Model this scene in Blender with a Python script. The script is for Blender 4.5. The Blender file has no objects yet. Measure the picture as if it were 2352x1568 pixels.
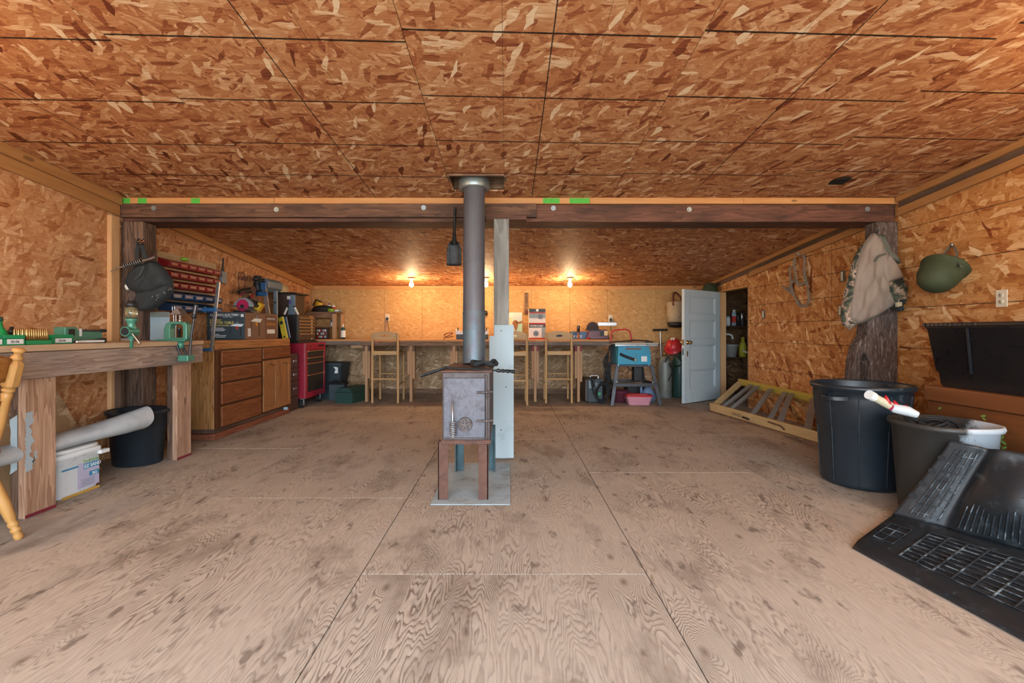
import bpy, math, random
from mathutils import Vector, Matrix, Euler
random.seed(7)
SC = bpy.context.scene
COL = SC.collection
R = math.radians

# ------------------------------------------------------------------ camera
F, CX, CY, H = 1045.0, 1168.0, 762.0, 1.05      # focal length (px of a 2352 px wide frame), vanishing point, eye height
cam_d = bpy.data.cameras.new('camera')
cam_d.sensor_fit = 'HORIZONTAL'; cam_d.sensor_width = 36.0
cam_d.lens = F * 36.0 / 2352.0
cam_d.shift_x = (1176 - CX) / 2352.0
cam_d.shift_y = -(784 - CY) / 2352.0
cam_d.clip_start = 0.05
cam = bpy.data.objects.new('camera', cam_d); COL.objects.link(cam)
cam.location = (0, 0, H); cam.rotation_euler = (R(90), 0, 0)
SC.camera = cam

# ------------------------------------------------------------------ world, daylight, exposure
WORLD = 11.5
w = bpy.data.worlds.new('sky'); SC.world = w; w.use_nodes = True
bg = w.node_tree.nodes['Background']
bg.inputs[0].default_value = (0.75, 0.88, 1.0, 1); bg.inputs[1].default_value = WORLD
XL, XR, YR, YF = -3.33, 3.34, 7.73, -1.3          # room shell: left, right, rear, front
OPEN = (-2.75, 2.75, 0.0, 2.32)                    # big overhead-door opening behind the camera
pl = bpy.data.lights.new('daylight_portal', 'AREA'); pl.shape = 'RECTANGLE'
pl.size = OPEN[1] - OPEN[0]; pl.size_y = OPEN[3] - OPEN[2]; pl.cycles.is_portal = True
sl = bpy.data.lights.new('sun', 'SUN'); sl.energy = 95.0; sl.angle = 0.01; sl.color = (1.0, 0.95, 0.87)
so = bpy.data.objects.new('sun', sl); COL.objects.link(so); so.rotation_euler = (R(-42), R(8), 0)   # from behind the building: lights only the yard outside
po = bpy.data.objects.new('daylight_portal', pl); COL.objects.link(po)
po.location = ((OPEN[0] + OPEN[1]) / 2, YF - 0.02, (OPEN[2] + OPEN[3]) / 2); po.rotation_euler = (R(90), 0, 0)
BULB_REAR, BULB_FRONT = 17.0, 33.0
SC.view_settings.view_transform = 'Standard'; SC.view_settings.look = 'None'
SC.view_settings.exposure = 0.25; SC.view_settings.gamma = 1.0
SC.view_settings.use_curve_mapping = False

SC.cycles.use_light_tree = False; SC.cycles.max_bounces = 6; SC.cycles.diffuse_bounces = 2; SC.cycles.adaptive_threshold = 0.08; SC.cycles.caustics_reflective = False; SC.cycles.caustics_refractive = False; SC.cycles.glossy_bounces = 2; SC.cycles.transmission_bounces = 5

# ------------------------------------------------------------------ picture measurements -> world points
def at(px, py, Y): return Vector(((px - CX) / F * Y, Y, H - (py - CY) / F * Y))
def atX(px, py, X): return at(px, py, X * F / (px - CX))
def atZ(px, py, Z): return at(px, py, (H - Z) * F / (py - CY))
def Zc(Y): return 2.574 - 0.0957 * Y               # underside of the sloped ceiling

# ------------------------------------------------------------------ node helpers
def lin(c):
    if isinstance(c, str):
        c = c.lstrip('#'); c = [int(c[i:i + 2], 16) for i in (0, 2, 4)]
    o = []
    for v in c:
        v = v / 255.0
        o.append(v / 12.92 if v <= 0.04045 else ((v + 0.055) / 1.055) ** 2.4)
    return (o[0], o[1], o[2], 1.0)

class G:
    def __init__(s, name):
        s.m = bpy.data.materials.new(name); s.m.use_nodes = True
        s.t = s.m.node_tree; s.b = s.t.nodes['Principled BSDF']
    def n(s, typ, **kw):
        x = s.t.nodes.new(typ)
        for k, v in kw.items(): setattr(x, k, v)
        return x
    def l(s, a, b): s.t.links.new(a, b)
    def put(s, sock, v):
        if hasattr(v, 'is_linked'): s.l(v, sock)
        else: sock.default_value = v
    def ma(s, op, a, b=0.0, c=0.0, clamp=False):
        x = s.n('ShaderNodeMath', operation=op, use_clamp=clamp)
        s.put(x.inputs[0], a); s.put(x.inputs[1], b); s.put(x.inputs[2], c)
        return x.outputs[0]
    def vm(s, op, a, b):
        x = s.n('ShaderNodeVectorMath', operation=op); s.put(x.inputs[0], a); s.put(x.inputs[1], b)
        return x.outputs[0]
    def mapp(s, v, scale=(1, 1, 1), rot=(0, 0, 0), loc=(0, 0, 0)):
        x = s.n('ShaderNodeMapping'); s.l(v, x.inputs[0])
        x.inputs[1].default_value = loc; x.inputs[2].default_value = rot; x.inputs[3].default_value = scale
        return x.outputs[0]
    def noise(s, v, scale=5, detail=2, rough=0.5, dist=0.0, col=False):
        x = s.n('ShaderNodeTexNoise'); s.l(v, x.inputs['Vector'])
        x.inputs['Scale'].default_value = scale; x.inputs['Detail'].default_value = detail
        x.inputs['Roughness'].default_value = rough; x.inputs['Distortion'].default_value = dist
        return x.outputs['Color' if col else 'Fac']
    def voro(s, v, scale=1.0, dim='3D', feat='F1', metric='EUCLIDEAN', rnd=1.0):
        x = s.n('ShaderNodeTexVoronoi', voronoi_dimensions=dim, feature=feat, distance=metric)
        s.l(v, x.inputs['Vector']); x.inputs['Scale'].default_value = scale
        x.inputs['Randomness'].default_value = rnd
        return x
    def ramp(s, f, stops, interp='LINEAR'):
        x = s.n('ShaderNodeValToRGB'); s.put(x.inputs[0], f); r = x.color_ramp; r.interpolation = interp
        while len(r.elements) > 1: r.elements.remove(r.elements[-1])
        r.elements[0].position = stops[0][0]; r.elements[0].color = lin(stops[0][1]) if not isinstance(stops[0][1], float) else (stops[0][1],) * 3 + (1,)
        for p, c in stops[1:]:
            e = r.elements.new(p); e.color = lin(c) if not isinstance(c, float) else (c, c, c, 1)
        return x.outputs[0]
    def mix(s, f, a, b, mode='MIX'):
        x = s.n('ShaderNodeMix', data_type='RGBA', blend_type=mode)
        s.put(x.inputs[0], f)
        s.put(x.inputs[6], lin(a) if isinstance(a, (str, list)) else a)
        s.put(x.inputs[7], lin(b) if isinstance(b, (str, list)) else b)
        return x.outputs[2]
    def sep(s, v):
        x = s.n('ShaderNodeSeparateXYZ'); s.l(v, x.inputs[0]); return x.outputs
    def comb(s, a, b, c):
        x = s.n('ShaderNodeCombineXYZ'); s.put(x.inputs[0], a); s.put(x.inputs[1], b); s.put(x.inputs[2], c)
        return x.outputs[0]
    def obj(s): return s.n('ShaderNodeTexCoord').outputs['Object']
    def rnd(s): return s.n('ShaderNodeObjectInfo').outputs['Random']
    def objr(s, k=31.0):                       # object coordinates shifted by a random amount for each object
        r = s.ma('MULTIPLY', s.rnd(), k)
        return s.vm('ADD', s.obj(), s.comb(r, s.ma('MULTIPLY', r, 1.7), s.ma('MULTIPLY', r, 0.6)))
    def out(s, col=None, rough=0.6, metal=0.0, bump=None, bstr=0.2, bdist=0.002, spec=None, alpha=None, trans=None):
        if col is not None: s.put(s.b.inputs['Base Color'], lin(col) if isinstance(col, (str, list)) else col)
        s.put(s.b.inputs['Roughness'], rough); s.put(s.b.inputs['Metallic'], metal)
        if spec is not None: s.b.inputs['Specular IOR Level'].default_value = spec
        if trans is not None: s.b.inputs['Transmission Weight'].default_value = trans
        if bump is not None:
            x = s.n('ShaderNodeBump'); x.inputs['Strength'].default_value = bstr; x.inputs['Distance'].default_value = bdist
            s.l(bump, x.inputs['Height']); s.l(x.outputs[0], s.b.inputs['Normal'])
        return s.m

# ------------------------------------------------------------------ materials
def m_osb(name, stops, sx=7.0, sy=27.0, ax=0.6, lines=None, ang0=0.0, con=0.7):
    """Oriented strand board: layers of long flakes at many angles. Local XY is the board's face."""
    g = G(name); o = g.obj()
    xy = g.sep(o); r = g.ma('MULTIPLY', g.rnd(), 43.0); p = g.comb(g.ma('ADD', xy[0], r), g.ma('ADD', xy[1], g.ma('MULTIPLY', r, 1.7)), 0.0)
    bl = g.n('ShaderNodeTexNoise', noise_dimensions='2D'); g.l(p, bl.inputs['Vector']); bl.inputs['Scale'].default_value = 11.0; bl.inputs['Detail'].default_value = 1.0
    p = g.vm('ADD', p, g.vm('MULTIPLY', bl.outputs['Color'], (0.022, 0.022, 0.0)))
    val = None
    spec = [(0.05, 2.3, 0.0, 0.5), (0.55, 1.7, 0.40, 0.6), (-0.6, 1.3, 0.55, 0.75), (1.2, 1.15, 0.72, 0.9), (-0.15, 1.1, 0.84, 1.15)]
    for i, (a, k, thr, amp) in enumerate(spec):
        q = g.mapp(p, scale=(1, 1, 1), rot=(0, 0, a * ax + ang0), loc=(i * 3.1, i * 1.7, 0))
        q = g.vm('MULTIPLY', q, (sx * k, sy * k, 1))
        vo = g.voro(q, 1.0, '2D', metric='CHEBYCHEV' if i % 2 else 'EUCLIDEAN')
        c = g.sep(vo.outputs['Color']); cv = g.ma('MULTIPLY_ADD', c[0], amp, 0.5 - amp * 0.5)
        if val is None: val = cv
        else:
            mk = g.ma('GREATER_THAN', c[1], thr)
            mm = g.n('ShaderNodeMix', data_type='FLOAT'); g.l(mk, mm.inputs[0]); g.l(val, mm.inputs[2]); g.l(cv, mm.inputs[3]); val = mm.outputs[0]
    st = g.n('ShaderNodeTexNoise', noise_dimensions='2D'); g.l(g.vm('ADD', g.mapp(p, scale=(14, 95, 1), rot=(0, 0, ang0)), g.comb(g.ma('MULTIPLY', val, 37.0), g.ma('MULTIPLY', val, 61.0), 0.0)), st.inputs['Vector']); st.inputs['Scale'].default_value = 1.0; st.inputs['Detail'].default_value = 2.0
    # most flakes sit close to the middle tone, a few are bark-dark or pale
    v3 = g.ma('ADD', g.ma('MULTIPLY', g.ma('POWER', g.ma('ABSOLUTE', g.ma('SUBTRACT', g.ma('MULTIPLY', val, 2.0), 1.0)), 1.15), g.ma('SIGN', g.ma('SUBTRACT', val, 0.5))), 0.0)
    f = g.ma('ADD', g.ma('ADD', g.ma('MULTIPLY', v3, con * 0.5), 0.22), g.ma('ADD', g.ma('MULTIPLY', st.outputs[0], 0.42), g.ma('MULTIPLY', bl.outputs[0], 0.14)))
    col = g.ramp(f, stops)
    if lines:
        jit = g.ma('MULTIPLY', g.ma('SUBTRACT', st.outputs[0], 0.5), 0.006)
        tot = None
        for (axis, offs, per, wd, skew, strg) in lines:
            u = g.ma('ADD', g.ma('ADD', xy[axis], jit), g.ma('MULTIPLY', xy[1 - axis], skew))
            if per:
                d = g.ma('MULTIPLY', g.ma('PINGPONG', g.ma('SUBTRACT', u, offs), per / 2.0), 1.0)
            else: d = g.ma('ABSOLUTE', g.ma('SUBTRACT', u, offs))
            k = g.ma('MULTIPLY', g.ma('LESS_THAN', d, wd), strg)
            tot = k if tot is None else g.ma('MAXIMUM', tot, k)
        col = g.mix(tot, col, lin('#160f0c'))
    return g.out(col, rough=0.62, spec=0.25)

def m_ply(name):
    """Worn plywood floor: contour-line cathedral grain along local Y, knots, dirt."""
    g = G(name); o = g.obj(); xy = g.sep(o); r = g.ma('MULTIPLY', g.rnd(), 37.0)
    p = g.comb(g.ma('ADD', xy[0], r), g.ma('ADD', xy[1], g.ma('MULTIPLY', r, 1.3)), 0.0)
    def n2(v, scale, detail, rough=0.5, out=0):
        x = g.n('ShaderNodeTexNoise', noise_dimensions='2D'); g.l(v, x.inputs['Vector']); x.inputs['Scale'].default_value = scale
        x.inputs['Detail'].default_value = detail; x.inputs['Roughness'].default_value = rough; return x.outputs[out]
    hgt = n2(g.mapp(p, scale=(2.9, 0.55, 1)), 1.0, 4.0, 0.46)
    kn = g.voro(g.mapp(p, scale=(2.3, 1.3, 1)), 1.0, '2D', 'F1')
    kr = g.sep(kn.outputs['Color']); kd = kn.outputs['Distance']
    kmask = g.ma('GREATER_THAN', kr[0], 0.55)
    bumpk = g.ma('MULTIPLY', g.ma('EXPONENT', g.ma('MULTIPLY', kd, -6.0)), g.ma('MULTIPLY', kmask, 0.30))
    fib = n2(g.mapp(p, scale=(95, 9, 1)), 1.0, 2)
    hh = g.ma('ADD', g.ma('ADD', hgt, bumpk), g.ma('MULTIPLY', fib, 0.012))
    ring = g.ma('FRACT', g.ma('MULTIPLY', hh, 56.0))
    gl = g.n('ShaderNodeMapRange', interpolation_type='SMOOTHSTEP'); g.l(ring, gl.inputs[0]); gl.inputs[1].default_value = 0.45; gl.inputs[2].default_value = 0.95
    patch = n2(p, 1.3, 4, 0.6)
    pm = g.n('ShaderNodeMapRange'); g.l(patch, pm.inputs[0]); pm.inputs[1].default_value = 0.36; pm.inputs[2].default_value = 0.66; pm.inputs[3].default_value = 0.14; pm.inputs[4].default_value = 1.0
    amt = g.ma('MULTIPLY', g.ma('MULTIPLY', gl.outputs[0], g.ma('ADD', g.ma('MULTIPLY', fib, 0.9), 0.3)), pm.outputs[0], clamp=True)
    base = g.mix(fib, 'a59788', 'beb1a2')
    col = g.mix(g.ma('MULTIPLY', amt, 1.0), base, '5c4a40')
    col = g.mix(g.ma('MULTIPLY', g.ma('MULTIPLY', g.ma('SUBTRACT', 1.0, g.ma('MULTIPLY', kd, 20.0), clamp=True), kmask), 0.75), col, '5a4434')
    d1 = g.n('ShaderNodeMapRange'); g.l(n2(g.mapp(p, scale=(1.6, .8, 1), loc=(4, 2, 0)), 1.9, 5, 0.68), d1.inputs[0]); d1.inputs[1].default_value = 0.52; d1.inputs[2].default_value = 0.74
    col = g.mix(g.ma('MULTIPLY', d1.outputs[0], 0.55), col, '5b4a3e')
    d2 = g.n('ShaderNodeMapRange'); g.l(n2(g.mapp(p, scale=(1.5, .7, 1), loc=(1, 7, 0)), 6.5, 3, 0.6), d2.inputs[0]); d2.inputs[1].default_value = 0.66; d2.inputs[2].default_value = 0.74
    col = g.mix(g.ma('MULTIPLY', d2.outputs[0], 0.6), col, '4a3c34')
    return g.out(col, rough=0.72, spec=0.2)

def m_wood(name, a, b, axis=1, fine=55.0, coarse=5.0, stain=None, stain_amt=0.5, rough=0.65, rings=0.0, knots=True, bstr=0.15, rcol=None, nr=7.0):
    """Sawn or varnished lumber with grain along one local axis."""
    g = G(name); v = g.objr(27.0)
    sc = [fine, fine, fine]; sc[axis] = fine * 0.05
    sc2 = [coarse * 3.2] * 3; sc2[axis] = coarse * 0.25
    fib = g.noise(g.mapp(v, scale=tuple(sc)), 1.0, 3)
    cr = g.noise(g.mapp(v, scale=tuple(sc2)), 1.0, 3, 0.5, 0.3)
    rg = g.ma('FRACT', g.ma('MULTIPLY', cr, nr)) if rings else cr
    f = g.ma('ADD', g.ma('MULTIPLY', fib, 0.5), g.ma('MULTIPLY', rg, 0.5))
    col = g.mix(g.ramp(f, [(0.28, 0.0), (0.72, 1.0)]), a, b)
    if rings:
        col = g.mix(g.ma('MULTIPLY', g.ma('GREATER_THAN', rg, 0.8), rings), col, lin(rcol or b))
    if knots:
        s3 = [4.5] * 3; s3[axis] = 1.8
        kv = g.voro(g.mapp(v, scale=tuple(s3)), 1.0); 
        col = g.mix(g.ma('MULTIPLY', g.ma('LESS_THAN', kv.outputs['Distance'], 0.085), 0.55), col, '3a2416')
    if stain:
        s4 = [5.0] * 3; s4[axis] = 1.6
        st = g.ramp(g.noise(g.mapp(v, scale=tuple(s4)), 1.0, 4, 0.6), [(0.42, 0.0), (0.68, 1.0)])
        col = g.mix(g.ma('MULTIPLY', st, stain_amt), col, stain)
    return g.out(col, rough=rough, bump=f, bstr=bstr, bdist=0.002, spec=0.3)

def m_plain(name, col, rough=0.5, metal=0.0, var=0.18, vs=9.0, dirt=None, damt=0.4, ds=6.0, bump=0.0, bsc=180.0, spec=None, thr=0.5):
    """A painted, moulded or metal surface with slight unevenness and optional dirt or wear."""
    g = G(name); v = g.objr(13.0)
    n = g.noise(v, vs, 3)
    c = lin(col); dk = tuple(x * (1 - var) for x in c[:3]) + (1,); lt = tuple(min(1, x * (1 + var)) for x in c[:3]) + (1,)
    k = g.mix(n, dk, lt)
    if dirt:
        d = g.ramp(g.noise(g.mapp(v, loc=(3, 5, 1)), ds, 6, 0.7), [(thr, 0.0), (thr + 0.16, 1.0)])
        k = g.mix(g.ma('MULTIPLY', d, damt), k, dirt)
    rr = g.ma('ADD', g.ma('MULTIPLY', g.noise(v, vs * 2.2, 3), 0.25), rough - 0.12, clamp=True)
    return g.out(k, rough=rr, metal=metal, bump=g.noise(v, bsc, 2) if bump else None, bstr=bump, spec=spec)

def m_emit(name, col, s):
    g = G(name); g.b.inputs['Base Color'].default_value = lin(col)
    g.b.inputs['Emission Color'].default_value = lin(col); g.b.inputs['Emission Strength'].default_value = s
    return g.m
def m_glass(name, col, alpha_like=0.9, rough=0.05):
    g = G(name); return g.out(col, rough=rough, trans=alpha_like, spec=0.5)

CEIL_STOPS = [(0.06, '66301c'), (0.24, '945434'), (0.43, 'b5774d'), (0.60, 'c48b60'), (0.76, 'd9aa80'), (0.92, 'efd2ae')]
M = {}
SH = 1.34
M['osb_ceiling'] = m_osb('osb_ceiling', CEIL_STOPS, sx=9.0, sy=31, ax=1.35, ang0=1.5, con=0.8,
    lines=[(1, 0.36, 0.475, 0.0052, -0.036, 0.95), (1, 0.595, 1.425, 0.0025, -0.036, 0.5), (0, SH / 3, 0, 0.0014, 0.004, 0.6), (0, SH / 2, 0, 0.003, 0.0, 0.95), (0, SH * 2 / 3, 0, 0.0014, -0.006, 0.6)])
M['osb_ceiling_rear'] = m_osb('osb_ceiling_rear', CEIL_STOPS, sx=8.0, sy=27, ax=1.35, ang0=0.2, con=0.75,
    lines=[(1, 0.36, 0.475, 0.003, -0.01, 0.5), (0, SH / 3, 0, 0.0026, 0.004, 0.6), (0, SH / 2, 0, 0.0026, 0.0, 0.6), (0, SH * 2 / 3, 0, 0.0026, 0, 0.6)])
WALL_R = [(0.06, '703214'), (0.24, '9a592d'), (0.44, 'b87a42'), (0.62, 'c9905a'), (0.80, 'deb07e'), (0.95, 'eecb9e')]
M['osb_right'] = m_osb('osb_right', WALL_R, sx=8.5, sy=25.0, ax=1.6, ang0=1.2, con=0.7,
    lines=[(1, 0.245, 0.335, 0.0026, 0.0, 0.85), (0, 0.30, 0.66, 0.0012, 0.0, 0.4)])
WALL_L = [(0.06, '75401e'), (0.24, 'a1643b'), (0.44, 'b88055'), (0.62, 'c79368'), (0.80, 'dab086'), (0.95, 'ecca9f')]
M['osb_left'] = m_osb('osb_left', WALL_L, sx=9.0, sy=30.0, ax=1.4, ang0=0.2, con=0.6,
    lines=[(1, 0.34, 0.32, 0.0014, 0.0, 0.5)])
WALL_B = [(0.05, 'a06c38'), (0.30, 'b48650'), (0.50, 'c39660'), (0.70, 'cfa672'), (0.92, 'e0be90')]
M['osb_rear'] = m_osb('osb_rear', WALL_B, sx=13.0, sy=44.0, ax=1.6, ang0=0.9, con=0.4)
M['osb_low'] = m_osb('osb_low', [(0.05, '7a5c40'), (0.30, '977656'), (0.50, 'ad8c68'), (0.70, 'c0a382'), (0.92, 'dcc6a8')], sx=10.0, sy=34.0, ax=1.5, ang0=0.5)  # grayer than osb_rear: daylight tint below the bench is in the colours
M['ply_floor'] = m_ply('ply_floor')
M['lumber_new'] = m_wood('lumber_new', 'c98a52', 'dba873', 1, rough=0.6)
M['lumber_trim'] = m_wood('lumber_trim', 'a5703f', 'bb8654', 1, rough=0.6)
M['lumber_new_x'] = m_wood('lumber_new_x', 'c08049', 'd6a06a', 0, rough=0.6)
M['lumber_new_z'] = m_wood('lumber_new_z', 'c8925e', 'dcb182', 2, rough=0.6)
M['lumber_tan_z'] = m_wood('lumber_tan_z', 'a9805c', 'c39c78', 2, rough=0.65)
M['lumber_dark_x'] = m_wood('lumber_dark_x', '4a3226', '6f4f3c', 0, stain='241812', stain_amt=0.75, rings=0.4, rough=0.7, bstr=0.35)
M['lumber_red_x'] = m_wood('lumber_red_x', '4f3327', '70493a', 0, stain='1f1613', stain_amt=0.75, rings=0.3, rough=0.7, bstr=0.35)
M['lumber_gray_x'] = m_wood('lumber_gray_x', '6d6058', '93857a', 0, stain='4a3f3a', stain_amt=0.5, rings=0.3, rough=0.75)
M['lumber_dark_z'] = m_wood('lumber_dark_z', '4b372c', '7a5f4e', 2, stain='33251d', stain_amt=0.6, rings=0.3, rough=0.75, bstr=0.35)
M['lumber_dark_y'] = m_wood('lumber_dark_y', '4b372c', '7a5f4e', 1, stain='33251d', stain_amt=0.6, rough=0.75)
M['lumber_bench_y'] = m_wood('lumber_bench_y', '8a7364', 'b29a88', 1, stain='655a58', stain_amt=0.7, rings=0.35, rough=0.7)
M['lumber_leg_z'] = m_wood('lumber_leg_z', '9a735a', 'c09c80', 2, stain='7a5a4c', stain_amt=0.5, rings=0.4, rough=0.7)
M['lumber_brown_x'] = m_wood('lumber_brown_x', '6e5240', '93745c', 0, stain='3c2c26', stain_amt=0.6, rings=0.3, rough=0.75)
M['lumber_gray_z'] = m_wood('lumber_gray_z', '77736d', '9c9890', 2, stain='565049', stain_amt=0.45, rings=0.15, nr=4.0, rough=0.8, bstr=0.4)
M['paint_graybl'] = m_plain('paint_graybl', 'a6b4b8', 0.6, var=0.06, vs=4, dirt='7f8a8c', damt=0.5, ds=7, thr=0.58)
M['red_paint'] = m_plain('red_paint', '7a2230', 0.6)
M['green_spray'] = m_plain('green_spray', '4fae3f', 0.7, var=0.3, vs=25)
M['galv'] = m_plain('galv', 'a8b2b2', 0.42, 0.75, dirt='70807c', damt=0.5)
M['black'] = m_plain('black', '17181a', 0.5)
M['insulation'] = m_plain('insulation', '7d7a76', 0.9, var=0.4, vs=30)
M['gravel'] = m_plain('gravel', 'a39a8c', 0.95, var=0.25, vs=60)

# ------------------------------------------------------------------ mesh helpers
WM = {}
def catmull(pts, k=6):
    pts = [Vector(p) for p in pts]; o = []
    for i in range(len(pts) - 1):
        a, b, c, d = pts[max(i - 1, 0)], pts[i], pts[i + 1], pts[min(i + 2, len(pts) - 1)]
        for j in range(k):
            t = j / k; o.append(0.5 * (2 * b + (c - a) * t + (2 * a - 5 * b + 4 * c - d) * t * t + (3 * b - a - 3 * c + d) * t * t * t))
    return o + [pts[-1]]
class MB:
    def __init__(s): s.v, s.f, s.s = [], [], []
    def add(s, vs, fs, sm=False, m=None):
        o = len(s.v)
        for p in vs:
            p = Vector(p); s.v.append(m @ p if m is not None else p)
        for q in fs: s.f.append([o + i for i in q]); s.s.append(sm)
        return s
    def box(s, x0, x1, y0, y1, z0, z1, m=None):
        vs = [(x, y, z) for z in (z0, z1) for y in (y0, y1) for x in (x0, x1)]
        return s.add(vs, [(0, 2, 3, 1), (4, 5, 7, 6), (0, 1, 5, 4), (2, 6, 7, 3), (0, 4, 6, 2), (1, 3, 7, 5)], False, m)
    def loft(s, rings, caps=True, sm=True, closed=False):
        n = len(rings[0]); vs = [p for r in rings for p in r]; fs = []
        k = len(rings)
        for i in range(k if closed else k - 1):
            a, b = i * n, ((i + 1) % k) * n
            for j in range(n): fs.append((a + j, a + (j + 1) % n, b + (j + 1) % n, b + j))
        s.add(vs, fs, sm)
        if caps and not closed:
            s.add(rings[0], [tuple(range(n))[::-1]]); s.add(rings[-1], [tuple(range(n))])
        return s
    def cyl(s, p0, p1, r0, r1=None, n=16, caps=True):
        p0, p1 = Vector(p0), Vector(p1); r1 = r0 if r1 is None else r1
        d = (p1 - p0).normalized(); u = d.orthogonal().normalized(); w = d.cross(u)
        rg = [[p + r * (math.cos(2 * math.pi * i / n) * u + math.sin(2 * math.pi * i / n) * w) for i in range(n)] for p, r in ((p0, r0), (p1, r1))]
        return s.loft(rg, caps)
    def tube(s, pts, r, n=8, closed=False, caps=True, flat=None):
        if not isinstance(r, (list, tuple)) and 4 <= len(pts) <= 12 and not closed: pts = catmull(pts)
        pts = [Vector(p) for p in pts]; k = len(pts)
        rs = r if isinstance(r, (list, tuple)) else [r] * k
        rings = []; pu = None
        for i in range(k):
            a = pts[i - 1] if (i or closed) else pts[i]; b = pts[(i + 1) % k] if (i < k - 1 or closed) else pts[i]
            d = (b - a).normalized()
            if pu is None: u = d.orthogonal().normalized() if flat is None else (Vector(flat) - d * d.dot(Vector(flat))).normalized()
            else:
                u = pu - d * d.dot(pu); u = u.normalized() if u.length > 1e-6 else d.orthogonal().normalized()
            pu = u; w = d.cross(u)
            e = 1.0
            rings.append([pts[i] + rs[i] * (math.cos(2 * math.pi * j / n) * u + math.sin(2 * math.pi * j / n) * w * e) for j in range(n)])
        return s.loft(rings, caps, True, closed)
    def strap(s, pts, wdir, wd, th):
        """flat band along points; wdir = direction of its width"""
        if len(pts) >= 4: pts = catmull(pts, 5)
        pts = [Vector(p) for p in pts]; wv = Vector(wdir).normalized(); rings = []
        for i, p in enumerate(pts):
            d = (pts[min(i + 1, len(pts) - 1)] - pts[max(i - 1, 0)]).normalized()
            ww = (wv - d * d.dot(wv)).normalized(); t = d.cross(ww)
            rings.append([p + ww * wd / 2 + t * th / 2, p - ww * wd / 2 + t * th / 2, p - ww * wd / 2 - t * th / 2, p + ww * wd / 2 - t * th / 2])
        return s.loft(rings, True, False)
    def lathe(s, prof, c=(0, 0, 0), n=24, sx=1.0, sy=1.0, m=None, sq=None):
        c = Vector(c); rings = []
        for r, z in prof:
            rg = []
            for i in range(n):
                a = 2 * math.pi * i / n; ca, sa = math.cos(a), math.sin(a)
                if sq:
                    k = (abs(ca) ** sq + abs(sa) ** sq) ** (-1.0 / sq); ca, sa = ca * k, sa * k
                p = Vector((r * ca * sx, r * sa * sy, z)) + c
                rg.append(m @ p if m is not None else p)
            rings.append(rg)
        return s.loft(rings, True)
    def prism(s, poly, a, b, axis='Y', sm=False, m=None):
        def mk(p, t): return {'Y': (p[0], t, p[1]), 'X': (t, p[0], p[1]), 'Z': (p[0], p[1], t)}[axis]
        n = len(poly); vs = [mk(p, a) for p in poly] + [mk(p, b) for p in poly]
        fs = [tuple(range(n)), tuple(range(2 * n - 1, n - 1, -1))] + [(i, i + n, (i + 1) % n + n, (i + 1) % n) for i in range(n)]
        return s.add(vs, fs, sm, m)
    def sheet(s, pts, nu, nv, th, dirn):
        """thickened grid; pts is a row-major list of nu*nv points"""
        d = Vector(dirn) * th; n = nu * nv
        vs = [Vector(p) for p in pts] + [Vector(p) + d for p in pts]; fs = []
        for j in range(nv - 1):
            for i in range(nu - 1):
                a = j * nu + i; fs += [(a, a + 1, a + nu + 1, a + nu), (n + a, n + a + nu, n + a + nu + 1, n + a + 1)]
        for i in range(nu - 1):
            a = (nv - 1) * nu + i; fs += [(i, n + i, n + i + 1, i + 1), (a, a + 1, n + a + 1, n + a)]
        for j in range(nv - 1):
            a = j * nu; b = a + nu - 1; fs += [(a, a + nu, n + a + nu, n + a), (b, n + b, n + b + nu, b + nu)]
        return s.add(vs, fs, True)
    def build(s, name, mat, parent=None, bevel=0.0, seg=2, w=False, origin=None, mesh_only=False, subd=0):
        vs = s.v; inv = None
        if parent is not None and w: inv = WM[parent.name].inverted(); vs = [inv @ p for p in vs]
        if parent is None and origin is None:
            lo = [min(p[i] for p in vs) for i in range(3)]; hi = [max(p[i] for p in vs) for i in range(3)]
            origin = Vector(((lo[0] + hi[0]) / 2, (lo[1] + hi[1]) / 2, lo[2]))
        if origin is not None: vs = [p - Vector(origin) for p in vs]
        me = bpy.data.meshes.new(name); me.from_pydata([tuple(p) for p in vs], [], s.f); me.update()
        me.polygons.foreach_set('use_smooth', s.s)
        bmx = __import__('bmesh'); b = bmx.new(); b.from_mesh(me); bmx.ops.recalc_face_normals(b, faces=b.faces); b.to_mesh(me); b.free()
        me.materials.append(M[mat] if isinstance(mat, str) else mat)
        o = bpy.data.objects.new(name, me); COL.objects.link(o)
        if origin is not None: o.location = origin
        if parent is not None:
            o.parent = parent; WM[o.name] = WM[parent.name] @ Matrix.Translation(o.location)
        else: WM[o.name] = Matrix.Translation(o.location)
        if bevel:
            md = o.modifiers.new('bevel', 'BEVEL'); md.width = bevel; md.segments = seg; md.limit_method = 'ANGLE'; md.angle_limit = R(40)
        if subd:
            md = o.modifiers.new('subd', 'SUBSURF'); md.levels = subd; md.render_levels = subd
        return o

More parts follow.
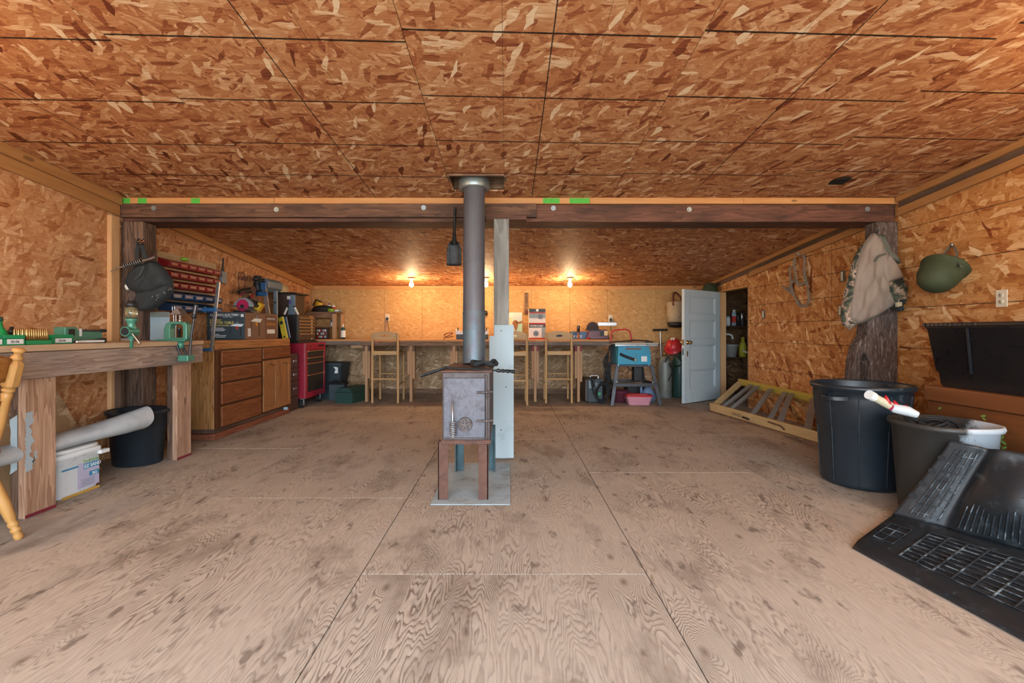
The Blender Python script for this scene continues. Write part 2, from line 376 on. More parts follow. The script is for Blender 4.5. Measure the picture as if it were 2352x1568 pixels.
def tag(o, label, cat, group=None):
    o['label'] = label; o['category'] = cat
    if group: o['group'] = group
    return o
def thing(name, label, cat, loc=(0, 0, 0), rz=0.0, group=None, rot=None):
    o = bpy.data.objects.new(name, None); COL.objects.link(o); o.empty_display_size = 0.1
    o.location = loc; o.rotation_euler = rot if rot else (0, 0, rz)
    WM[o.name] = Matrix.Translation(Vector(loc)) @ Euler(o.rotation_euler).to_matrix().to_4x4()
    return tag(o, label, cat, group)
def struct(o, label=None):
    o['kind'] = 'structure'
    if label: o['label'] = label
    return o
def copy_tree(o, loc, rz=None, label=None, parent=None):
    c = o.copy(); COL.objects.link(c)
    if parent is None:
        c.location = loc
        if rz is not None: c.rotation_euler = (0, 0, rz)
        WM[c.name] = Matrix.Translation(Vector(loc)) @ Euler(c.rotation_euler).to_matrix().to_4x4()
    else: c.parent = parent
    if label: c['label'] = label
    for ch in o.children: copy_tree(ch, None, parent=c)
    return c
def share(o, name, parent, loc=None, rot=None):
    c = bpy.data.objects.new(name, o.data); COL.objects.link(c); c.parent = parent
    if loc is not None: c.location = loc
    if rot is not None: c.rotation_euler = rot
    for md in o.modifiers:
        if md.type == 'BEVEL':
            k = c.modifiers.new('bevel', 'BEVEL'); k.width = md.width; k.segments = md.segments; k.limit_method = 'ANGLE'; k.angle_limit = md.angle_limit
    return c
TEXTS = []
def text(name, body, size, mat, parent, loc, rot, ext=0.0006, align='LEFT', bold=0.0, sx=1.0):
    """flat printed lettering in the parent's local frame"""
    cu = bpy.data.curves.new(name, 'FONT'); cu.body = body; cu.size = size; cu.extrude = ext; cu.align_x = align; cu.offset = bold
    cu.resolution_u = 3
    cu.materials.append(M[mat]); o = bpy.data.objects.new(name, cu); COL.objects.link(o); o.parent = parent
    o.location = loc; o.rotation_euler = rot; o.scale = (sx, 1, 1); TEXTS.append(o)
    return o
FACE_CAM = (R(90), 0, 0)             # text readable from -Y
FACE_PX = (R(90), 0, R(90))          # text readable from +X
FACE_NX = (R(90), 0, R(-90))         # text readable from -X

# ------------------------------------------------------------------ floor
floor = struct(MB().box(XL - 0.12, 4.75, YF - 0.2, YR + 0.12, -0.12, -0.018).build('floor', 'lumber_dark_y', origin=(0, 0, 0)), 'worn plywood floor laid in large sheets')
def sheets(x0, x1, seams):
    for a, b in zip(seams[:-1], seams[1:]):
        g = 0.0022
        o = MB().box(g, x1 - x0 - g, g, b - a - g, -0.0175, 0).build('plywood_sheet', 'ply_floor', floor, origin=(0, 0, 0), bevel=0.0015, seg=1)
        o.location = (x0, a, random.uniform(-0.0012, 0.0))
sheets(XL, -1.88, [YF, 1.6, 4.1, 6.6, YR]); sheets(-1.88, -0.64, [YF, 0.4, 2.88, 5.36, YR]); sheets(-0.64, 0.60, [YF, -0.5, 1.973, 4.45, 6.93, YR])
sheets(0.60, 1.84, [YF, 0.9, 3.4, 5.88, YR]); sheets(1.84, XR, [YF, 2.2, 4.68, 7.16, YR])
for a in (0,):
    o = MB().box(0, 1.3, 0, 2.4, -0.0175, 0).build('plywood_sheet', 'ply_floor', floor, origin=(0, 0, 0)); o.location = (XR + 0.003, 5.4, -0.001)

# ------------------------------------------------------------------ ceiling
SL = -math.atan(0.0957); CSL = math.cos(SL)
ceiling = MB()
HX0, HX1, HY0, HY1 = -0.45, -0.036, 3.46, 3.76     # stove-pipe opening
def slab(mb, x0, x1, y0, y1, up0, up1):
    mb.add([(x, y, Zc(y) + u) for u in (up0, up1) for y in (y0, y1) for x in (x0, x1)], [(0, 2, 3, 1), (4, 5, 7, 6), (0, 1, 5, 4), (2, 6, 7, 3), (0, 4, 6, 2), (1, 3, 7, 5)])
e_ = .024
for a in ((XL - .12, HX0 - e_, YF - .2, YR + .12), (HX1 + e_, 4.75, YF - .2, YR + .12), (HX0 - e_, HX1 + e_, YF - .2, HY0 - e_), (HX0 - e_, HX1 + e_, HY1 + e_, YR + .12)): slab(ceiling, *a, 0.013, 0.14)
ceiling = struct(ceiling.build('ceiling', 'lumber_dark_x', origin=(0, 0, 0)), 'sloping ceiling clad in strand board sheets')
def cpanel(x0, x1, y0, y1, mat, holes=None):
    g = 0.0015; mb = MB(); W, L = x1 - x0, (y1 - y0) / CSL
    def bx(a, b, c, d): mb.box(a, b, c, d, 0, 0.0125)
    if holes:
        a, b, c, d = holes[0] - x0, holes[1] - x0, (holes[2] - y0) / CSL, (holes[3] - y0) / CSL
        bx(g, W - g, g, c); bx(g, W - g, d, L - g); bx(g, a, c, d); bx(b, W - g, c, d)
    else: bx(g, W - g, g, L - g)
    o = mb.build('osb_panel', mat, ceiling, origin=(0, 0, 0)); o.location = (x0, y0, Zc(y0)); o.rotation_euler = (SL, 0, 0)
CXS = [XL, -1.81, -0.47, 0.87, 2.21, XR]
for i, (a, b) in enumerate(zip(CXS[:-1], CXS[1:])):
    j = [0.0, 0.016, -0.012, -0.004, -0.05][i]
    cpanel(a, b, YF, 1.185 + j, 'osb_ceiling')
    cpanel(a, b, 1.185 + j, 3.97, 'osb_ceiling', (HX0, HX1, HY0, HY1) if i == 2 else None)
    s = [6.2, 5.5, 6.5, 5.4, 6.3][i]
    cpanel(a, b, 3.97, s, 'osb_ceiling_rear'); cpanel(a, b, s, YR, 'osb_ceiling_rear')
mb = MB()                                                  # framed recess above the opening
z0, z1 = Zc(HY1) + 0.012, Zc(HY0) + 0.11
mb.box(HX0, HX1, HY0, HY1, z1, z1 + 0.02)
mb.build('recess_top', 'insulation', ceiling, w=True)
for (a, b, c, d) in ((HX0 - .02, HX0, HY0, HY1), (HX1, HX1 + .02, HY0, HY1), (HX0, HX1, HY0 - .02, HY0), (HX0, HX1, HY1, HY1 + .02)):
    MB().box(a, b, c, d, z0 + 0.005, z1).build('recess_board', 'lumber_brown_x', ceiling, w=True)
vp = atZ(1930, 415, 2.19); yv = 1592.6 / (862 - 415); vx = (1930 - CX) / F * yv   # small round vent hole in the ceiling
rot = Matrix.Translation((vx, yv, Zc(yv) - 0.003)) @ Matrix.Rotation(SL, 4, 'X')
vent = MB().lathe([(0.0, 0.0), (0.062, 0.0), (0.075, 0.004), (0.075, 0.009), (0.0, 0.009)], n=24, m=rot).build('vent_cap', 'black', ceiling, w=True)
mb = MB()
for k in range(-2, 3): mb.box(-0.06, 0.06, k * 0.024 - 0.004, k * 0.024 + 0.004, -0.006, 0.0, m=rot)
mb.build('vent_slat', 'black', ceiling, w=True)

# ------------------------------------------------------------------ walls
def wall_base(name, boxes, label):
    mb = MB()
    for b in boxes: mb.box(*b)
    return struct(mb.build(name, 'lumber_dark_y', origin=(0, 0, 0)), label)
wall_left = wall_base('wall_left', [(XL - .12, XL - .013, YF, YR + .1, -.1, 2.75)], 'left wall of strand board sheets')
DY0, DY1, DZ = 6.36, 7.21, 1.70                       # doorway in the right wall
wall_right = wall_base('wall_right', [(XR + .013, XR + .11, YF, DY0 - .012, 0, 2.75), (XR + .013, XR + .11, DY0 - .012, DY1 + .02, DZ + .001, 2.2), (XR + .013, XR + .11, DY1 + .02, YR + .1, 0, 2.2)], 'right wall of strand board sheets')
wall_rear = wall_base('wall_rear', [(XL - .12, XR + .12, YR + .013, YR + .12, -.1, 2.0)], 'rear wall of strand board sheets')
wall_front = wall_base('wall_front', [(XL - .12, OPEN[0], YF - .12, YF, 0, 2.75), (OPEN[1], XR + .12, YF - .12, YF, 0, 2.75), (OPEN[0], OPEN[1], YF - .12, YF, OPEN[3], 2.75)], 'front wall around the open overhead door')
MAT_L = Matrix(((0, 0, 1, 0), (1, 0, 0, 0), (0, 1, 0, 0), (0, 0, 0, 1)))
MAT_Rw = Matrix(((0, 0, -1, 0), (-1, 0, 0, 0), (0, 1, 0, 0), (0, 0, 0, 1)))
def side_panel(parent, side, y0, y1, z0, z1, mat):
    """panel on a side wall; z1 None = up to the sloped ceiling"""
    g = 0.0015
    t0, t1 = (Zc(y0) - .004, Zc(y1) - .004) if z1 is None else (z1 - g, z1 - g)
    if side == 'L': poly = [(g, z0), (y1 - y0 - g, z0), (y1 - y0 - g, t1), (g, t0)]; m = MAT_L; loc = (XL, y0, 0)
    else: poly = [(g, z0), (y1 - y0 - g, z0), (y1 - y0 - g, t0), (g, t1)]; m = MAT_Rw; loc = (XR, y1, 0)
    o = MB().prism(poly, -0.012, 0, 'Z').build('osb_panel', mat, parent, origin=(0, 0, 0))
    o.matrix_local = Matrix.Translation(loc) @ m
side_panel(wall_left, 'L', YF, 1.4, 0.0, None, 'osb_left'); side_panel(wall_left, 'L', 1.4, 3.78, 0.82, None, 'osb_left'); side_panel(wall_left, 'L', 1.4, 3.78, 0.0, 0.82, 'osb_left')
side_panel(wall_left, 'L', 3.78, 5.0, 0.0, None, 'osb_left'); side_panel(wall_left, 'L', 5.0, 6.25, 0.0, None, 'osb_left'); side_panel(wall_left, 'L', 6.25, YR, 0.0, None, 'osb_left')
M['osb_right_far'] = m_osb('osb_right_far', WALL_R, sx=6.5, sy=22.0, ax=1.2, ang0=1.45,
    lines=[(1, 0.20, 0.242, 0.0026, 0.0, 0.95), (0, 0.42, 0.0, 0.0022, 0.0, 0.9), (0, 0.80, 0.0, 0.0018, 0.0, 0.7)])
side_panel(wall_right, 'R', YF, 1.4, 0.0, None, 'osb_right'); side_panel(wall_right, 'R', 1.4, 3.9, 0.0, 1.257, 'osb_right'); side_panel(wall_right, 'R', 1.4, 3.9, 1.257, None, 'osb_right')
side_panel(wall_right, 'R', 3.9, 5.12, 0.95, None, 'osb_right_far'); side_panel(wall_right, 'R', 5.12, DY0, 0.95, None, 'osb_right_far')
side_panel(wall_right, 'R', 3.9, DY0, 0.0, 0.95, 'osb_right'); side_panel(wall_right, 'R', DY0, DY1, DZ, None, 'osb_right'); side_panel(wall_right, 'R', DY1, YR, 0.0, None, 'osb_right_far')
RX = [XL, -2.11, -1.47, -0.28, 0.39, 1.04, 1.68, 2.5, XR]
for a, b in zip(RX[:-1], RX[1:]):
    for z0, z1, m in ((0.0, 0.86, 'osb_low'), (0.86, 1.84, 'osb_rear')):
        o = MB().box(0.0015, b - a - .0015, z0 + .001, z1 - .001, -0.012, 0).build('osb_panel', m, wall_rear, origin=(0, 0, 0))
        o.matrix_local = Matrix.Translation((a, YR, 0)) @ Matrix(((1, 0, 0, 0), (0, 0, -1, 0), (0, 1, 0, 0), (0, 0, 0, 1)))
struct(MB().box(-30, 30, -40, YF - 0.12, -0.16, -0.06).build('ground_outside', 'gravel', origin=(0, 0, 0)), 'gravel yard outside the open front')

# trims along the ceiling line, corners and base
def slope_board(name, x0, x1, y0, y1, d0, d1, mat):
    mb = MB(); mb.add([(x, y, Zc(y) - d) for d in (d1, d0) for y in (y0, y1) for x in (x0, x1)], [(0, 2, 3, 1), (4, 5, 7, 6), (0, 1, 5, 4), (2, 6, 7, 3), (0, 4, 6, 2), (1, 3, 7, 5)])
    return struct(mb.build(name, mat, bevel=0.002, seg=1))
slope_board('trim_1', XL, XL + 0.038, YF, 3.88, 0.002, 0.075, 'lumber_trim'); slope_board('trim_2', XL, XL + 0.02, YF, 3.88, 0.077, 0.165, 'lumber_trim')
slope_board('trim_3', XL, XL + 0.035, 4.19, YR - .02, 0.002, 0.085, 'lumber_trim')
slope_board('trim_4', XR - 0.04, XR, YF, 3.88, 0.002, 0.05, 'lumber_trim'); slope_board('trim_5', XR - 0.014, XR, YF, 3.88, 0.05, 0.1, 'lumber_dark_y'); slope_board('trim_6', XR - 0.03, XR, YF, 3.88, 0.1, 0.165, 'lumber_trim')
slope_board('trim_7', XR - 0.04, XR, 4.19, YR - .02, 0.002, 0.05, 'lumber_trim'); slope_board('trim_8', XR - 0.014, XR, 4.19, YR - .02, 0.05, 0.1, 'lumber_dark_y'); slope_board('trim_9', XR - 0.03, XR, 4.19, 6.25, 0.1, 0.165, 'lumber_trim')
struct(MB().box(XL + .03, XR - .03, YR - 0.02, YR - .0005, Zc(YR) - 0.062, Zc(YR) - .002).build('trim_10', 'lumber_new_x', bevel=0.002, seg=1))
struct(MB().box(XL + .001, XL + 0.03, YR - .06, YR - .001, 0.0, Zc(YR) - .065).build('trim_11', 'lumber_tan_z', bevel=0.002, seg=1))
struct(MB().box(XL + .001, XL + 0.04, 3.77, 3.85, 0.0, 2.02).build('trim_12', 'lumber_new_z', bevel=0.002, seg=1))
struct(MB().box(-2.75, XR - .01, YR - 0.022, YR - .001, 0.0, 0.085).build('baseboard_rear', 'lumber_brown_x', bevel=0.002, seg=1))

# ------------------------------------------------------------------ beam and posts
YB = 3.9
bm = thing('ceiling_beam', 'dark rough-sawn timber beam spanning the room under the ceiling', 'beam', (0, YB, 2.0))
MB().box(XL + .004, XR - .004, 3.925, 4.18, 2.0, 2.147).build('main_timber', 'lumber_red_x', bm, w=True, bevel=0.004)
MB().box(XL + .004, 0.24, 3.885, 3.924, 2.03, 2.147).build('face_plank', 'lumber_dark_x', bm, w=True, bevel=0.003)
lx = [XL + .004, (630 - CX) / F * YB, -0.29, (1355 - CX) / F * YB, (1708 - CX) / F * YB, XR - .004]
for a, b in zip(lx[:-1], lx[1:]): MB().prism([(3.895, 2.148), (4.18, 2.148), (4.18, Zc(4.18) - .002), (3.895, Zc(3.895) - .002)], a + .001, b - .001, 'X').build('ledger_board', 'lumber_new_x', bm, w=True, bevel=0.002, seg=1)
for a, b in ((270, 300), (318, 338), (440, 460), (1247, 1285), (1308, 1354)):
    MB().box((a - CX) / F * YB, (b - CX) / F * YB, 3.8938, 3.8949, 2.15, 2.194).build('paint_mark', 'green_spray', bm, w=True)
for px, py in ((353, 478), (635, 481), (973, 477), (1271, 478), (1583, 481), (1992, 480)):
    p = at(px, py, 3.884 if px < 1232 else 3.924); mb = MB()
    mb.cyl(p, p - Vector((0, .004, 0)), 0.021, n=20); 
    wsh = mb.build('washer', 'galv', bm, w=True)
    MB().cyl(p - Vector((0, .004, 0)), p - Vector((0, .012, 0)), 0.011, n=6).build('bolt_head', 'galv', wsh, w=True)
tag(MB().box(XL + .005, XL + 0.19, 3.905, 4.06, 0.0, 1.998).build('timber_post', 'lumber_dark_z', bevel=0.006), 'dark timber post under the left end of the beam', 'post')


# rough slab post on the right with a split-off limb
YP = 3.90
M['bark'] = None
def m_bark():
    g = G('bark'); v = g.objr(5.0); q = g.mapp(v, scale=(26, 26, 6))
    n = g.noise(g.mapp(v, scale=(60, 60, 11)), 1.0, 4, 0.65, 1.2); n1 = g.noise(q, 1.0, 2)
    c = g.ramp(n, [(0.3, '352a26'), (0.48, '54453f'), (0.58, '6d5e57'), (0.68, '9c9088')])
    c = g.mix(g.ma('MULTIPLY', n1, 0.35), c, '3a2d28')
    return g.out(c, rough=0.8, bump=n, bstr=0.7, bdist=0.006, spec=0.25)
M['bark'] = m_bark()
ps = thing('slab_post', 'rough barky slab post under the right end of the beam', 'post', (3.2, YP, 0))
def zt(px, z): return ((px - CX) / F * YP, z)
trunk = [zt(2061, 0.0), zt(2062, 1.997), zt(2012, 1.997), zt(2013, 1.6), zt(2004, 1.4), zt(1996, 1.2), zt(1990, 1.02), zt(1980, .95), zt(1984, .88), zt(1997, .80), zt(1999, .6), zt(1997, 0.0)]
MB().prism(trunk, YP - .01, YP + 0.13).build('trunk', 'bark', ps, w=True, bevel=0.016, seg=3)
limb = [zt(1978, 0.0), zt(1979, .55), zt(1977, .8), zt(1985, .87), zt(1990, .93), zt(1982, 1.0), zt(1970, .92), zt(1963, .8), zt(1958, .6), zt(1950, 0.0)]
MB().prism(limb, YP, YP + 0.11).build('limb', 'bark', ps, w=True, bevel=0.014, seg=3)
# centre post with a painted facing board
cp = thing('support_post', 'weathered gray post behind the wood stove with a pale painted board', 'post', (-0.06, 3.82, 0))
MB().box(-0.122, 0.004, 3.76, 3.90, 0.0, 1.985).build('post_timber', 'lumber_gray_z', cp, w=True, bevel=0.004)
MB().prism([(-0.158, 0.02), (0.043, 0.02), (0.043, 1.108), (-0.119, 1.108), (-0.119, 1.018), (-0.158, 1.018)], 3.715, 3.755).build('facing_board', 'paint_graybl', cp, w=True, bevel=0.003)
MB().box(-0.19, 0.15, 3.79, 3.92, 1.987, 2.028).build('spacer_block', 'lumber_red_x', cp, w=True, bevel=0.002)
for x, z in ((-0.06, 1.06), (-0.02, 0.6), (-0.06, 0.25)): MB().cyl((x, 3.7155, z), (x, 3.712, z), 0.005, n=10).build('nail', 'black', cp, w=True)

# ------------------------------------------------------------------ ceiling bulbs
M['bulb'] = m_emit('bulb', '#ffe2b4', 45.0)
M['ceramic'] = m_plain('ceramic', 'd8d0c0', 0.35, var=0.05)
def bulb_lamp(x, y, label, power, vis=True):
    z = Zc(y)
    t = thing('ceiling_bulb', label, 'light bulb', (x, y, z - 0.16), group='bare bulbs on the ceiling')
    MB().lathe([(0.0, 0.156), (0.055, 0.156), (0.055, 0.146), (0.035, 0.138), (0.028, 0.122), (0.0, 0.122)], n=24).build('lamp_holder', 'ceramic', t)
    MB().lathe([(0.0, 0.015), (0.012, 0.017), (0.028, 0.027), (0.036, 0.045), (0.034, 0.064), (0.022, 0.088), (0.0145, 0.105), (0.0145, 0.124), (0.0, 0.124)], n=24).build('bulb', 'bulb', t)
    l = bpy.data.lights.new('bulb_light', 'POINT'); l.energy = power; l.color = (1.0, 0.70, 0.38); l.shadow_soft_size = 0.04
    o = bpy.data.objects.new('bulb_light', l); COL.objects.link(o); o.parent = t; o.location = (0, 0, -0.045)
bulb_lamp(-1.515, 7.1, 'lit bare bulb left of the stove pipe near the rear wall', BULB_REAR)
bulb_lamp(-0.352, 7.1, 'lit bare bulb half hidden between stove pipe and gray post', BULB_REAR)
bulb_lamp(0.958, 7.1, 'lit bare bulb right of the gray post near the rear wall', BULB_REAR)
bulb_lamp(-2.75, 1.35, 'lit bare bulb over the front of the left workbench', BULB_FRONT)
bulb_lamp(2.75, 1.5, 'lit bare bulb over the black storage tote', BULB_FRONT)

# ------------------------------------------------------------------ more materials
def P(name, *a, **k): M[name] = m_plain(name, *a, **k)
P('steel_stove', '59504f', 0.6, 0.3, var=0.45, vs=30, dirt='3d2c28', damt=0.75, ds=12, thr=0.5, bump=0.15)
P('steel_door', '606068', 0.58, 0.3, var=0.4, vs=42, dirt='453d42', damt=0.7, ds=17, thr=0.5, bump=0.15)
P('rust', '5c3d31', 0.75, 0.1, var=0.45, vs=30, dirt='3e302c', damt=0.75, ds=9, thr=0.5, bump=0.3)
P('steel_teal', '3f565c', 0.45, 0.5, var=0.25, vs=10, dirt='2a3438', damt=0.6)
P('pipe_gray', '5f5f65', 0.5, 0.3, var=0.18, vs=6, dirt='565258', damt=0.5, ds=4)
P('pipe_blue', '5f7078', 0.42, 0.4, var=0.25, vs=7, dirt='5d5560', damt=0.7, ds=6, thr=0.47)
P('steel', 'b4b6b8', 0.3, 0.9, var=0.1); P('steel_dark', '4a4c50', 0.42, 0.8, var=0.2); P('iron', '26282a', 0.5, 0.6, var=0.3, vs=30, dirt='5d6468', damt=0.35, ds=25, thr=0.52)
P('brass', 'b5935c', 0.32, 0.85, var=0.1); P('copper', 'b5764e', 0.35, 0.8, var=0.12); P('bullet_tip', 'c08a64', 0.3, 0.8)
P('hearth', 'a3b3b9', 0.65, var=0.1, vs=5, dirt='6f6a66', damt=0.6, ds=7, thr=0.5)
P('cloth_black', '24282a', 0.9, var=0.25, vs=30, bump=0.3); P('leather_black', '23282a', 0.85, var=0.3, vs=12, bump=0.2)
P('plastic_black', '1b1d20', 0.42, var=0.15, dirt='8f979a', damt=0.10, ds=9, thr=0.56); P('rubber', '1a1c1f', 0.7, var=0.2)
P('plastic_navy', '1c242b', 0.38, var=0.15, dirt='a9b4b8', damt=0.3, ds=5, thr=0.62); P('bin_dark', '2b2a29', 0.5, var=0.2, dirt='9aa2a6', damt=0.35, ds=8, thr=0.58)
P('bin_white_wear', '2f3234', 0.5, var=0.2, dirt='c3c9cf', damt=0.9, ds=6, thr=0.46)
P('press_green', '4b8570', 0.35, 0.2, var=0.1); P('green_plastic', '138a57', 0.4, var=0.1); P('green_dark', '2c4a3e', 0.45, var=0.15); P('green_bottle', '1f8a4a', 0.35)
P('white', 'e2e2de', 0.5, var=0.04); P('white_gloss', 'e6e8e8', 0.3, var=0.04); P('paper', 'e8e6e0', 0.7, var=0.04); P('ink', '17181a', 0.8, var=0.0); P('ink_gray', '7d8890', 0.8, var=0.1)
P('ink_white', 'e9ecec', 0.8, var=0.0); P('ink_yellow', 'd8c36a', 0.8, var=0.0); P('ink_orange', 'cf8a2e', 0.8, var=0.0); P('ink_red', 'b8342c', 0.8, var=0.05); P('ink_blue', '2f86ac', 0.7, var=0.05); P('ink_green', '6fa83e', 0.7, var=0.0)
P('box_teal', '38444a', 0.6, var=0.08); P('box_brown', '7d5a46', 0.65, var=0.15, vs=5); P('box_brown_dark', '6b4634', 0.65, var=0.1); P('cardboard', 'a8845f', 0.85, var=0.08)
P('vinyl_gray', 'bcc2c5', 0.5, var=0.08, vs=5, dirt='8a9092', damt=0.4); P('label_lilac', 'b9b3cc', 0.6, var=0.1); P('gold_band', 'c79a3a', 0.6)
P('red_cart', '9a1f34', 0.35, var=0.08, dirt='6a1624', damt=0.3); P('drawer_dark', '2c2622', 0.4, var=0.2); P('gold_trim', 'b89a6a', 0.35, 0.7); P('chest_brown', '3a2a22', 0.45, var=0.12)
P('file_brown', '4a332c', 0.45, 0.1, var=0.1); P('blue_bin', '1c4272', 0.4, var=0.1); P('red_bin', '8c1f24', 0.4, var=0.12); P('clamp_blue', '21507c', 0.4); P('magenta', 'a8204e', 0.4); P('yellow', 'd6a82a', 0.45); P('yellow_dull', 'c2ac34', 0.5, dirt='8a7a2a', damt=0.4)
P('grey_plastic', '7f868c', 0.45, var=0.1); P('bluegray', '6d7f8e', 0.5, 0.2, var=0.1); P('cream', 'c9bfa0', 0.7, var=0.05); P('teal_saw', '2a93b4', 0.4, var=0.1, dirt='56727c', damt=0.4); P('saw_top', 'a9a49a', 0.45, 0.6, var=0.15)
P('pink', 'c98a98', 0.5); P('blue_jug', '6f88ac', 0.4); P('maroon', '63303c', 0.4, var=0.12); P('disc_brown', '4b3a36', 0.8); P('cyl_gray', '7e8078', 0.5, 0.2, var=0.15, dirt='5d5a54', damt=0.6); P('cyl_green', '2f4d48', 0.45, 0.1, var=0.15)
P('hat_red', 'c0272f', 0.4); P('canvas', 'bda98c', 0.85, var=0.12, dirt='7d6650', damt=0.5); P('rope_brown', '6b3b32', 0.8); P('door_paint', 'c6d1d4', 0.5, var=0.05, vs=4, dirt='8d9794', damt=0.5, ds=5, thr=0.6)
P('outlet', 'd8ccb4', 0.4, var=0.03); P('sprayer_yellow', 'b8b83a', 0.45); P('pot_gray', '9a9a94', 0.6); P('mesh_tan', '8f7f72', 0.9, var=0.15, vs=40, bump=0.5, bsc=350); P('helmet_green', '323b22', 0.75, var=0.12, vs=14, dirt='4e5639', damt=0.3, ds=30, thr=0.6)
P('webbing', '55564c', 0.85, var=0.2); P('halter', '8f8478', 0.8, var=0.2, vs=30); P('tote_black', '221e1e', 0.3, var=0.1, dirt='b9b4ac', damt=0.08, ds=30, thr=0.62); P('mat_rubber', '1b1f23', 0.46, var=0.3, vs=8, dirt='7a868c', damt=0.28, ds=14, thr=0.55); P('mat_rib', '24292e', 0.5, var=0.3, dirt='98a4aa', damt=0.55, ds=12, thr=0.5)
P('leaf', '6f8a3a', 0.7); P('jar', 'a9bcc8', 0.3); P('tape_green', '7fa82e', 0.5); P('bag_black', '1d1b1a', 0.7, bump=0.3); P('purple', '5a4a9a', 0.5); P('alu', 'a6a7a8', 0.35, 0.8, var=0.08, dirt='7f8082', damt=0.3)
P('pic_sky', 'c2cfc4', 0.6, var=0.15, vs=6); P('pic_brown', '8c5a2c', 0.6, var=0.1); P('pic_mint', 'a9cbaa', 0.6, var=0.05); P('pic_cream', 'd8c9a0', 0.6, var=0.08)
P('gray_print', '8fa0a8', 0.7, var=0.1); P('clear_yellow', 'c9c79a', 0.1, var=0.05)
M['oak'] = m_wood('oak', '98683a', 'b08252', 2, fine=40, coarse=4, rings=0.7, knots=False, rough=0.45, rcol='5e3a1c', nr=11.0)
M['oak_dark_y'] = m_wood('oak_dark_y', '6e3c20', '8a5230', 1, fine=45, coarse=5, rings=0.35, knots=False, rough=0.38)
M['oak_frame'] = m_wood('oak_frame', '8a5a34', 'a5744a', 2, fine=45, coarse=5, rings=0.25, knots=False, rough=0.4)
M['oak_gap_shade'] = m_wood('oak_gap_shade', '4a2816', '5e3820', 2, knots=False, rough=0.5)  # shade in the gaps between drawers, painted into the frame colour
M['lumber_pale'] = m_wood('lumber_pale', 'b4906e', 'd0b392', 1, rough=0.6)
M['oak_top'] = m_wood('oak_top', '9a6236', 'b67c4a', 1, fine=45, coarse=5, rings=0.3, knots=False, rough=0.4)
M['base_red_y'] = m_wood('base_red_y', '6e3c2a', '8c543c', 1, rings=0.3, knots=False)
M['maple'] = m_wood('maple', 'a8743a', 'c6965a', 2, fine=40, coarse=4, knots=False, rough=0.35)
M['maple_rail'] = m_wood('maple_rail', '9a5e28', 'b0763a', 1, fine=40, coarse=4, rings=0.3, knots=False, rough=0.35)
M['pine_z'] = m_wood('pine_z', 'b98f5e', 'd0aa78', 2, knots=False, rough=0.5); M['pine_x'] = m_wood('pine_x', 'b98f5e', 'd0aa78', 0, knots=False, rough=0.5)
M['pine_frame'] = m_wood('pine_frame', 'b39462', 'cfb283', 1, rough=0.6); M['pine_yellow'] = m_wood('pine_yellow', 'b89a3c', 'd0b65a', 1, rough=0.55)
M['chest_wood'] = m_wood('chest_wood', '62361c', '7c4824', 1, fine=30, coarse=3, stain='54301c', stain_amt=0.6, knots=False, rough=0.4)
M['chest_top'] = m_wood('chest_top', '683a1e', '7e4c2c', 1, fine=30, coarse=3, knots=False, rough=0.35)
M['glass_yel'] = m_glass('glass_yel', 'd9d8b0', 0.85)

def camo():
    g = G('camo'); v = g.obj(); n = g.noise(v, 13, 2, 0.5, 1.0)
    return g.out(g.ramp(n, [(0.0, '2c3028'), (0.42, '4a4f40'), (0.5, '8d7562'), (0.57, 'b39c8a'), (0.63, '3a3a32')], 'CONSTANT'), rough=0.9)
M['camo'] = camo()
def mesh_cloth():
    g = G('mesh_tan'); v = g.obj(); d = g.voro(g.mapp(v, scale=(1, .2, 1)), 150.0, rnd=0.25).outputs['Distance']; n = g.noise(v, 7, 3)
    c = g.mix(n, '7f6f62', '9b8b7e'); c = g.mix(g.ma('MULTIPLY', g.ma('LESS_THAN', d, 0.33), 0.5), c, '5d5048')
    return g.out(c, rough=0.9, bump=d, bstr=0.3)
M['mesh_tan'] = mesh_cloth()

# helper shapes
def holed(mb, outer, inner, a, b, axis='Y'):
    n = len(outer)
    def mk(p, t): return {'Y': (p[0], t, p[1]), 'X': (t, p[0], p[1]), 'Z': (p[0], p[1], t)}[axis]
    vs = [mk(p, t) for t in (a, b) for q in (outer, inner) for p in q]; fs = []
    for i in range(n):
        j = (i + 1) % n
        fs += [(i, j, n + j, n + i), (2 * n + i, 3 * n + i, 3 * n + j, 2 * n + j), (i, 2 * n + i, 2 * n + j, j), (n + i, n + j, 3 * n + j, 3 * n + i)]
    mb.add(vs, fs)
def rrect(x0, x1, z0, z1, r, n=4):
    o = []
    for cx, cz, a0 in ((x1 - r, z1 - r, 0), (x0 + r, z1 - r, 90), (x0 + r, z0 + r, 180), (x1 - r, z0 + r, 270)):
        for i in range(n + 1): a = R(a0 + 90 * i / n); o.append((cx + r * math.cos(a), cz + r * math.sin(a)))
    return o
def pillow(mb, poly, y0, bulge, back=0.01, n=5, fold=0.0, seed=1):
    """soft hanging panel: polygon in X,Z, bulging toward -Y, with fold ripples"""
    rnd = random.Random(seed); cx = sum(p[0] for p in poly) / len(poly); cz = sum(p[1] for p in poly) / len(poly); rings = []
    ph = [rnd.uniform(0, 6.28) for _ in range(4)]
    rings.append([Vector((p[0], y0 + back, p[1])) for p in poly])
    for k in range(n + 1):
        t = k / n; s = (1 - t) ** .8 if k < n else 0.02; h = math.sqrt(max(0, 1 - s ** 5))
        rg = []
        for p in poly:
            x, z = cx + (p[0] - cx) * s, cz + (p[1] - cz) * s
            rp = fold * (math.sin(38 * x + ph[0] + 12 * z) + 0.6 * math.sin(70 * x - 25 * z + ph[1])) * (0.3 + 0.7 * h)
            rg.append(Vector((x, y0 - bulge * h - rp, z)))
        rings.append(rg)
    mb.loft(rings, True, True)
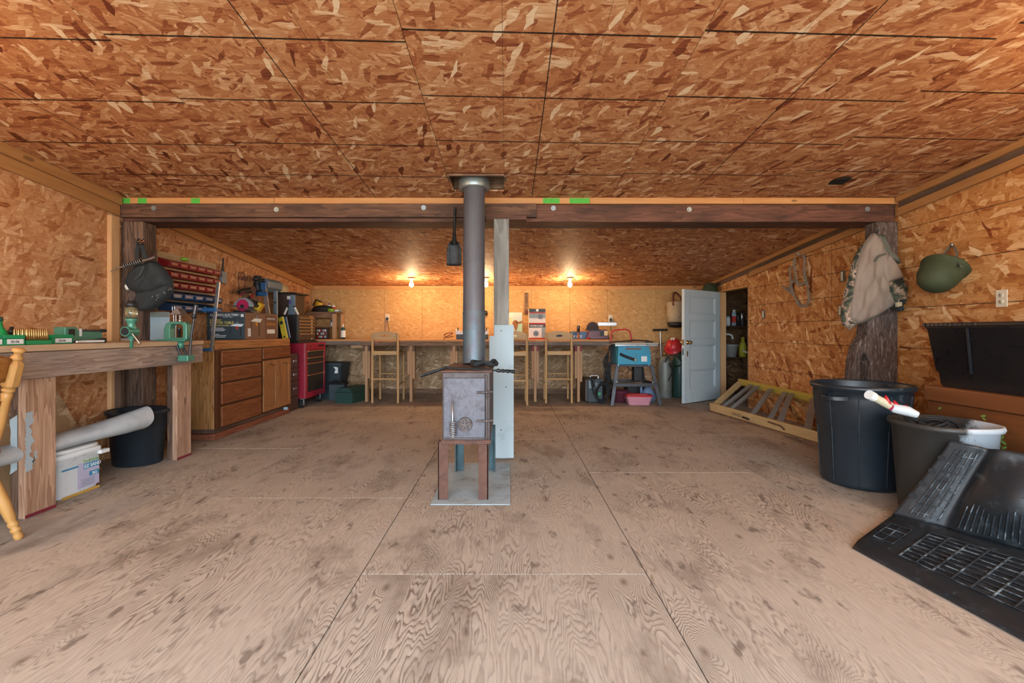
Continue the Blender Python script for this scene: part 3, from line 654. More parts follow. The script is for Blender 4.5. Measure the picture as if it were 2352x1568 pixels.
def dens(poly, k=4):
    o = []
    for i in range(len(poly)):
        a, b = poly[i], poly[(i + 1) % len(poly)]
        for j in range(k): o.append((a[0] + (b[0] - a[0]) * j / k, a[1] + (b[1] - a[1]) * j / k))
    return o
def arc(cx, cy, r, a0, a1, n=12): return [(cx + r * math.cos(R(a0 + (a1 - a0) * i / n)), cy + r * math.sin(R(a0 + (a1 - a0) * i / n))) for i in range(n + 1)]
def helix(p0, p1, r, turns, per=10):
    p0, p1 = Vector(p0), Vector(p1); d = p1 - p0; u = d.normalized().orthogonal().normalized(); w = d.normalized().cross(u); n = int(turns * per); o = []
    for i in range(n + 1):
        t = i / n; rr = r(t) if callable(r) else r; a = 2 * math.pi * turns * t
        o.append(p0 + d * t + rr * (math.cos(a) * u + math.sin(a) * w))
    return o

# ------------------------------------------------------------------ wood stove in the middle
tag(MB().box(-0.475, 0.012, 2.757, 3.63, 0.0005, 0.006).build('hearth_plate', 'hearth', bevel=0.002, seg=1), 'blue-gray sheet metal plate on the floor under the wood stove', 'hearth plate')
st = thing('wood_stove', 'small rusty steel wood stove standing on tall legs', 'stove', (-0.264, 3.16, 0.006))
S0, S1, T0, T1 = -0.412, -0.116, 2.83, 3.49
MB().box(S0, S1, T0, T1, 0.352, 0.80).build('firebox', 'steel_stove', st, w=True, bevel=0.006)
MB().box(S0 - .012, S1 + .014, T0 - .03, T1 + .03, 0.80, 0.812).build('top_plate', 'rust', st, w=True, bevel=0.003)
MB().box(S0 - .004, S1 + .006, T0 - .012, T0 + .03, 0.352, 0.38).build('bottom_rail', 'rust', st, w=True, bevel=0.004)
dr = MB().box(-0.402, -0.145, T0 - .016, T0 - .002, 0.395, 0.765).build('stove_door', 'steel_door', st, w=True, bevel=0.004)
MB().tube([(-0.152, T0 - .02, 0.77), (-0.138, T0 - .024, 0.755), (-0.136, T0 - .024, 0.42), (-0.142, T0 - .02, 0.40), (-0.128, T0 - .012, 0.392)], 0.006).build('hinge_rod', 'steel_stove', dr, w=True)
for z in (0.677, 0.50): MB().tube([(-0.195, T0 - .022, z), (-0.15, T0 - .028, z), (-0.095, T0 - .02, z + .004)], [0.007, 0.008, 0.006]).build('hinge_strap', 'steel_stove', dr, w=True)
kc = at(1068, 975, T0 - .02)
mb = MB(); mb.cyl(kc + Vector((0, .006, 0)), kc - Vector((0, .008, 0)), 0.047, 0.044, n=28)
kn = mb.build('draft_dial', 'steel_stove', dr, w=True)
star = []; NS = 40
for i in range(NS): a = 2 * math.pi * i / NS + .3; r_ = 0.025 + 0.015 * math.cos(5 * (a - math.pi / 2)); star.append((kc.x + r_ * math.cos(a), kc.z + r_ * math.sin(a)))
MB().prism(star, T0 - .038, T0 - .028).build('star_knob', 'steel_stove', kn, w=True, bevel=0.004)
MB().tube([at(1038, 922, T0 - .01), at(1039, 922, T0 - .045), at(1039.5, 968, T0 - .05)], 0.0055).build('latch_rod', 'steel', dr, w=True)
MB().tube(helix(at(1040, 966, T0 - .05), at(1041, 1003, T0 - .05), lambda t: 0.011 + 0.011 * math.sin(math.pi * min(1, t * 0.75 + .15)), 9), 0.0028, n=5).build('coil_handle', 'steel', dr, w=True)
for (a, b, c, m, z1) in ((1006, 1029, 1150, 'rust', .37), (1099, 1121, 1150, 'rust', .37), (1047, 1066, 1081, 'steel_teal', .35), (1123, 1138, 1081, 'steel_teal', .35)):
    Y = 1.05 * F / (c - CY); x0, x1 = (a - CX) / F * Y, (b - CX) / F * Y; mb = MB()
    s = 1 if c > 1100 else -1
    mb.box(x0, x1, min(Y, Y + s * .008), max(Y, Y + s * .008), 0.007, z1)
    if (a + b) / 2 < 1085: mb.box(x0, x0 + .008, min(Y, Y + s * .055), max(Y, Y + s * .055), 0.007, z1)
    else: mb.box(x1 - .008, x1, min(Y, Y + s * .055), max(Y, Y + s * .055), 0.007, z1)
    mb.build('leg', m, st, w=True, bevel=0.002)
pp = thing('stove_pipe', 'tall gray stove pipe rising from the stove to the ceiling hole', 'stove pipe', (-0.2555, 3.38, 0.812))
path = [(0.812, -0.2555, 3.38), (1.055, -0.259, 3.42), (1.195, -0.262, 3.445), (1.58, -0.266, 3.50), (2.21, -0.271, 3.60)]
for i, (r0, r1, m) in enumerate(((0.0835, 0.083, 'pipe_blue'), (0.0845, 0.0845, 'pipe_blue'), (0.083, 0.0825, 'pipe_gray'), (0.0835, 0.0835, 'pipe_gray'))):
    a, b = path[i], path[i + 1]; mb = MB()
    p0, p1 = Vector((a[1], a[2], a[0])), Vector((b[1], b[2], b[0])); d = (p1 - p0).normalized()
    mb.cyl(p0, p1 - d * .012, r0, r1, n=40); mb.cyl(p1 - d * .012, p1, r1 + .0018, r1 + .0018, n=40)
    o = mb.build('pipe_section', m, pp, w=True)
MB().lathe([(0.0845, -.01), (0.118, -.012), (0.122, 0.0), (0.122, 0.055), (0.112, 0.07), (0.0845, 0.075)], (-0.271, 3.602, 2.185), n=36).build('ceiling_collar', 'galv', pp, w=True)
# ash shovel across the stove top, and a black strap
sh = thing('ash_shovel', 'iron ash shovel with twisted handle lying across the stove top', 'shovel', (-0.25, 2.85, 0.815))
q = lambda px, py, Y=2.82: at(px, py, Y)
rings = []
for t, wd, dz in ((0, .028, 0), (.2, .05, -.002), (.6, .055, -.004), (1, .045, -.002)):
    c = q(1026, 844).lerp(q(968, 864), t); rings.append([c + Vector((0, -wd, .010)), c + Vector((0, -wd * .5, dz)), c + Vector((0, wd * .5, dz)), c + Vector((0, wd, .010)), c + Vector((0, wd * .5, dz - .004)), c + Vector((0, -wd * .5, dz - .004))])
MB().loft(rings).build('blade', 'iron', sh, w=True)
MB().tube([q(1024, 844), q(1060, 846), q(1140, 850.5)], 0.0055).build('rod', 'iron', sh, w=True)
mb = MB(); pts = [q(1139 + 44 * i / 24, 850.5 + 3 * i / 24) for i in range(25)]
mb.tube(pts, [0.006 + 0.006 * abs(math.sin(i * math.pi / 6)) for i in range(25)], n=8); mb.tube(helix(q(1142, 851), q(1180, 853), 0.008, 4), 0.004, n=6); mb.build('twisted_handle', 'iron', sh, w=True)
mb = MB(); pts = []
for i in range(28):
    a = 2 * math.pi * i / 28; pts.append(Vector((-0.165 + 0.085 * math.cos(a), 3.12 + 0.10 * math.sin(a), 0.836 + 0.012 * math.sin(3 * a))))
mb.tube(pts, [0.012 + 0.006 * math.sin(5 * i) for i in range(28)], n=7, closed=True); tag(mb.build('black_strap', 'cloth_black'), 'crumpled black strap loop lying on the stove top', 'strap')
# coal scuttle shovel on the beam
cs = thing('coal_shovel', 'black coal shovel hanging from the beam left of the stove pipe', 'shovel', at(1044, 612, 3.862))
MB().tube([at(1044.5, 476, 3.862), at(1043.5, 552, 3.855)], 0.0105, n=10).build('handle', 'iron', cs, w=True)
MB().tube([at(1043.5, 530, 3.855), at(1043.5, 548, 3.853), at(1043.5, 562, 3.85)], [0.012, 0.017, 0.026], n=10).build('socket', 'iron', cs, w=True)
out = [(1033, 558), (1037, 553), (1050, 553), (1055, 558), (1060, 572), (1060.5, 608), (1044, 610), (1027, 608), (1027, 572)]
pts = []
for j in range(9):
    t = j / 8; y = 555 + 55 * t; hw = 9 + 8 * min(1, t / .3)
    for i in range(9):
        s = i / 4 - 1; pts.append(at(1043.7 + hw * s, y, 3.86) + Vector((0, -.018 * s * s - .006 * (1 - t), 0)))
MB().sheet(pts, 9, 9, 0.003, (0, 1, 0)).build('scoop', 'iron', cs, w=True)

# ------------------------------------------------------------------ left workbench
WX, WZ = -2.70, 0.975
wb = thing('workbench', 'heavy timber workbench along the left wall under the green tools', 'workbench', (-3.0, 2.6, 0))
for x0, x1 in ((-3.325, -3.02), (-3.018, WX - .002)): MB().box(x0, x1, 1.15, 3.895 if x0 < -3.2 else 4.0, WZ - .04, WZ).build('top_board', 'lumber_pale', wb, w=True, bevel=0.003)
MB().box(WX - .002, WX + .02, 1.15, 4.0, WZ - .035, WZ).build('edge_strip', 'lumber_pale', wb, w=True, bevel=0.003)
MB().box(WX - .04, WX + .012, 1.15, 4.0, 0.785, WZ - .0405).build('apron', 'lumber_bench_y', wb, w=True, bevel=0.003)
for y0, y1 in ((2.55, 2.725), (3.72, 3.885)):
    MB().box(WX - .05, WX - .01, y0, y1, 0.0, 0.784).build('leg', 'lumber_leg_z', wb, w=True, bevel=0.003)
    MB().box(WX - .092, WX - .052, y0, y1, 0.0, 0.784).build('leg', 'lumber_dark_z', wb, w=True, bevel=0.003)
rs = random.Random(3)
def jag(c0, c1, z0, z1, n=44, k=.007):                        # ragged paint patch outline
    o = []
    for i in range(n): o.append((c0 + rs.uniform(-.004, .004), z0 + (z1 - z0) * i / n))
    for i in range(n): o.append((c1 + rs.uniform(-k, k) * .6 + k * 1.2 * math.sin(i * .37) + k * .8 * math.sin(i * .9 + 1), z1 - (z1 - z0) * i / n))
    return o
MB().prism(jag(2.552, 2.585, .26, .60), WX - .0098, WX - .0088, 'X').build('paint_smear', 'paint_graybl', wb, w=True)
MB().prism(jag(2.60, 2.605, .30, .37, 14, .008), WX - .0098, WX - .0088, 'X').build('paint_smear', 'paint_graybl', wb, w=True)
MB().prism(jag(WX - .0905, WX - .053, .25, .585, 12, .0006), 2.5485, 2.5498).build('paint_smear', 'paint_graybl', wb, w=True)
for y0, y1 in ((2.55, 2.725), (3.72, 3.885)): MB().box(WX - .0098, WX - .009, y0, y1, 0.001, 0.02).build('paint_edge', 'red_paint', wb, w=True)
for y in (1.25, 2.6, 3.8): MB().box(-3.32, -3.24, y, y + .04, 0.0, WZ - .041).build('rear_leg', 'lumber_dark_z', wb, w=True)

# turned maple chair pulled up to the bench
ch = thing('dining_chair', 'honey maple chair with turned posts pulled up to the left workbench', 'chair', (-2.72, 2.1, 0))
def turned(p0, p1, prof, name, mat, parent):
    mb = MB(); p0, p1 = Vector(p0), Vector(p1); n = len(prof)
    mb.tube([p0.lerp(p1, t) for t, r in prof], [r for t, r in prof], n=14); return mb.build(name, mat, parent, w=True)
legprof = [(0, .012), (.01, .016), (.05, .020), (.09, .015), (.10, .021), (.13, .021), (.14, .014), (.17, .020), (.19, .022), (.22, .016), (.24, .021), (.45, .027), (.72, .022), (.76, .028), (.80, .022), (1.0, .018)]
for (a, b) in (((-2.477, 2.305), (-2.60, 2.25)), ((-2.477, 1.90), (-2.60, 1.95)), ((-2.98, 2.34), (-2.86, 2.26)), ((-2.98, 1.87), (-2.86, 1.94))):
    turned((a[0], a[1], 0.0), (b[0], b[1], 0.435), legprof, 'leg', 'maple', ch)
MB().lathe([(0.0, .432), (.20, .432), (.225, .445), (.225, .46), (.20, .472), (.10, .466), (0, .464)], (-2.73, 2.10, 0), n=32, sy=1.02, sq=3.2).build('seat', 'maple_rail', ch, w=True)
for yy in (2.30, 1.90):
    p0, p1 = Vector((-2.605, yy, .465)), Vector((-2.475, yy, .955))
    pr = [(0, .018), (.05, .020), (.25, .024), (.50, .020), (.555, .024), (.57, .017), (.585, .026), (.60, .026), (.615, .018)]
    turned(p0, p1, pr, 'back_post', 'maple', ch)
    d = (p1 - p0).normalized(); u = Vector((0, 1, 0)); wv = d.cross(u).normalized(); rings = []
    for t, h in ((.615, .020), (.645, .030), (.86, .030), (.90, .018)):
        c = p0.lerp(p1, t); rings.append([c + h * (u * a + wv * b) for a, b in ((1, .55), (.55, 1), (-.55, 1), (-1, .55), (-1, -.55), (-.55, -1), (.55, -1), (1, -.55))])
    o = MB().loft(rings, True, False).build('post_block', 'maple', ch, w=True, bevel=0.002)
    turned(p0.lerp(p1, .895), p0.lerp(p1, 1.03), [(0, .016), (.15, .025), (.3, .025), (.4, .017), (.6, .016), (.7, .026), (.85, .027), (.95, .02), (1, .006)], 'finial', 'maple', ch)
for z, hgt in ((.80, .11), (.64, .06)):
    pts = []
    for j in range(5):
        for i in range(9):
            t = i / 8; zz = z + hgt * (j / 4) * (1 + .35 * math.sin(math.pi * t)); pts.append(Vector((-2.605 + (zz - .465) * .265 + .035 * math.sin(math.pi * t), 1.91 + .38 * t, zz)))
    MB().sheet(pts, 9, 5, 0.018, (-1, 0, 0)).build('back_rail', 'maple_rail', ch, w=True)
for a, b in (((-2.52, 2.28, .17), (-2.93, 2.31, .17)), ((-2.52, 1.93, .17), (-2.93, 1.9, .17)), ((-2.73, 2.295, .17), (-2.73, 1.91, .17))):
    turned(a, b, [(0, .010), (.3, .014), (.5, .018), (.7, .014), (1, .010)], 'stretcher', 'maple', ch)

# ---- reloading things on the bench top
def on_bench(px, X=-2.79): return atX(px, 785, X).y
b = thing('powder_bottle', 'green bottle with tapered neck at the left end of the workbench', 'bottle', (-2.86, on_bench(-4, -2.86), WZ))
MB().lathe([(0, 0), (.045, 0), (.048, .01), (.046, .05), (.03, .085), (.018, .105), (.016, .135), (0, .135)], n=20).build('body', 'green_bottle', b); MB().lathe([(0, .135), (.019, .135), (.019, .16), (0, .16)], n=16).build('cap', 'green_dark', b)
b = thing('oil_can', 'small white-banded can with black cap behind the green ammunition box', 'can', (-2.90, on_bench(27, -2.90), WZ))
MB().lathe([(0, 0), (.026, 0), (.026, .055), (.022, .062), (0, .062)], n=20).build('can_body', 'green_dark', b); MB().lathe([(.0262, .02), (.0266, .021), (.0266, .05), (.0262, .051)], n=20).build('white_band', 'white', b); MB().lathe([(0, .062), (.019, .062), (.019, .085), (.011, .088), (.009, .105), (0, .106)], n=16).build('cap', 'black', b)
def ammo_box(px0, px1, label, X=-2.74, h=.058, txt='30-06'):
    y0, y1 = on_bench(px0, X), on_bench(px1, X); t = thing('ammunition_box', label, 'box', (X - .05, (y0 + y1) / 2, WZ), group='green cartridge boxes'); L = (y1 - y0) / 2
    MB().box(-.05, .05, -L, L, 0, h * .62).build('tray', 'green_plastic', t, bevel=0.003); MB().box(-.051, .051, -L - .001, L + .001, h * .63, h).build('lid', 'green_plastic', t, bevel=0.004)
    lb = MB().box(.0515, .0522, -L * .75, L * .8, .008, h * .6).build('paper_label', 'paper', t); text('lettering', txt, .02, 'ink', lb, (.0524, -L * .45, .014), FACE_PX)
    return t
ammo_box(-30, 8, 'white-labelled green cartridge box cut by the left picture edge', txt='E')
ammo_box(9, 58, 'green cartridge box with a handwritten label left of the brass cartridges')
ammo_box(120, 169, 'green cartridge box with a printed label right of the brass cartridges', X=-2.80)
y0, y1 = on_bench(60, -2.75), on_bench(120, -2.75)
t = thing('cartridge_tray', 'open green tray holding rows of upright brass cartridges', 'cartridge tray', (-2.80, (y0 + y1) / 2, WZ)); L = (y1 - y0) / 2
MB().box(-.05, .05, -L, L, 0, .026).build('tray', 'green_plastic', t, bevel=0.004)
c0 = None
for i in range(10):
    for j in range(4):
        loc = (-.036 + .024 * j, -L + .018 + i * (2 * L - .036) / 9, .0)
        if c0 is None:
            c0 = MB().lathe([(0, .02), (.0072, .02), (.0074, .064), (.0055, .072), (.005, .086), (.002, .094), (0, .094)], n=8).build('cartridge', 'brass', t, origin=(0, 0, 0)); c0.location = loc
        else: share(c0, 'cartridge', t, loc)
mb = MB(); lidm = Matrix.Translation((-.09, 0.03, .03)) @ Matrix.Rotation(R(-70), 4, 'Y'); mb.box(-.05, .05, -L * .7, L * .8, -.008, .008, m=lidm); mb.build('open_lid', 'green_plastic', t, bevel=0.003)
tag(MB().lathe([(0, 0), (.05, 0), (.055, .008), (.055, .05), (.05, .052), (.05, .012), (0, .01)], (-2.99, on_bench(70, -2.99), WZ + .0005), n=24).build('round_dish', 'black'), 'black round dish behind the brass cartridges', 'dish')
# balance scale
y0, y1 = on_bench(136, -2.99), on_bench(226, -2.99)
t = thing('powder_scale', 'teal reloading balance scale with dark beam at the back of the workbench', 'scale', (-2.99, (y0 + y1) / 2, WZ)); L = (y1 - y0) / 2
MB().prism([(-L, 0), (L * .9, 0), (L * .95, .03), (L * .9, .075), (-L * .35, .085), (-L * .4, .108), (-L * .97, .108), (-L, .09)], -.04, .04, 'X').build('base', 'press_green', t, bevel=0.006)
MB().box(.041, .043, -L * .85, -L * .55, .05, .095).build('scale_plate', 'black', t); MB().box(.041, .043, -L * .32, -L * .2, .045, .098).build('pointer_plate', 'white', t)
MB().box(.03, .046, -L * .2, L * .7, .078, .092).build('beam', 'steel_dark', t, bevel=0.002); MB().cyl((.038, L * .85, .085), (.038, L * 1.1, .083), .012, n=12).build('weight', 'steel_dark', t)
y = on_bench(205, -2.78); t = thing('hand_tool', 'gray pliers-like hand tool lying in front of the balance scale', 'tool', (-2.78, y, WZ))
MB().tube([(-.01, -.10, .012), (0, -.03, .013), (.0, .03, .014), (-.01, .12, .016)], [.007, .011, .012, .02], n=10).build('handle', 'steel_dark', t); MB().tube([(.02, -.11, .012), (.012, -.02, .012), (.025, .08, .012)], [.006, .009, .008], n=8).build('handle', 'white', t)

# powder measure clamped to the bench edge
pY = atX(302, 785, WX + .05).y
t = thing('powder_measure', 'green powder measure with clear hopper clamped to the workbench edge', 'powder measure', (WX + .05, pY, .88))
z = lambda py: H - (py - CY) / F * pY - .88
MB().lathe([(0, z(797)), (.010, z(797)), (.012, z(780)), (.022, z(778)), (.024, z(762)), (.03, z(752)), (.022, z(747)), (.029, z(738)), (.036, z(736)), (.036, z(732)), (0, z(732))], n=24).build('body', 'press_green', t)
MB().lathe([(.0325, z(733)), (.034, z(733)), (.034, z(704)), (.0325, z(704))], n=28).build('hopper', 'glass_yel', t)
MB().lathe([(0, z(732.8)), (.03, z(732.8)), (.03, z(728)), (0, z(728))], n=24).build('powder', 'steel_dark', t)
MB().lathe([(0, z(705)), (.037, z(705)), (.037, z(697)), (.024, z(694)), (.022, z(690)), (0, z(690))], n=28).build('hopper_cap', 'black', t)
mb = MB(); mb.cyl((0.0, -.055, z(761)), (0, .03, z(761)), .034, n=26); mb.build('drum_housing', 'press_green', t); MB().cyl((0, -.058, z(761)), (0, -.0545, z(761)), .027, n=24).build('drum', 'black', t)
MB().tube([(.03, -.03, z(766)), (.05, -.03, z(774)), (.085, -.03, z(789))], [.006, .007, .009], n=8).build('handle', 'steel', t)
MB().box(-.07, .008, -.012, .012, z(782), z(777)).build('bracket', 'steel', t, bevel=0.002); MB().lathe([(0, z(800)), (.008, z(800)), (.011, z(790)), (0, z(790))], n=14).build('drop_tube', 'green_bottle', t)
# press
rY = atX(416, 785, WX + .03).y
t = thing('reloading_press', 'green cast reloading press bolted to the end of the workbench', 'press', (WX + .0, rY, .80))
z = lambda py: H - (py - CY) / F * rY - .80
k = rY / F
outer = [(-26 * k, z(779)), (-26 * k, z(755)), (-20 * k, z(742)), (-8 * k, z(738)), (22 * k, z(739)), (27 * k, z(745)), (27 * k, z(779))]
inner = [(-11 * k, z(775)), (-11 * k, z(755)), (-9 * k, z(746)), (-4 * k, z(744.5)), (15 * k, z(745)), (18 * k, z(749)), (18 * k, z(775))]
mb = MB(); holed(mb, outer, inner, -.03, .03, 'Y'); mb.build('frame', 'press_green', t, bevel=0.005)
MB().box(-40 * k, 27 * k, -.05, .05, z(783), z(779)).build('base_flange', 'press_green', t, bevel=0.004)
MB().lathe([(0, z(800)), (.02, z(800)), (.026, z(783)), (0, z(783))], (8 * k, 0, 0), n=20).build('ram_barrel', 'press_green', t)
MB().lathe([(0, z(783)), (.011, z(783)), (.011, z(757)), (.016, z(756)), (.016, z(752)), (0, z(752))], (4 * k, 0, 0), n=16).build('ram', 'steel_dark', t)
MB().lathe([(0, z(741)), (.014, z(741)), (.014, z(735)), (.008, z(733)), (.008, z(728)), (.012, z(727)), (.012, z(724)), (0, z(724))], (6 * k, 0, 0), n=16).build('die', 'steel', t)
for s in (-1, 1): MB().tube([(0, s * .03, z(784)), (16 * k, s * .03, z(818))], .009, n=8).build('link', 'steel_dark', t)
MB().box(8 * k, 32 * k, -.04, .04, z(829), z(815)).build('toggle_block', 'press_green', t, bevel=0.006)
MB().tube([(28 * k, 0, z(820)), (32 * k, .0, z(770)), (40 * k, 0, z(722))], .0085, n=10).build('lever', 'steel_dark', t)
MB().lathe([(0, -.022), (.014, -.018), (.021, 0), (.014, .018), (0, .022)], (38 * k, 0, z(726)), n=16).build('lever_ball', 'black', t); MB().cyl((39 * k, 0, z(722)), (43 * k, 0, z(700)), .016, n=12).build('lever_grip', 'steel_dark', t)
# metal sheet leaning on the wall behind, wire rods
pY = 3.99; t = thing('metal_panel', 'frosted gray metal panel leaning on the wall behind the press', 'panel', (-3.1, pY, WZ))
p0, p1 = at(344, 0, pY).x, at(390, 0, pY).x
MB().box(p0, p1, pY - .004, pY + .004, WZ + .001, at(0, 728, pY).z).build('sheet', 'gray_print', t, w=True, bevel=0.002); MB().box(p0, p1, pY - .005, pY + .005, at(0, 728, pY).z, at(0, 716, pY).z).build('top_band', 'cyl_gray', t, w=True, bevel=0.002)
t = thing('tin_shade', 'small tin reflector on twin wire rods behind the press', 'reflector', (-2.95, 3.95, WZ))
for dx in (0, .02): MB().tube([at(398, 780, 3.95) + Vector((dx, 0, 0)), at(399, 728, 3.95) + Vector((dx, 0, 0)), at(396, 712, 3.95) + Vector((dx, 0, 0)), at(396, 704, 3.95) + Vector((dx, 0, 0))], .0035, n=6).build('rod', 'steel', t, w=True)
MB().prism([(at(p, q_, 3.95).x, at(p, q_, 3.95).z) for p, q_ in ((398, 722), (426, 722), (417, 709), (411, 711), (404, 718))], 3.9, 3.98).build('reflector', 'steel', t, w=True)
# ------------------------------------------------------------------ under the bench
bk = thing('waste_bin', 'black oval waste bin under the left workbench', 'bin', (-2.98, 3.66, 0))
MB().lathe([(0, 0), (.165, 0), (.172, .01), (.205, .40), (.222, .405), (.222, .425), (.214, .43), (.20, .42), (.168, .03), (0, .02)], n=36, sx=1.0, sy=.85).build('tub', 'plastic_navy', bk)
pl_ = thing('white_pail', 'white square pail with blue sand label under the left workbench', 'pail', (-2.93, 2.96, 0))
rings = []
for zz, h in ((0, .135), (.01, .14), (.245, .15), (.25, .158), (.275, .158), (.28, .15)): rings.append([Vector((a, b_, zz)) for a, b_ in rrect(-h, h, -h, h, .035)])
MB().loft(rings).build('bucket', 'white_gloss', pl_)
MB().lathe([(0, .28), (.155, .28), (.16, .29), (.155, .305), (0, .305)], n=32, sq=5).build('lid', 'white', pl_, bevel=0.003)
MB().box(.1515, .153, -.13, .13, .0, .014).build('gold_band', 'gold_band', pl_)
lb = MB().box(.1465, .1478, -.02, .132, .03, .215).build('label', 'label_lilac', pl_)
MB().box(.1475, .1495, .02, .13, .15, .185).build('blue_band', 'ink_blue', lb); MB().box(.147, .149, .06, .13, .095, .125).build('blue_band', 'ink_blue', lb); MB().box(.150, .1515, -.13, -.02, .175, .185).build('blue_band', 'ink_blue', lb)
text('lettering', 'Techniseal', .028, 'ink_green', lb, (.1500, .012, .192), FACE_PX); text('lettering', 'EZ SAND', .03, 'ink_white', lb, (.1497, .022, .157), FACE_PX, bold=.0006); text('lettering', 'RG', .026, 'ink_white', lb, (.1492, .08, .1), FACE_PX, bold=.0006)
for i in range(5): MB().box(.1478, .1488, .0 + .01 * (i % 2), .10, .04 + i * .01, .043 + i * .01).build('print_line', 'ink_gray', lb)
MB().box(.140, .175, .12, .185, .225, .25).build('side_lug', 'white', pl_, bevel=0.003)
# rolled vinyl
mb = MB(); A, B_ = Vector((-2.80, 2.39, .36)), Vector((-2.82, 3.48, .375)); rings = []
for i in range(15):
    t_ = i / 14; c = A.lerp(B_, t_); rx, rz = .075 + .03 * t_ + .006 * math.sin(9 * t_), .043 + .022 * t_ + .005 * math.sin(7 * t_ + 1)
    if i >= 13: rx *= .98; rz *= .96
    rings.append([c + Vector((rx * math.cos(a), 0.02 * math.sin(2 * a), rz * math.sin(a) + (.045 * max(0, math.sin(a + .5)) ** 6 * max(0, (t_ - .6) / .4)))) for a in [2 * math.pi * j / 28 for j in range(28)]])
tag(mb.loft(rings).build('vinyl_roll', 'vinyl_gray'), 'long gray vinyl roll lying across the white pail', 'roll')
def lean(pts, nm, mt, lab, cat, th, x0, slope):
    """board leaning on the left wall; pts in (y, distance up the board); local XY is its face"""
    a = math.atan(slope); o = MB().prism(pts, -th / 2, th / 2, 'Z').build(nm, mt, origin=(0, 0, 0))
    o.matrix_world = Matrix.Translation((x0, 0, .004)) @ Matrix(((0, -math.sin(a), math.cos(a), 0), (1, 0, 0, 0), (0, math.cos(a), math.sin(a), 0), (0, 0, 0, 1)))
    return tag(o, lab, cat)
lean([(2.5, 0), (3.455, 0), (3.42, .25), (3.35, .55), (3.33, .64), (3.2, .655), (2.5, .63)], 'strand_board_scrap', 'osb_low', 'cut strand board scrap leaning on the wall under the workbench', 'board', .015, -3.10, .34)
lean([(2.3, 0), (3.40, 0), (3.36, .25), (3.30, .47), (2.3, .46)], 'cardboard_sheet', 'cardboard', 'brown cardboard sheet leaning in front of the strand board scrap', 'cardboard', .006, -3.085, .34)

# ------------------------------------------------------------------ drawer cabinet
KX, K0, K1 = -2.84, 4.42, 5.90
kb = thing('drawer_cabinet', 'oak base cabinet with four drawers and two arched doors', 'cabinet', (-3.08, 5.16, 0))
MB().box(-3.325, KX - .02, K0, K1, .10, .935).build('carcass', 'oak', kb, w=True, bevel=0.003)
MB().box(-3.325, KX, K0 - .012, K1 + .01, .936, .965).build('worktop', 'oak_top', kb, w=True, bevel=0.003); MB().box(KX - .019, KX + .002, K0 - .012, K1 + .01, .875, .935).build('top_rail', 'oak_top', kb, w=True, bevel=0.003)
MB().box(KX - .0195, KX - .001, K0, K1, .10, .874).build('face_frame', 'oak_gap_shade', kb, w=True)
MB().box(-3.325, KX + .0, K0 - .03, K1, .0, .06).build('base_molding', 'base_red_y', kb, w=True, bevel=0.008, seg=3); MB().box(-3.325, KX - .03, K0 + .02, K1, .06, .10).build('toe_board', 'lumber_dark_y', kb, w=True)
KM = K0 + .79
for z0, z1 in ((.715, .862), (.555, .695), (.335, .535), (.115, .315)):
    d = MB().box(KX + .0005, KX + .024, K0 + .06, KM - .015, z0, z1).build('drawer_front', 'oak_dark_y', kb, w=True, bevel=0.006)
MB().box(KX + .0005, KX + .024, KM + .02, K1 - .02, .735, .862).build('drawer_front', 'oak_dark_y', kb, w=True, bevel=0.006)
MB().tube([(KX + .008, K0 + .05, .885), (KX + .01, K0 + .7, .878)], .006, n=8).build('wood_rod', 'oak_frame', kb, w=True)
ya, yb_ = KM + .02, K1 - .02; ym = (ya + yb_) / 2
for a, b_ in ((ya, ym - .002), (ym + .002, yb_)):
    dd = MB().box(KX + .0005, KX + .010, a + .02, b_ - .02, .14, .70).build('door', 'oak_frame', kb, w=True)
    out_ = [(a, .125), (b_, .125), (b_, .715), (a, .715)]; mid = (a + b_) / 2
    inn = [(a + .05, .20)] + [(a + .05 + (b_ - a - .1) * i / 8, .20 - .03 * math.sin(math.pi * i / 8)) for i in range(1, 8)] + [(b_ - .05, .20), (b_ - .05, .64)] + [(b_ - .05 - (b_ - a - .1) * i / 8, .64 + .03 * math.sin(math.pi * i / 8)) for i in range(1, 8)] + [(a + .05, .64)]
    ou2 = [(a, .125)] + [(a + (b_ - a) * i / 8, .125) for i in range(1, 8)] + [(b_, .125), (b_, .715)] + [(b_ - (b_ - a) * i / 8, .715) for i in range(1, 8)] + [(a, .715)]
    mb = MB(); holed(mb, ou2, inn, KX + .0105, KX + .026, 'X'); mb.build('door_frame', 'oak_frame', dd, w=True, bevel=0.003)
tag(MB().box(KX - .02, KX + .03, K1 - .12, K1 - .10, .06, .095).build('label_scrap', 'jar', bevel=.003), 'pale scrap stuck at the far foot of the oak cabinet', 'scrap')

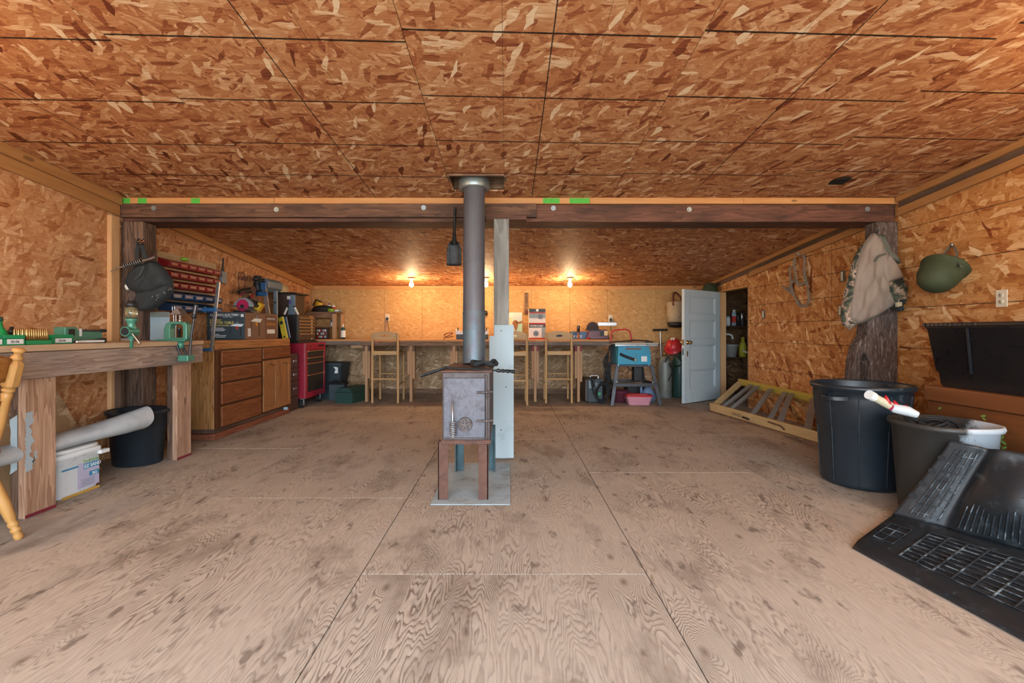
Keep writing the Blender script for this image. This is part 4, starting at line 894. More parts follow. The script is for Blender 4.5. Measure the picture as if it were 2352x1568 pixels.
# router table carton
rb = thing('router_table_carton', 'dark router table carton standing on the oak cabinet', 'carton', (-3.1, 5.35, .966))
bx0, bx1, by0, by1, bz0, bz1 = -3.31, -2.895, 5.0, 5.70, .966, 1.268
MB().box(bx0, bx1, by0, by1, bz0, bz1).build('carton', 'box_brown', rb, w=True, bevel=0.002)
o = MB().box(bx0 + .001, bx1 - .001, by0 - .0025, by0 - .0005, bz0 + .001, bz1 - .001).build('front_print', 'box_teal', rb, w=True)
def loc_of(root, v): return WM[root.name].inverted() @ Vector(v)
text('lettering', 'CHICAGO-ELECTRIC', .036, 'ink_white', o, loc_of(rb, (bx0 + .03, by0 - .004, 1.225)), FACE_CAM, bold=.0008, sx=.92); text('lettering', 'POWER TOOLS', .016, 'ink_white', o, loc_of(rb, (bx0 + .17, by0 - .004, 1.207)), FACE_CAM)
text('lettering', 'BENCHTOP', .024, 'ink_yellow', o, loc_of(rb, (bx0 + .03, by0 - .004, 1.172)), FACE_CAM, bold=.0006); text('lettering', 'ROUTER TABLE', .042, 'ink_yellow', o, loc_of(rb, (bx0 + .03, by0 - .004, 1.137)), FACE_CAM, bold=.001, sx=.9)
text('lettering', 'WITH 1-3/4 HP ROUTER', .023, 'ink_yellow', o, loc_of(rb, (bx0 + .03, by0 - .004, 1.112)), FACE_CAM, bold=.0004, sx=.85)
for i, (w_, zz) in enumerate(((.14, 1.088), (.16, 1.074), (.15, 1.06), (.09, 1.02), (.17, 1.006), (.16, .99))): MB().box(bx0 + .04, bx0 + .04 + w_, by0 - .0035, by0 - .0026, zz, zz + .007).build('print_line', 'ink_white', o, w=True)
def pic_table(face, cx, cz, s, par, flip):
    f = (lambda u, v_: (cx + u * s, by0 - .0035, cz + v_ * s)) if face == 'Y' else (lambda u, v_: (bx1 + .0035, cx + u * s, cz + v_ * s))
    def poly(ps, mt, nm):
        mb = MB(); n = len(ps); d = Vector((0, -.0008, 0)) if face == 'Y' else Vector((.0008, 0, 0)); v0 = [Vector(f(*p)) for p in ps]
        mb.add(v0 + [p + d for p in v0], [tuple(range(n)), tuple(range(2 * n - 1, n - 1, -1))] + [(i, i + n, (i + 1) % n + n, (i + 1) % n) for i in range(n)]); mb.build(nm, mt, par, w=True)
    poly([(-.5, 0), (-.15, .15), (.5, .13), (.32, -.05)], 'ink_white', 'printed_tabletop'); poly([(-.4, -.05), (-.36, -.05), (-.42, -.5), (-.47, -.5)], 'ink' if face == 'Y' else 'chest_brown', 'printed_leg'); poly([(.22, -.06), (.28, -.05), (.3, -.7), (.24, -.7)], 'ink' if face == 'Y' else 'chest_brown', 'printed_leg')
    poly([(-.1, -.02), (.12, -.02), (.10, -.22), (-.06, -.22)], 'ink_red' if face == 'Y' else 'ink_orange', 'printed_motor'); poly([(-.05, .14), (.1, .15), (.12, .28), (-.02, .3)], 'ink_gray', 'printed_fence')
pic_table('Y', bx0 + .325, 1.115, .16, o, 0)
for a, b_, c, d in ((.37, .40, 1.215, 1.245), (.30, .36, 1.235, 1.24)): MB().box(bx0 + a, bx0 + b_, by0 - .0035, by0 - .0026, c, d).build('print_mark', 'ink_white', o, w=True)
o2 = MB().box(bx1 + .0005, bx1 + .0025, by0 + .42, by1 - .03, bz0 + .001, bz1 - .02).build('side_print', 'box_brown_dark', rb, w=True)
pic_table('X', by0 + .22, 1.17, .24, o2, 0)
text('lettering', 'ROUTER TABLE', .036, 'ink_orange', o2, loc_of(rb, (bx1 + .004, by0 + .44, 1.13)), FACE_PX, bold=.0008, sx=.8); text('lettering', 'CHICAGO ELECTRIC', .026, 'ink_white', o2, loc_of(rb, (bx1 + .004, by0 + .44, 1.2)), FACE_PX, sx=.8)
MB().box(bx1 + .003, bx1 + .004, by0 + .45, by0 + .63, 1.03, 1.08).build('white_panel', 'paper', o2, w=True); MB().box(bx1 + .0005, bx1 + .002, by0 + .05, by0 + .11, 1.0, 1.09).build('bar_code', 'paper', rb, w=True)

# bar clamps: silver bar with blue jaws
def bar_clamp(label, p0, p1, wd, head, name='bar_clamp'):
    t = thing(name, label, 'clamp', p0); p0, p1 = Vector(p0), Vector(p1)
    MB().strap([p0, p1], (1, 0, 0), wd, wd * .45).build('bar', 'steel', t, w=True, bevel=0.001)
    for tt, s in head:
        c = p0.lerp(p1, tt); MB().box(c.x - s[0], c.x + s[1], c.y - .02, c.y + .02, c.z - s[2], c.z + s[2]).build('jaw', 'clamp_blue', t, w=True, bevel=0.005)
    c = p0.lerp(p1, head[-1][0]); MB().tube([c + Vector((-.10, 0, -.03)), c + Vector((-.10, 0, .03))], .009, n=10).build('clamp_screw', 'steel_dark', t, w=True)
    return t
bar_clamp('long silver bar clamp with blue jaws leaning on the oak cabinet edge', at(485, 806, 4.36), at(502, 648, 4.38), .03, [(0.02, (.10, .01, .014)), (.60, (.12, .02, .018))])
bar_clamp('silver bar clamp with blue head standing behind the router table carton', at(616, 722, 5.86), at(607, 656, 5.88), .05, [(.72, (.12, .03, .03)), (.98, (.1, .03, .05))])
# levels
def level(label, p0, p1, wd, mat):
    t = thing('spirit_level', label, 'level', p0); p0, p1 = Vector(p0), Vector(p1); MB().strap([p0, p1], (1, -.3, 0), wd, .022).build('rail', mat, t, w=True, bevel=0.003)
    d = (p1 - p0); c = p0 + d * .75; 
    MB().cyl(c + Vector((0, -.014, 0)), c + Vector((0, -.018, 0)), wd * .3, n=16).build('vial_window', 'black', t, w=True); c = p0 + d * .1; MB().cyl(c + Vector((0, -.014, 0)), c + Vector((0, -.018, 0)), wd * .16, n=12).build('end_hole', 'black', t, w=True)
    return t
level('yellow spirit level leaning beside the router table carton', at(656, 778, 5.80) + Vector((0, 0, .0)), at(645, 729, 5.86), .075, 'yellow_dull')
level('gray spirit level standing on end behind the carton', at(634, 775, 5.78), at(633, 668, 5.80), .05, 'bluegray')
level('blue spirit level leaning behind the yellow one', at(664, 776, 5.88), at(655, 728, 5.90), .04, 'clamp_blue')

# circular saw and drill on the carton
z0 = 1.2685; t = thing('circular_saw', 'circular saw with magenta blade on top of the router table carton', 'circular saw', (-2.99, 5.12, z0)); sY = 5.05
def sx(px): return at(px, 0, sY).x
def sz(py): return at(0, py, sY).z
cc = Vector((sx(557), sY, sz(703))); 
guard = [(cc.x + .105 * math.cos(R(a)), cc.z + .095 * math.sin(R(a))) for a in range(-5, 186, 12)]
MB().prism(guard, sY + .005, sY + .05).build('blade_guard', 'grey_plastic', t, w=True, bevel=0.006)
MB().cyl((cc.x, sY + .004, cc.z + .01), (cc.x, sY - .001, cc.z + .01), .066, n=32).build('blade_disc', 'magenta', t, w=True); MB().cyl((cc.x, sY - .001, cc.z + .0), (cc.x, sY - .012, cc.z), .02, n=16).build('arbor', 'black', t, w=True)
MB().strap([(sx(523), sY - .01, sz(699)), (sx(552), sY - .01, sz(706)), (sx(580), sY - .01, sz(710)), (sx(597), sY - .01, sz(720))], (0, 1, 0), .14, .005).build('shoe_plate', 'steel', t, w=True)
MB().tube([(cc.x + .02, sY + .07, cc.z + .07), (cc.x + .07, sY + .09, cc.z + .06), (cc.x + .11, sY + .09, cc.z + .0)], .018, n=10).build('handle', 'black', t, w=True); MB().cyl((cc.x, sY + .05, cc.z + .02), (cc.x, sY + .16, cc.z + .02), .05, n=18).build('motor', 'grey_plastic', t, w=True)
MB().box(sx(535), sx(575), sY, sY + .10, z0 + .001, sz(712)).build('lower_guard', 'black', t, w=True, bevel=.006)
t = thing('cordless_drill', 'yellow and black cordless tool behind the circular saw', 'drill', (-2.85, 5.25, z0)); dY = 5.22
g_ = lambda pts: [(at(a, b_, dY).x, at(a, b_, dY).z) for a, b_ in pts]
MB().prism(g_([(575, 687), (597, 694), (594, 704), (572, 697)]), dY - .03, dY + .03).build('motor_housing', 'black', t, w=True, bevel=0.008); MB().prism(g_([(573, 686), (583, 690), (580, 700), (571, 696)]), dY - .033, dY + .033).build('gear_case', 'yellow', t, w=True, bevel=0.006)
MB().prism(g_([(572, 700), (582, 704), (588, 712), (580, 717), (572, 712)]), dY - .022, dY + .022).build('handle', 'yellow', t, w=True, bevel=0.008); MB().prism(g_([(597, 694), (606, 699), (595, 716), (584, 711)]), dY - .036, dY + .036).build('battery', 'yellow', t, w=True, bevel=0.006)
# hanging wall tools on the left wall
XW = XL + .002
def wl(px, py, off=0.06): return atX(px, py, XL + off)
t = thing('router_tool', 'dark router with silver base hanging on the left wall', 'router', wl(592, 665)); c = wl(592, 655, .09)
MB().lathe([(0, -.09), (.045, -.09), (.05, -.06), (.05, .03), (.04, .05), (.06, .06), (.06, .075), (0, .08)], c, n=20).build('motor', 'iron', t, w=True); MB().lathe([(0, .08), (.055, .08), (.06, .09), (.045, .12), (0, .12)], c, n=20).build('base', 'steel_dark', t, w=True)
for s in (-1, 1): MB().lathe([(0, -.025), (.02, -.02), (.026, 0), (.02, .02), (0, .025)], c + Vector((.02, s * .085, .07)), n=12).build('knob', 'black', t, w=True)
MB().box(c.x + .045, c.x + .055, c.y - .012, c.y + .012, c.z - .06, c.z + .0).build('label_strip', 'white', t, w=True)
t = thing('angle_grinder', 'black and red angle grinder hanging beside the dark router', 'grinder', wl(560, 672)); c = wl(566, 668, .08)
MB().tube([c + Vector((0, -.16, -.03)), c + Vector((0, -.06, -.005)), c + Vector((0, .08, .015))], [.022, .03, .034], n=12).build('body', 'black', t, w=True); MB().tube([c + Vector((.0, -.13, -.05)), c + Vector((.0, -.02, -.012))], [.016, .02], n=10).build('grip', 'magenta', t, w=True); MB().cyl(c + Vector((.03, .09, .015)), c + Vector((.04, .09, .015)), .055, n=20).build('disc', 'rust', t, w=True)
t = thing('wire_frame_tool', 'rust-colored wire holder hanging left of the dark router', 'holder', wl(553, 655)); c = wl(555, 642, .03)
MB().tube([c + Vector((0, -.05, -.12)), c + Vector((0, -.07, .04)), c + Vector((0, -.02, .09)), c + Vector((0, .05, .08)), c + Vector((0, .07, .0)), c + Vector((0, .05, -.12))], .005, n=6).build('wire', 'rope_brown', t, w=True); MB().lathe([(0, -.02), (.035, -.02), (.03, .02), (0, .02)], c + Vector((.02, .02, .02)), n=14).build('spool', 'rope_brown', t, w=True)
t = thing('wood_chisel', 'orange-tipped chisel hanging below the dark router', 'chisel', wl(580, 680)); MB().tube([wl(577, 684), wl(583, 673)], .018, n=10).build('handle', 'ink_red', t, w=True); MB().tube([wl(574, 692), wl(577, 684)], .008, n=8).build('blade', 'steel', t, w=True)
t = thing('tool_holder_board', 'small wood block holding tools on the left wall', 'rack', wl(575, 690)); MB().box(XL + .001, XL + .03, wl(567, 0).y, wl(600, 0).y, 1.43, 1.52).build('block', 'lumber_brown_x', t, w=True, bevel=0.004); MB().box(XL + .031, XL + .05, wl(574, 0).y, wl(582, 0).y, 1.36, 1.5).build('tool_grip', 'black', t, w=True, bevel=0.004)
# wall brush
t = thing('bench_brush', 'gray bench brush hanging on the left wall', 'brush', wl(512, 650, .03)); MB().tube([wl(513, 593, .025), wl(512, 612, .03), wl(511, 626, .03)], [.008, .010, .016], n=10).build('handle', 'steel_dark', t, w=True)
a, b_ = wl(507, 0, .03).y, wl(518, 0, .03).y; MB().box(XL + .012, XL + .05, a, b_, wl(512, 650).z, wl(512, 622).z).build('bristles', 'grey_plastic', t, w=True, bevel=0.006)
# paper towel holder
t = thing('towel_dispenser', 'gray wall dispenser with a cream paper sheet hanging on the left wall', 'dispenser', wl(640, 655)); 
ya, yb_ = wl(609, 0, .12).y, wl(643, 0, .12).y; zc_ = 1.70
prof = [(XL + .001, zc_ - .10), (XL + .10, zc_ - .12), (XL + .16, zc_ - .06), (XL + .17, zc_ + .02), (XL + .12, zc_ + .06), (XL + .001, zc_ + .06)]
MB().prism(prof, ya, yb_).build('housing', 'bluegray', t, w=True, bevel=0.02, seg=3)
ps_ = []
for j in range(6):
    for i in range(4): ps_.append(Vector((XL + .03 + .01 * math.sin(j * .5), yb_ + .01 + .42 * i / 3, zc_ + .035 - .24 * j / 5)))
MB().sheet(ps_, 4, 6, .002, (1, 0, 0)).build('paper_sheet', 'cream', t, w=True)

# ------------------------------------------------------------------ parts bins on the left wall
P('copper_card', 'b08468', 0.7)
M['panel_cream'] = m_plain('panel_cream', 'b79a72', 0.6)
bin_y0, bin_y1 = wl(364, 0, .02).y, wl(487, 0, .02).y
tag(MB().box(XL + .001, XL + .012, bin_y0, bin_y1 + .08, 1.29, 1.82).build('bin_panel', 'panel_cream', bevel=.002), 'pale hanging panel behind the red and blue parts bins', 'panel')
def make_bin(name, mat, w_, h, d, label, group):
    t = thing(name, label, 'parts bin', (0, 0, 0), group=group)
    rings = [[Vector((0, -w_, 0)), Vector((d * .85, -w_, 0)), Vector((d, -w_, h * .55)), Vector((0, -w_, h))], [Vector((0, w_, 0)), Vector((d * .85, w_, 0)), Vector((d, w_, h * .55)), Vector((0, w_, h))]]
    MB().loft(rings, True, False).build('tray', mat, t, bevel=0.003)
    MB().box(d * .88, d + .004, -w_ * .75, w_ * .75, h * .12, h * .50).build('front_lip', mat, t, bevel=0.003)
    MB().box(d + .0042, d + .0055, -w_ * .5, w_ * .5, h * .26, h * .36).build('label_card', 'label_lilac' if 'blue' in mat else 'copper_card', t)
    return t
first = {}
rows = [('red_bin', 6, 1.675, .085, .11), ('red_bin', 6, 1.575, .085, .11), ('red_bin', 6, 1.475, .085, .11), ('blue_bin', 5, 1.365, .095, .13), ('blue_bin', 5, 1.255, .095, .13)]
onames = ['top', 'second', 'third', 'upper', 'lower']; pos = ['nearest the camera', 'second from the camera', 'third from the camera', 'fourth from the camera', 'fifth from the camera', 'farthest from the camera']
for ri, (mt, n, z_, h, d) in enumerate(rows):
    w_ = (bin_y1 - bin_y0) / n
    for i in range(n):
        col_ = 'red' if mt == 'red_bin' else 'blue'
        lab = '%s wall parts bin, %s %s row, %s' % (col_, onames[ri], col_, pos[i] if not (col_ == 'blue' and i == 4) else 'farthest from the camera')
        loc = (XL + .013, bin_y0 + w_ * (i + .5), z_)
        if mt not in first: first[mt] = make_bin(col_ + '_parts_bin', mt, w_ / 2 - .002, h, d, lab, col_ + ' parts bins on the left wall'); o = first[mt]; o.location = loc
        else: copy_tree(first[mt], loc, label=lab)
t = thing('tape_roll', 'green and white tape roll on top of the red parts bins', 'tape', (XL + .09, 4.55, 1.762)); MB().lathe([(.02, 0), (.032, 0), (.032, .028), (.02, .028), (.02, 0)], n=18).build('roll', 'tape_green', t); MB().lathe([(.0, .004), (.0195, .004), (.0195, .024), (0, .024)], n=14).build('core', 'white', t)

# ------------------------------------------------------------------ tool pouch and poker on the left post
YV = 3.86
tp = thing('tool_pouch', 'black leather tool pouch hanging on the left timber post', 'tool pouch', at(350, 715, YV))
gp = lambda pts, Y=YV: [(at(a, b_, Y).x, at(a, b_, Y).z) for a, b_ in pts]
mb = MB(); pillow(mb, dens(gp([(330, 600), (357, 600), (378, 618), (396, 645), (395, 655), (360, 668), (330, 674), (305, 664), (296, 648), (302, 632)])), YV - .045, .026, .06, fold=.007); mb.build('main_pocket', 'leather_black', tp, w=True)
mb = MB(); pillow(mb, dens(gp([(326, 672), (360, 668), (396, 654), (397, 668), (388, 684), (350, 712), (332, 714), (319, 706), (319, 690)])), YV - .055, .022, .07, fold=.006, seed=4); mb.build('lower_pocket', 'leather_black', tp, w=True)
MB().strap([at(330, 650, YV - .02), at(316, 600, YV - .01), at(317, 560, YV - .005), at(322, 553, YV - .005), at(334, 590, YV - .02), at(350, 606, YV - .03)], (1, 0, 0), .035, .006).build('belt_strap', 'leather_black', tp, w=True)
MB().tube([at(330, 612, YV - .085), at(322, 630, YV - .09), at(312, 640, YV - .08), at(298, 647, YV - .04)], .004, n=6).build('cord', 'webbing', tp, w=True)
for a, b_ in ((391, 662), (388, 665), (394, 665), (376, 671), (379, 673), (350, 681), (360, 679), (363, 683), (360, 688), (364, 677)): MB().lathe([(0, 0), (.005, 0), (.004, .003), (0, .004)], n=8, m=Matrix.Translation(at(a, b_, YV - .084)) @ Matrix.Rotation(R(90), 4, 'X')).build('rivet', 'steel', tp, w=True)
mb = MB(); pillow(mb, dens(gp([(297, 648), (303, 655), (303, 663), (296, 667), (291, 658)]), 3), YV - .02, .012, .01); mb.build('white_tag', 'white', tp, w=True)
MB().box(at(290, 0, YV).x, at(307, 0, YV).x, YV + .02, YV + .044, at(0, 692, YV).z, at(0, 665, YV).z).build('sheath', 'bark', tp, w=True, bevel=.003)
for k_ in range(9):
    a = at(318 + (k_ % 3) * 4, 550 + (k_ // 3) * 4, YV - .02); b__ = a + Vector((.012, -.02, -.01))
    MB().tube([a, b__, b__ + Vector((.012, .01, .012))], .005, n=6).build('clip_ring', 'copper' if k_ % 2 else 'black', tp, w=True)
pk = thing('spring_poker', 'steel stove poker with a coiled spring handle hung on the tool pouch', 'poker', at(305, 607, YV - .12)); YK = YV - .12
MB().tube([at(252, 624, YK), at(265, 617, YK), at(290, 610, YK), at(320, 601, YK)], [.002, .006, .008, .009], n=10).build('rod', 'steel', pk, w=True); MB().tube([at(286, 611, YK), at(326, 599, YK)], .014, n=12).build('core', 'iron', pk, w=True)
MB().tube(helix(at(287, 611, YK), at(328, 598, YK), .021, 9), .0028, n=5).build('spring', 'steel', pk, w=True); MB().tube([at(328, 599, YK), at(340, 596, YK), at(352, 592, YK), at(357, 590, YK)], [.010, .011, .013, .012], n=10).build('socket_end', 'steel', pk, w=True)

# ------------------------------------------------------------------ filing cabinet, red tool cart, tool chest
t = thing('filing_cabinet', 'dark brown steel filing cabinet between oak cabinet and red cart', 'filing cabinet', (-3.09, 6.08, 0))
MB().box(-3.31, -2.885, 5.935, 6.225, 0, .76).build('body', 'file_brown', t, w=True, bevel=.004)
for z0, z1 in ((.57, .745), (.40, .56), (.19, .39), (.02, .18)):
    d = MB().box(-2.8845, -2.868, 5.945, 6.215, z0, z1).build('drawer', 'file_brown', t, w=True, bevel=.004); zm = (z0 + z1) / 2
    if z0 > .15: MB().box(-2.8678, -2.855, 6.05, 6.14, zm - .012, zm + .015).build('handle', 'steel', d, w=True, bevel=.003)
tag(MB().lathe([(0, 0), (.06, 0), (.062, .03), (.055, .06), (.03, .085), (0, .09)], (-2.98, 6.06, .7605), n=20).build('plastic_dome', 'green_dark'), 'green plastic dome lying on top of the filing cabinet', 'dome')
ct = thing('tool_cart', 'red rolling tool cart with dark drawers in the left rear corner', 'tool cart', (-3.04, 6.58, 0)); c0, c1 = 6.25, 6.92
MB().box(-3.31, -2.80, c0, c1, .13, .895).build('body', 'red_cart', ct, w=True, bevel=.006)
MB().box(-2.7995, -2.785, c0, c1, .80, .895).build('top_panel', 'red_cart', ct, w=True, bevel=.004); MB().box(-2.7995, -2.785, c0, c1, .13, .21).build('bottom_panel', 'red_cart', ct, w=True, bevel=.004)
for a, b in ((c0, c0 + .06), (c1 - .06, c1)): MB().box(-2.7995, -2.785, a, b, .2105, .7995).build('side_stile', 'red_cart', ct, w=True, bevel=.003)
for z0, z1 in ((.70, .79), (.62, .695), (.46, .615), (.215, .455)):
    d = MB().box(-2.798, -2.79, c0 + .062, c1 - .062, z0, z1 - .004).build('drawer', 'drawer_dark', ct, w=True, bevel=.003)
    MB().box(-2.79, -2.775, c0 + .062, c1 - .062, z1 - .018, z1 - .005).build('pull_strip', 'gold_trim', d, w=True, bevel=.003)
MB().box(-2.785, -2.783, c0 + .42, c1 - .06, .835, .865).build('name_plate', 'black', ct, w=True); MB().cyl((-2.785, c0 + .15, .85), (-2.78, c0 + .15, .85), .012, n=12).build('lock', 'black', ct, w=True)
for x in (-2.86, -3.24):
    for y in (c0 + .06, c1 - .06):
        w_ = MB().cyl((x - .02, y, .06), (x + .02, y, .06), .06, n=20).build('caster_wheel', 'rubber', ct, w=True); MB().box(x - .028, x + .028, y - .02, y + .02, .07, .13).build('caster_fork', 'galv', w_, w=True, bevel=.002); MB().cyl((x + .0201, y, .06), (x + .024, y, .06), .028, n=16).build('caster_hub', 'grey_plastic', w_, w=True)
tc = thing('tool_chest', 'brown-black tool chest with six slim drawers on the red cart', 'tool chest', (-3.05, 6.5, .896)); d0, d1 = 6.24, 6.80
MB().box(-3.30, -2.90, d0, d1, .925, 1.285).build('body', 'black', tc, w=True, bevel=.005); MB().box(-3.31, -2.87, d0 - .005, d1 + .01, .896, .924).build('foot_tray', 'black', tc, w=True, bevel=.004)
MB().box(-2.8995, -2.888, d0, d1, .925, 1.285).build('front', 'chest_brown', tc, w=True, bevel=.003)
for i, (z0, z1) in enumerate(((1.205, 1.245), (1.16, 1.20), (1.115, 1.155), (1.07, 1.11), (1.025, 1.065), (.935, 1.02))):
    d = MB().box(-2.8878, -2.882, d0 + .03, d1 - .07, z0, z1).build('drawer', 'chest_brown', tc, w=True, bevel=.002); MB().box(-2.8818, -2.868, d0 + .03, d1 - .07, z1 - .006, z1 + .006).build('pull_strip', 'gold_trim', d, w=True, bevel=.002)
    MB().box(-2.8818, -2.8808, d1 - .16, d1 - .11, z0 + .008, z0 + .024).build('size_label', 'cream', d, w=True)
MB().box(-2.888, -2.886, d1 - .2, d1 - .08, 1.26, 1.28).build('name_plate', 'gold_trim', tc, w=True)
# small brown cabinet with a blue lamp arm on top of the chest
t = thing('brown_cabinet', 'small brown steel cabinet standing on the tool chest', 'cabinet', (-3.1, 6.45, 1.286)); Y0 = 6.3
xa, xb, xc_ = at(639, 0, Y0).x, at(662, 0, Y0).x, at(677, 0, Y0).x
MB().box(xa, xb + .06, Y0, Y0 + .38, 1.286, 1.575).build('body', 'chest_brown', t, w=True, bevel=.004); MB().box(xa - .03, xc_ + .02, Y0 - .01, Y0 + .40, 1.576, 1.60).build('lid', 'black', t, w=True, bevel=.004)
MB().prism([(xb, 1.287), (xc_ + .01, 1.287), (xc_ + .01, 1.56), (xb + .02, 1.56)], Y0 - .012, Y0 - .001).build('blue_door', 'bluegray', t, w=True, bevel=.003)
MB().box(xb - .01, xb + .035, Y0 - .014, Y0 - .0125, 1.50, 1.545).build('sticker', 'paper', t, w=True); MB().box(xb + .015, xb + .045, Y0 - .014, Y0 - .0125, 1.44, 1.485).build('sticker', 'purple', t, w=True)
for i, (a, b) in enumerate((((660, 706), (653, 722)), ((677, 706), (685, 722)))): 
    q = thing('white_stick', ('white stick leaning on the left of the blue cabinet door', 'white stick leaning on the right of the blue cabinet door')[i], 'stick', at(*b, Y0 - .05) ); MB().cyl(at(*b, Y0 - .05), at(*a, Y0 - .03), .015, .015, n=12).build('stick', 'white', q, w=True); MB().cyl(at(*a, Y0 - .03), at(*a, Y0 - .03) + Vector((.012 * (1 if i == 0 else -1), 0, .02)), .016, .012, n=12).build('tip', 'black', q, w=True)
# floor things by the rear left corner
t = thing('folding_bin', 'black plastic bin with pale emblem beside the red cart', 'bin', (-2.83, 7.35, 0)); 
rings = [[Vector((a, b, z)) for a, b in rrect(-2.98 - s, -2.68 + s, 7.20 - s, 7.5 + s, .03)] for z, s in ((0, 0), (.50, .05), (.51, .06), (.56, .062))]
MB().loft(rings).build('tub', 'box_teal', t, w=True); MB().prism([(-2.74, .40), (-2.68, .40), (-2.68, .49), (-2.77, .52), (-2.72, .46)], 7.150, 7.154).build('emblem', 'ink_white', t, w=True); MB().box(-2.78, -2.72, 7.170, 7.176, .20, .25).build('sticker', 'paper', t, w=True)
t = thing('tool_case', 'dark navy tool case with a hinged top beside the red cart', 'case', (-2.55, 7.0, 0)); MB().box(-2.76, -2.52, 6.98, 7.11, 0, .24).build('body', 'box_teal', t, w=True, bevel=.008); MB().prism([(6.97, .241), (7.11, .241), (7.11, .275), (6.99, .275)], -2.77, -2.51, 'X').build('lid', 'black', t, w=True, bevel=.006); MB().tube([(-2.70, 7.02, .277), (-2.70, 7.02, .30), (-2.58, 7.02, .30), (-2.58, 7.02, .277)], .008, n=8).build('handle', 'black', t, w=True)
t = thing('green_toolbox', 'green gabled metal toolbox on the floor under the rear workbench', 'toolbox', (-2.42, 6.85, 0))
pf = [(-.14, 0), (.14, 0), (.14, .16), (.09, .225), (-.09, .225), (-.14, .16)]; mt_ = Matrix.Translation((-2.36, 6.92, 0)) @ Matrix.Rotation(R(-14), 4, 'Z')
MB().prism(pf, -.24, .24, m=mt_).build('case', 'green_dark', t, w=True, bevel=.006); MB().prism([(a * 1.01, b) for a, b in pf], -.2435, -.2405, m=mt_).build('end_panel', 'cyl_green', t, w=True); MB().box(-.142, .142, -.245, .245, .155, .163, m=mt_).build('lid_seam', 'black', t, w=True)

# ------------------------------------------------------------------ rear workbench
BY, BZ = 6.80, .935
rb2 = thing('rear_workbench', 'long wooden workbench along the rear wall', 'workbench', (-.6, 7.2, 0))
for a, b in ((-2.20, -.9), (-.898, .4), (.402, 1.505)): MB().box(a, b, BY, YR - .024, BZ - .028, BZ).build('top_sheet', 'lumber_new_x', rb2, w=True, bevel=.002)
MB().box(-3.32, -2.202, 6.97, YR - .024, BZ - .028, BZ).build('top_sheet', 'lumber_new_x', rb2, w=True, bevel=.002)
MB().box(-2.2, .0, BY - .018, BY + .02, .842, BZ - .029).build('front_board', 'lumber_brown_x', rb2, w=True, bevel=.004); MB().box(.002, 1.505, BY - .018, BY + .02, .85, BZ - .029).build('front_board', 'lumber_gray_x', rb2, w=True, bevel=.004); MB().box(-2.95, -2.202, 6.955, 6.99, .85, BZ - .029).build('front_board', 'lumber_gray_x', rb2, w=True, bevel=.004)
MB().box(-2.42, -2.2, 6.99, 7.03, .80, .848).build('block', 'lumber_tan_z', rb2, w=True, bevel=.003); MB().box(.95, 1.49, 6.83, 6.87, .835, .8495).build('brace_strip', 'lumber_brown_x', rb2, w=True)
for px in (843, 945, 1043, 1229, 1328):
    x = (px - CX) / F * 6.87
    MB().box(x - .02, x + .02, 6.835, 6.925, 0, .841).build('leg', 'lumber_tan_z', rb2, w=True, bevel=.003)
    for s in (-1, 1):
        zlo = .30 + .05 * ((px * 7 + s) % 3); a, b = (x + .021, x + .057) if s > 0 else (x - .057, x - .021)
        MB().box(a, b, 6.84, 6.92, zlo, .76).build('leg_cleat', 'lumber_tan_z', rb2, w=True, bevel=.003); MB().box(a, b, 6.84, 6.92, .761, .841).build('leg_block', 'red_paint' if px in (1229, 1328) else 'lumber_brown_x', rb2, w=True, bevel=.003)
# bar stools
def stool(label, x, y):
    t = thing('bar_stool', label, 'stool', (x, y, 0), group='bar stools at the rear workbench'); W = .19
    for s in (-1, 1):
        MB().tube([(s * W, -.20, 0), (s * W, -.20, .5), (s * W * .985, -.205, 1.035)], [.017, .019, .016], n=14).build('back_leg', 'pine_z', t); MB().tube([(s * W * .97, .19, 0), (s * W * .97, .185, .77)], [.0165, .017], n=14).build('front_leg', 'pine_z', t)
        MB().tube([(s * W, -.2, .27), (s * W * .97, .19, .27)], .010, n=10).build('side_rung', 'pine_x', t); MB().box(s * W - .014, s * W + .014, -.185, .175, .715, .757).build('seat_rail', 'pine_x', t, bevel=.003)
    MB().box(-W + .018, W - .018, -.212, -.19, .708, .768).build('rear_rail', 'pine_x', t, bevel=.004); MB().box(-W + .018, W - .018, .175, .197, .715, .757).build('front_rail', 'pine_x', t, bevel=.004)
    pts = []
    for j in range(5):
        for i in range(7): pts.append(Vector((-.175 + .35 * i / 6, -.188 + .36 * j / 4, .772 - .014 * math.sin(math.pi * i / 6))))
    MB().sheet(pts, 7, 5, .014, (0, 0, -1)).build('seat', 'pine_x', t)
    MB().tube([(-W + .016, -.2, .352), (W - .016, -.2, .352)], .0135, n=10).build('rear_rung', 'pine_x', t); MB().tube([(-W + .016, .187, .40), (W - .016, .187, .40)], .011, n=10).build('front_rung', 'pine_x', t)
    N = 28; outer, inner = [], []
    for i in range(N):
        a = 2 * math.pi * i / N; ca, sa = math.cos(a), math.sin(a)
        k = (abs(ca) ** 6 + abs(sa) ** 6) ** (-1 / 6); xx = .172 * ca * k; zz = .055 * sa * k
        outer.append((xx, .985 + zz + (.022 * math.cos(math.pi * xx / .36) if zz > 0 else .01 * math.cos(math.pi * xx / .36)))); inner.append((.055 * ca, .985 + .016 * sa + .008 * math.cos(math.pi * ca * .1)))
    mb = MB(); holed(mb, outer, inner, -.214, -.196); mb.build('backrest', 'pine_x', t, bevel=.002)
    return t
s0 = stool('pine bar stool left of the wood stove', -1.825, 6.93)
copy_tree(s0, (.075, 6.70, 0), label='pine bar stool half hidden behind the pale painted post board')
copy_tree(s0, (.745, 6.93, 0), label='pine bar stool below the stacked tool cartons')

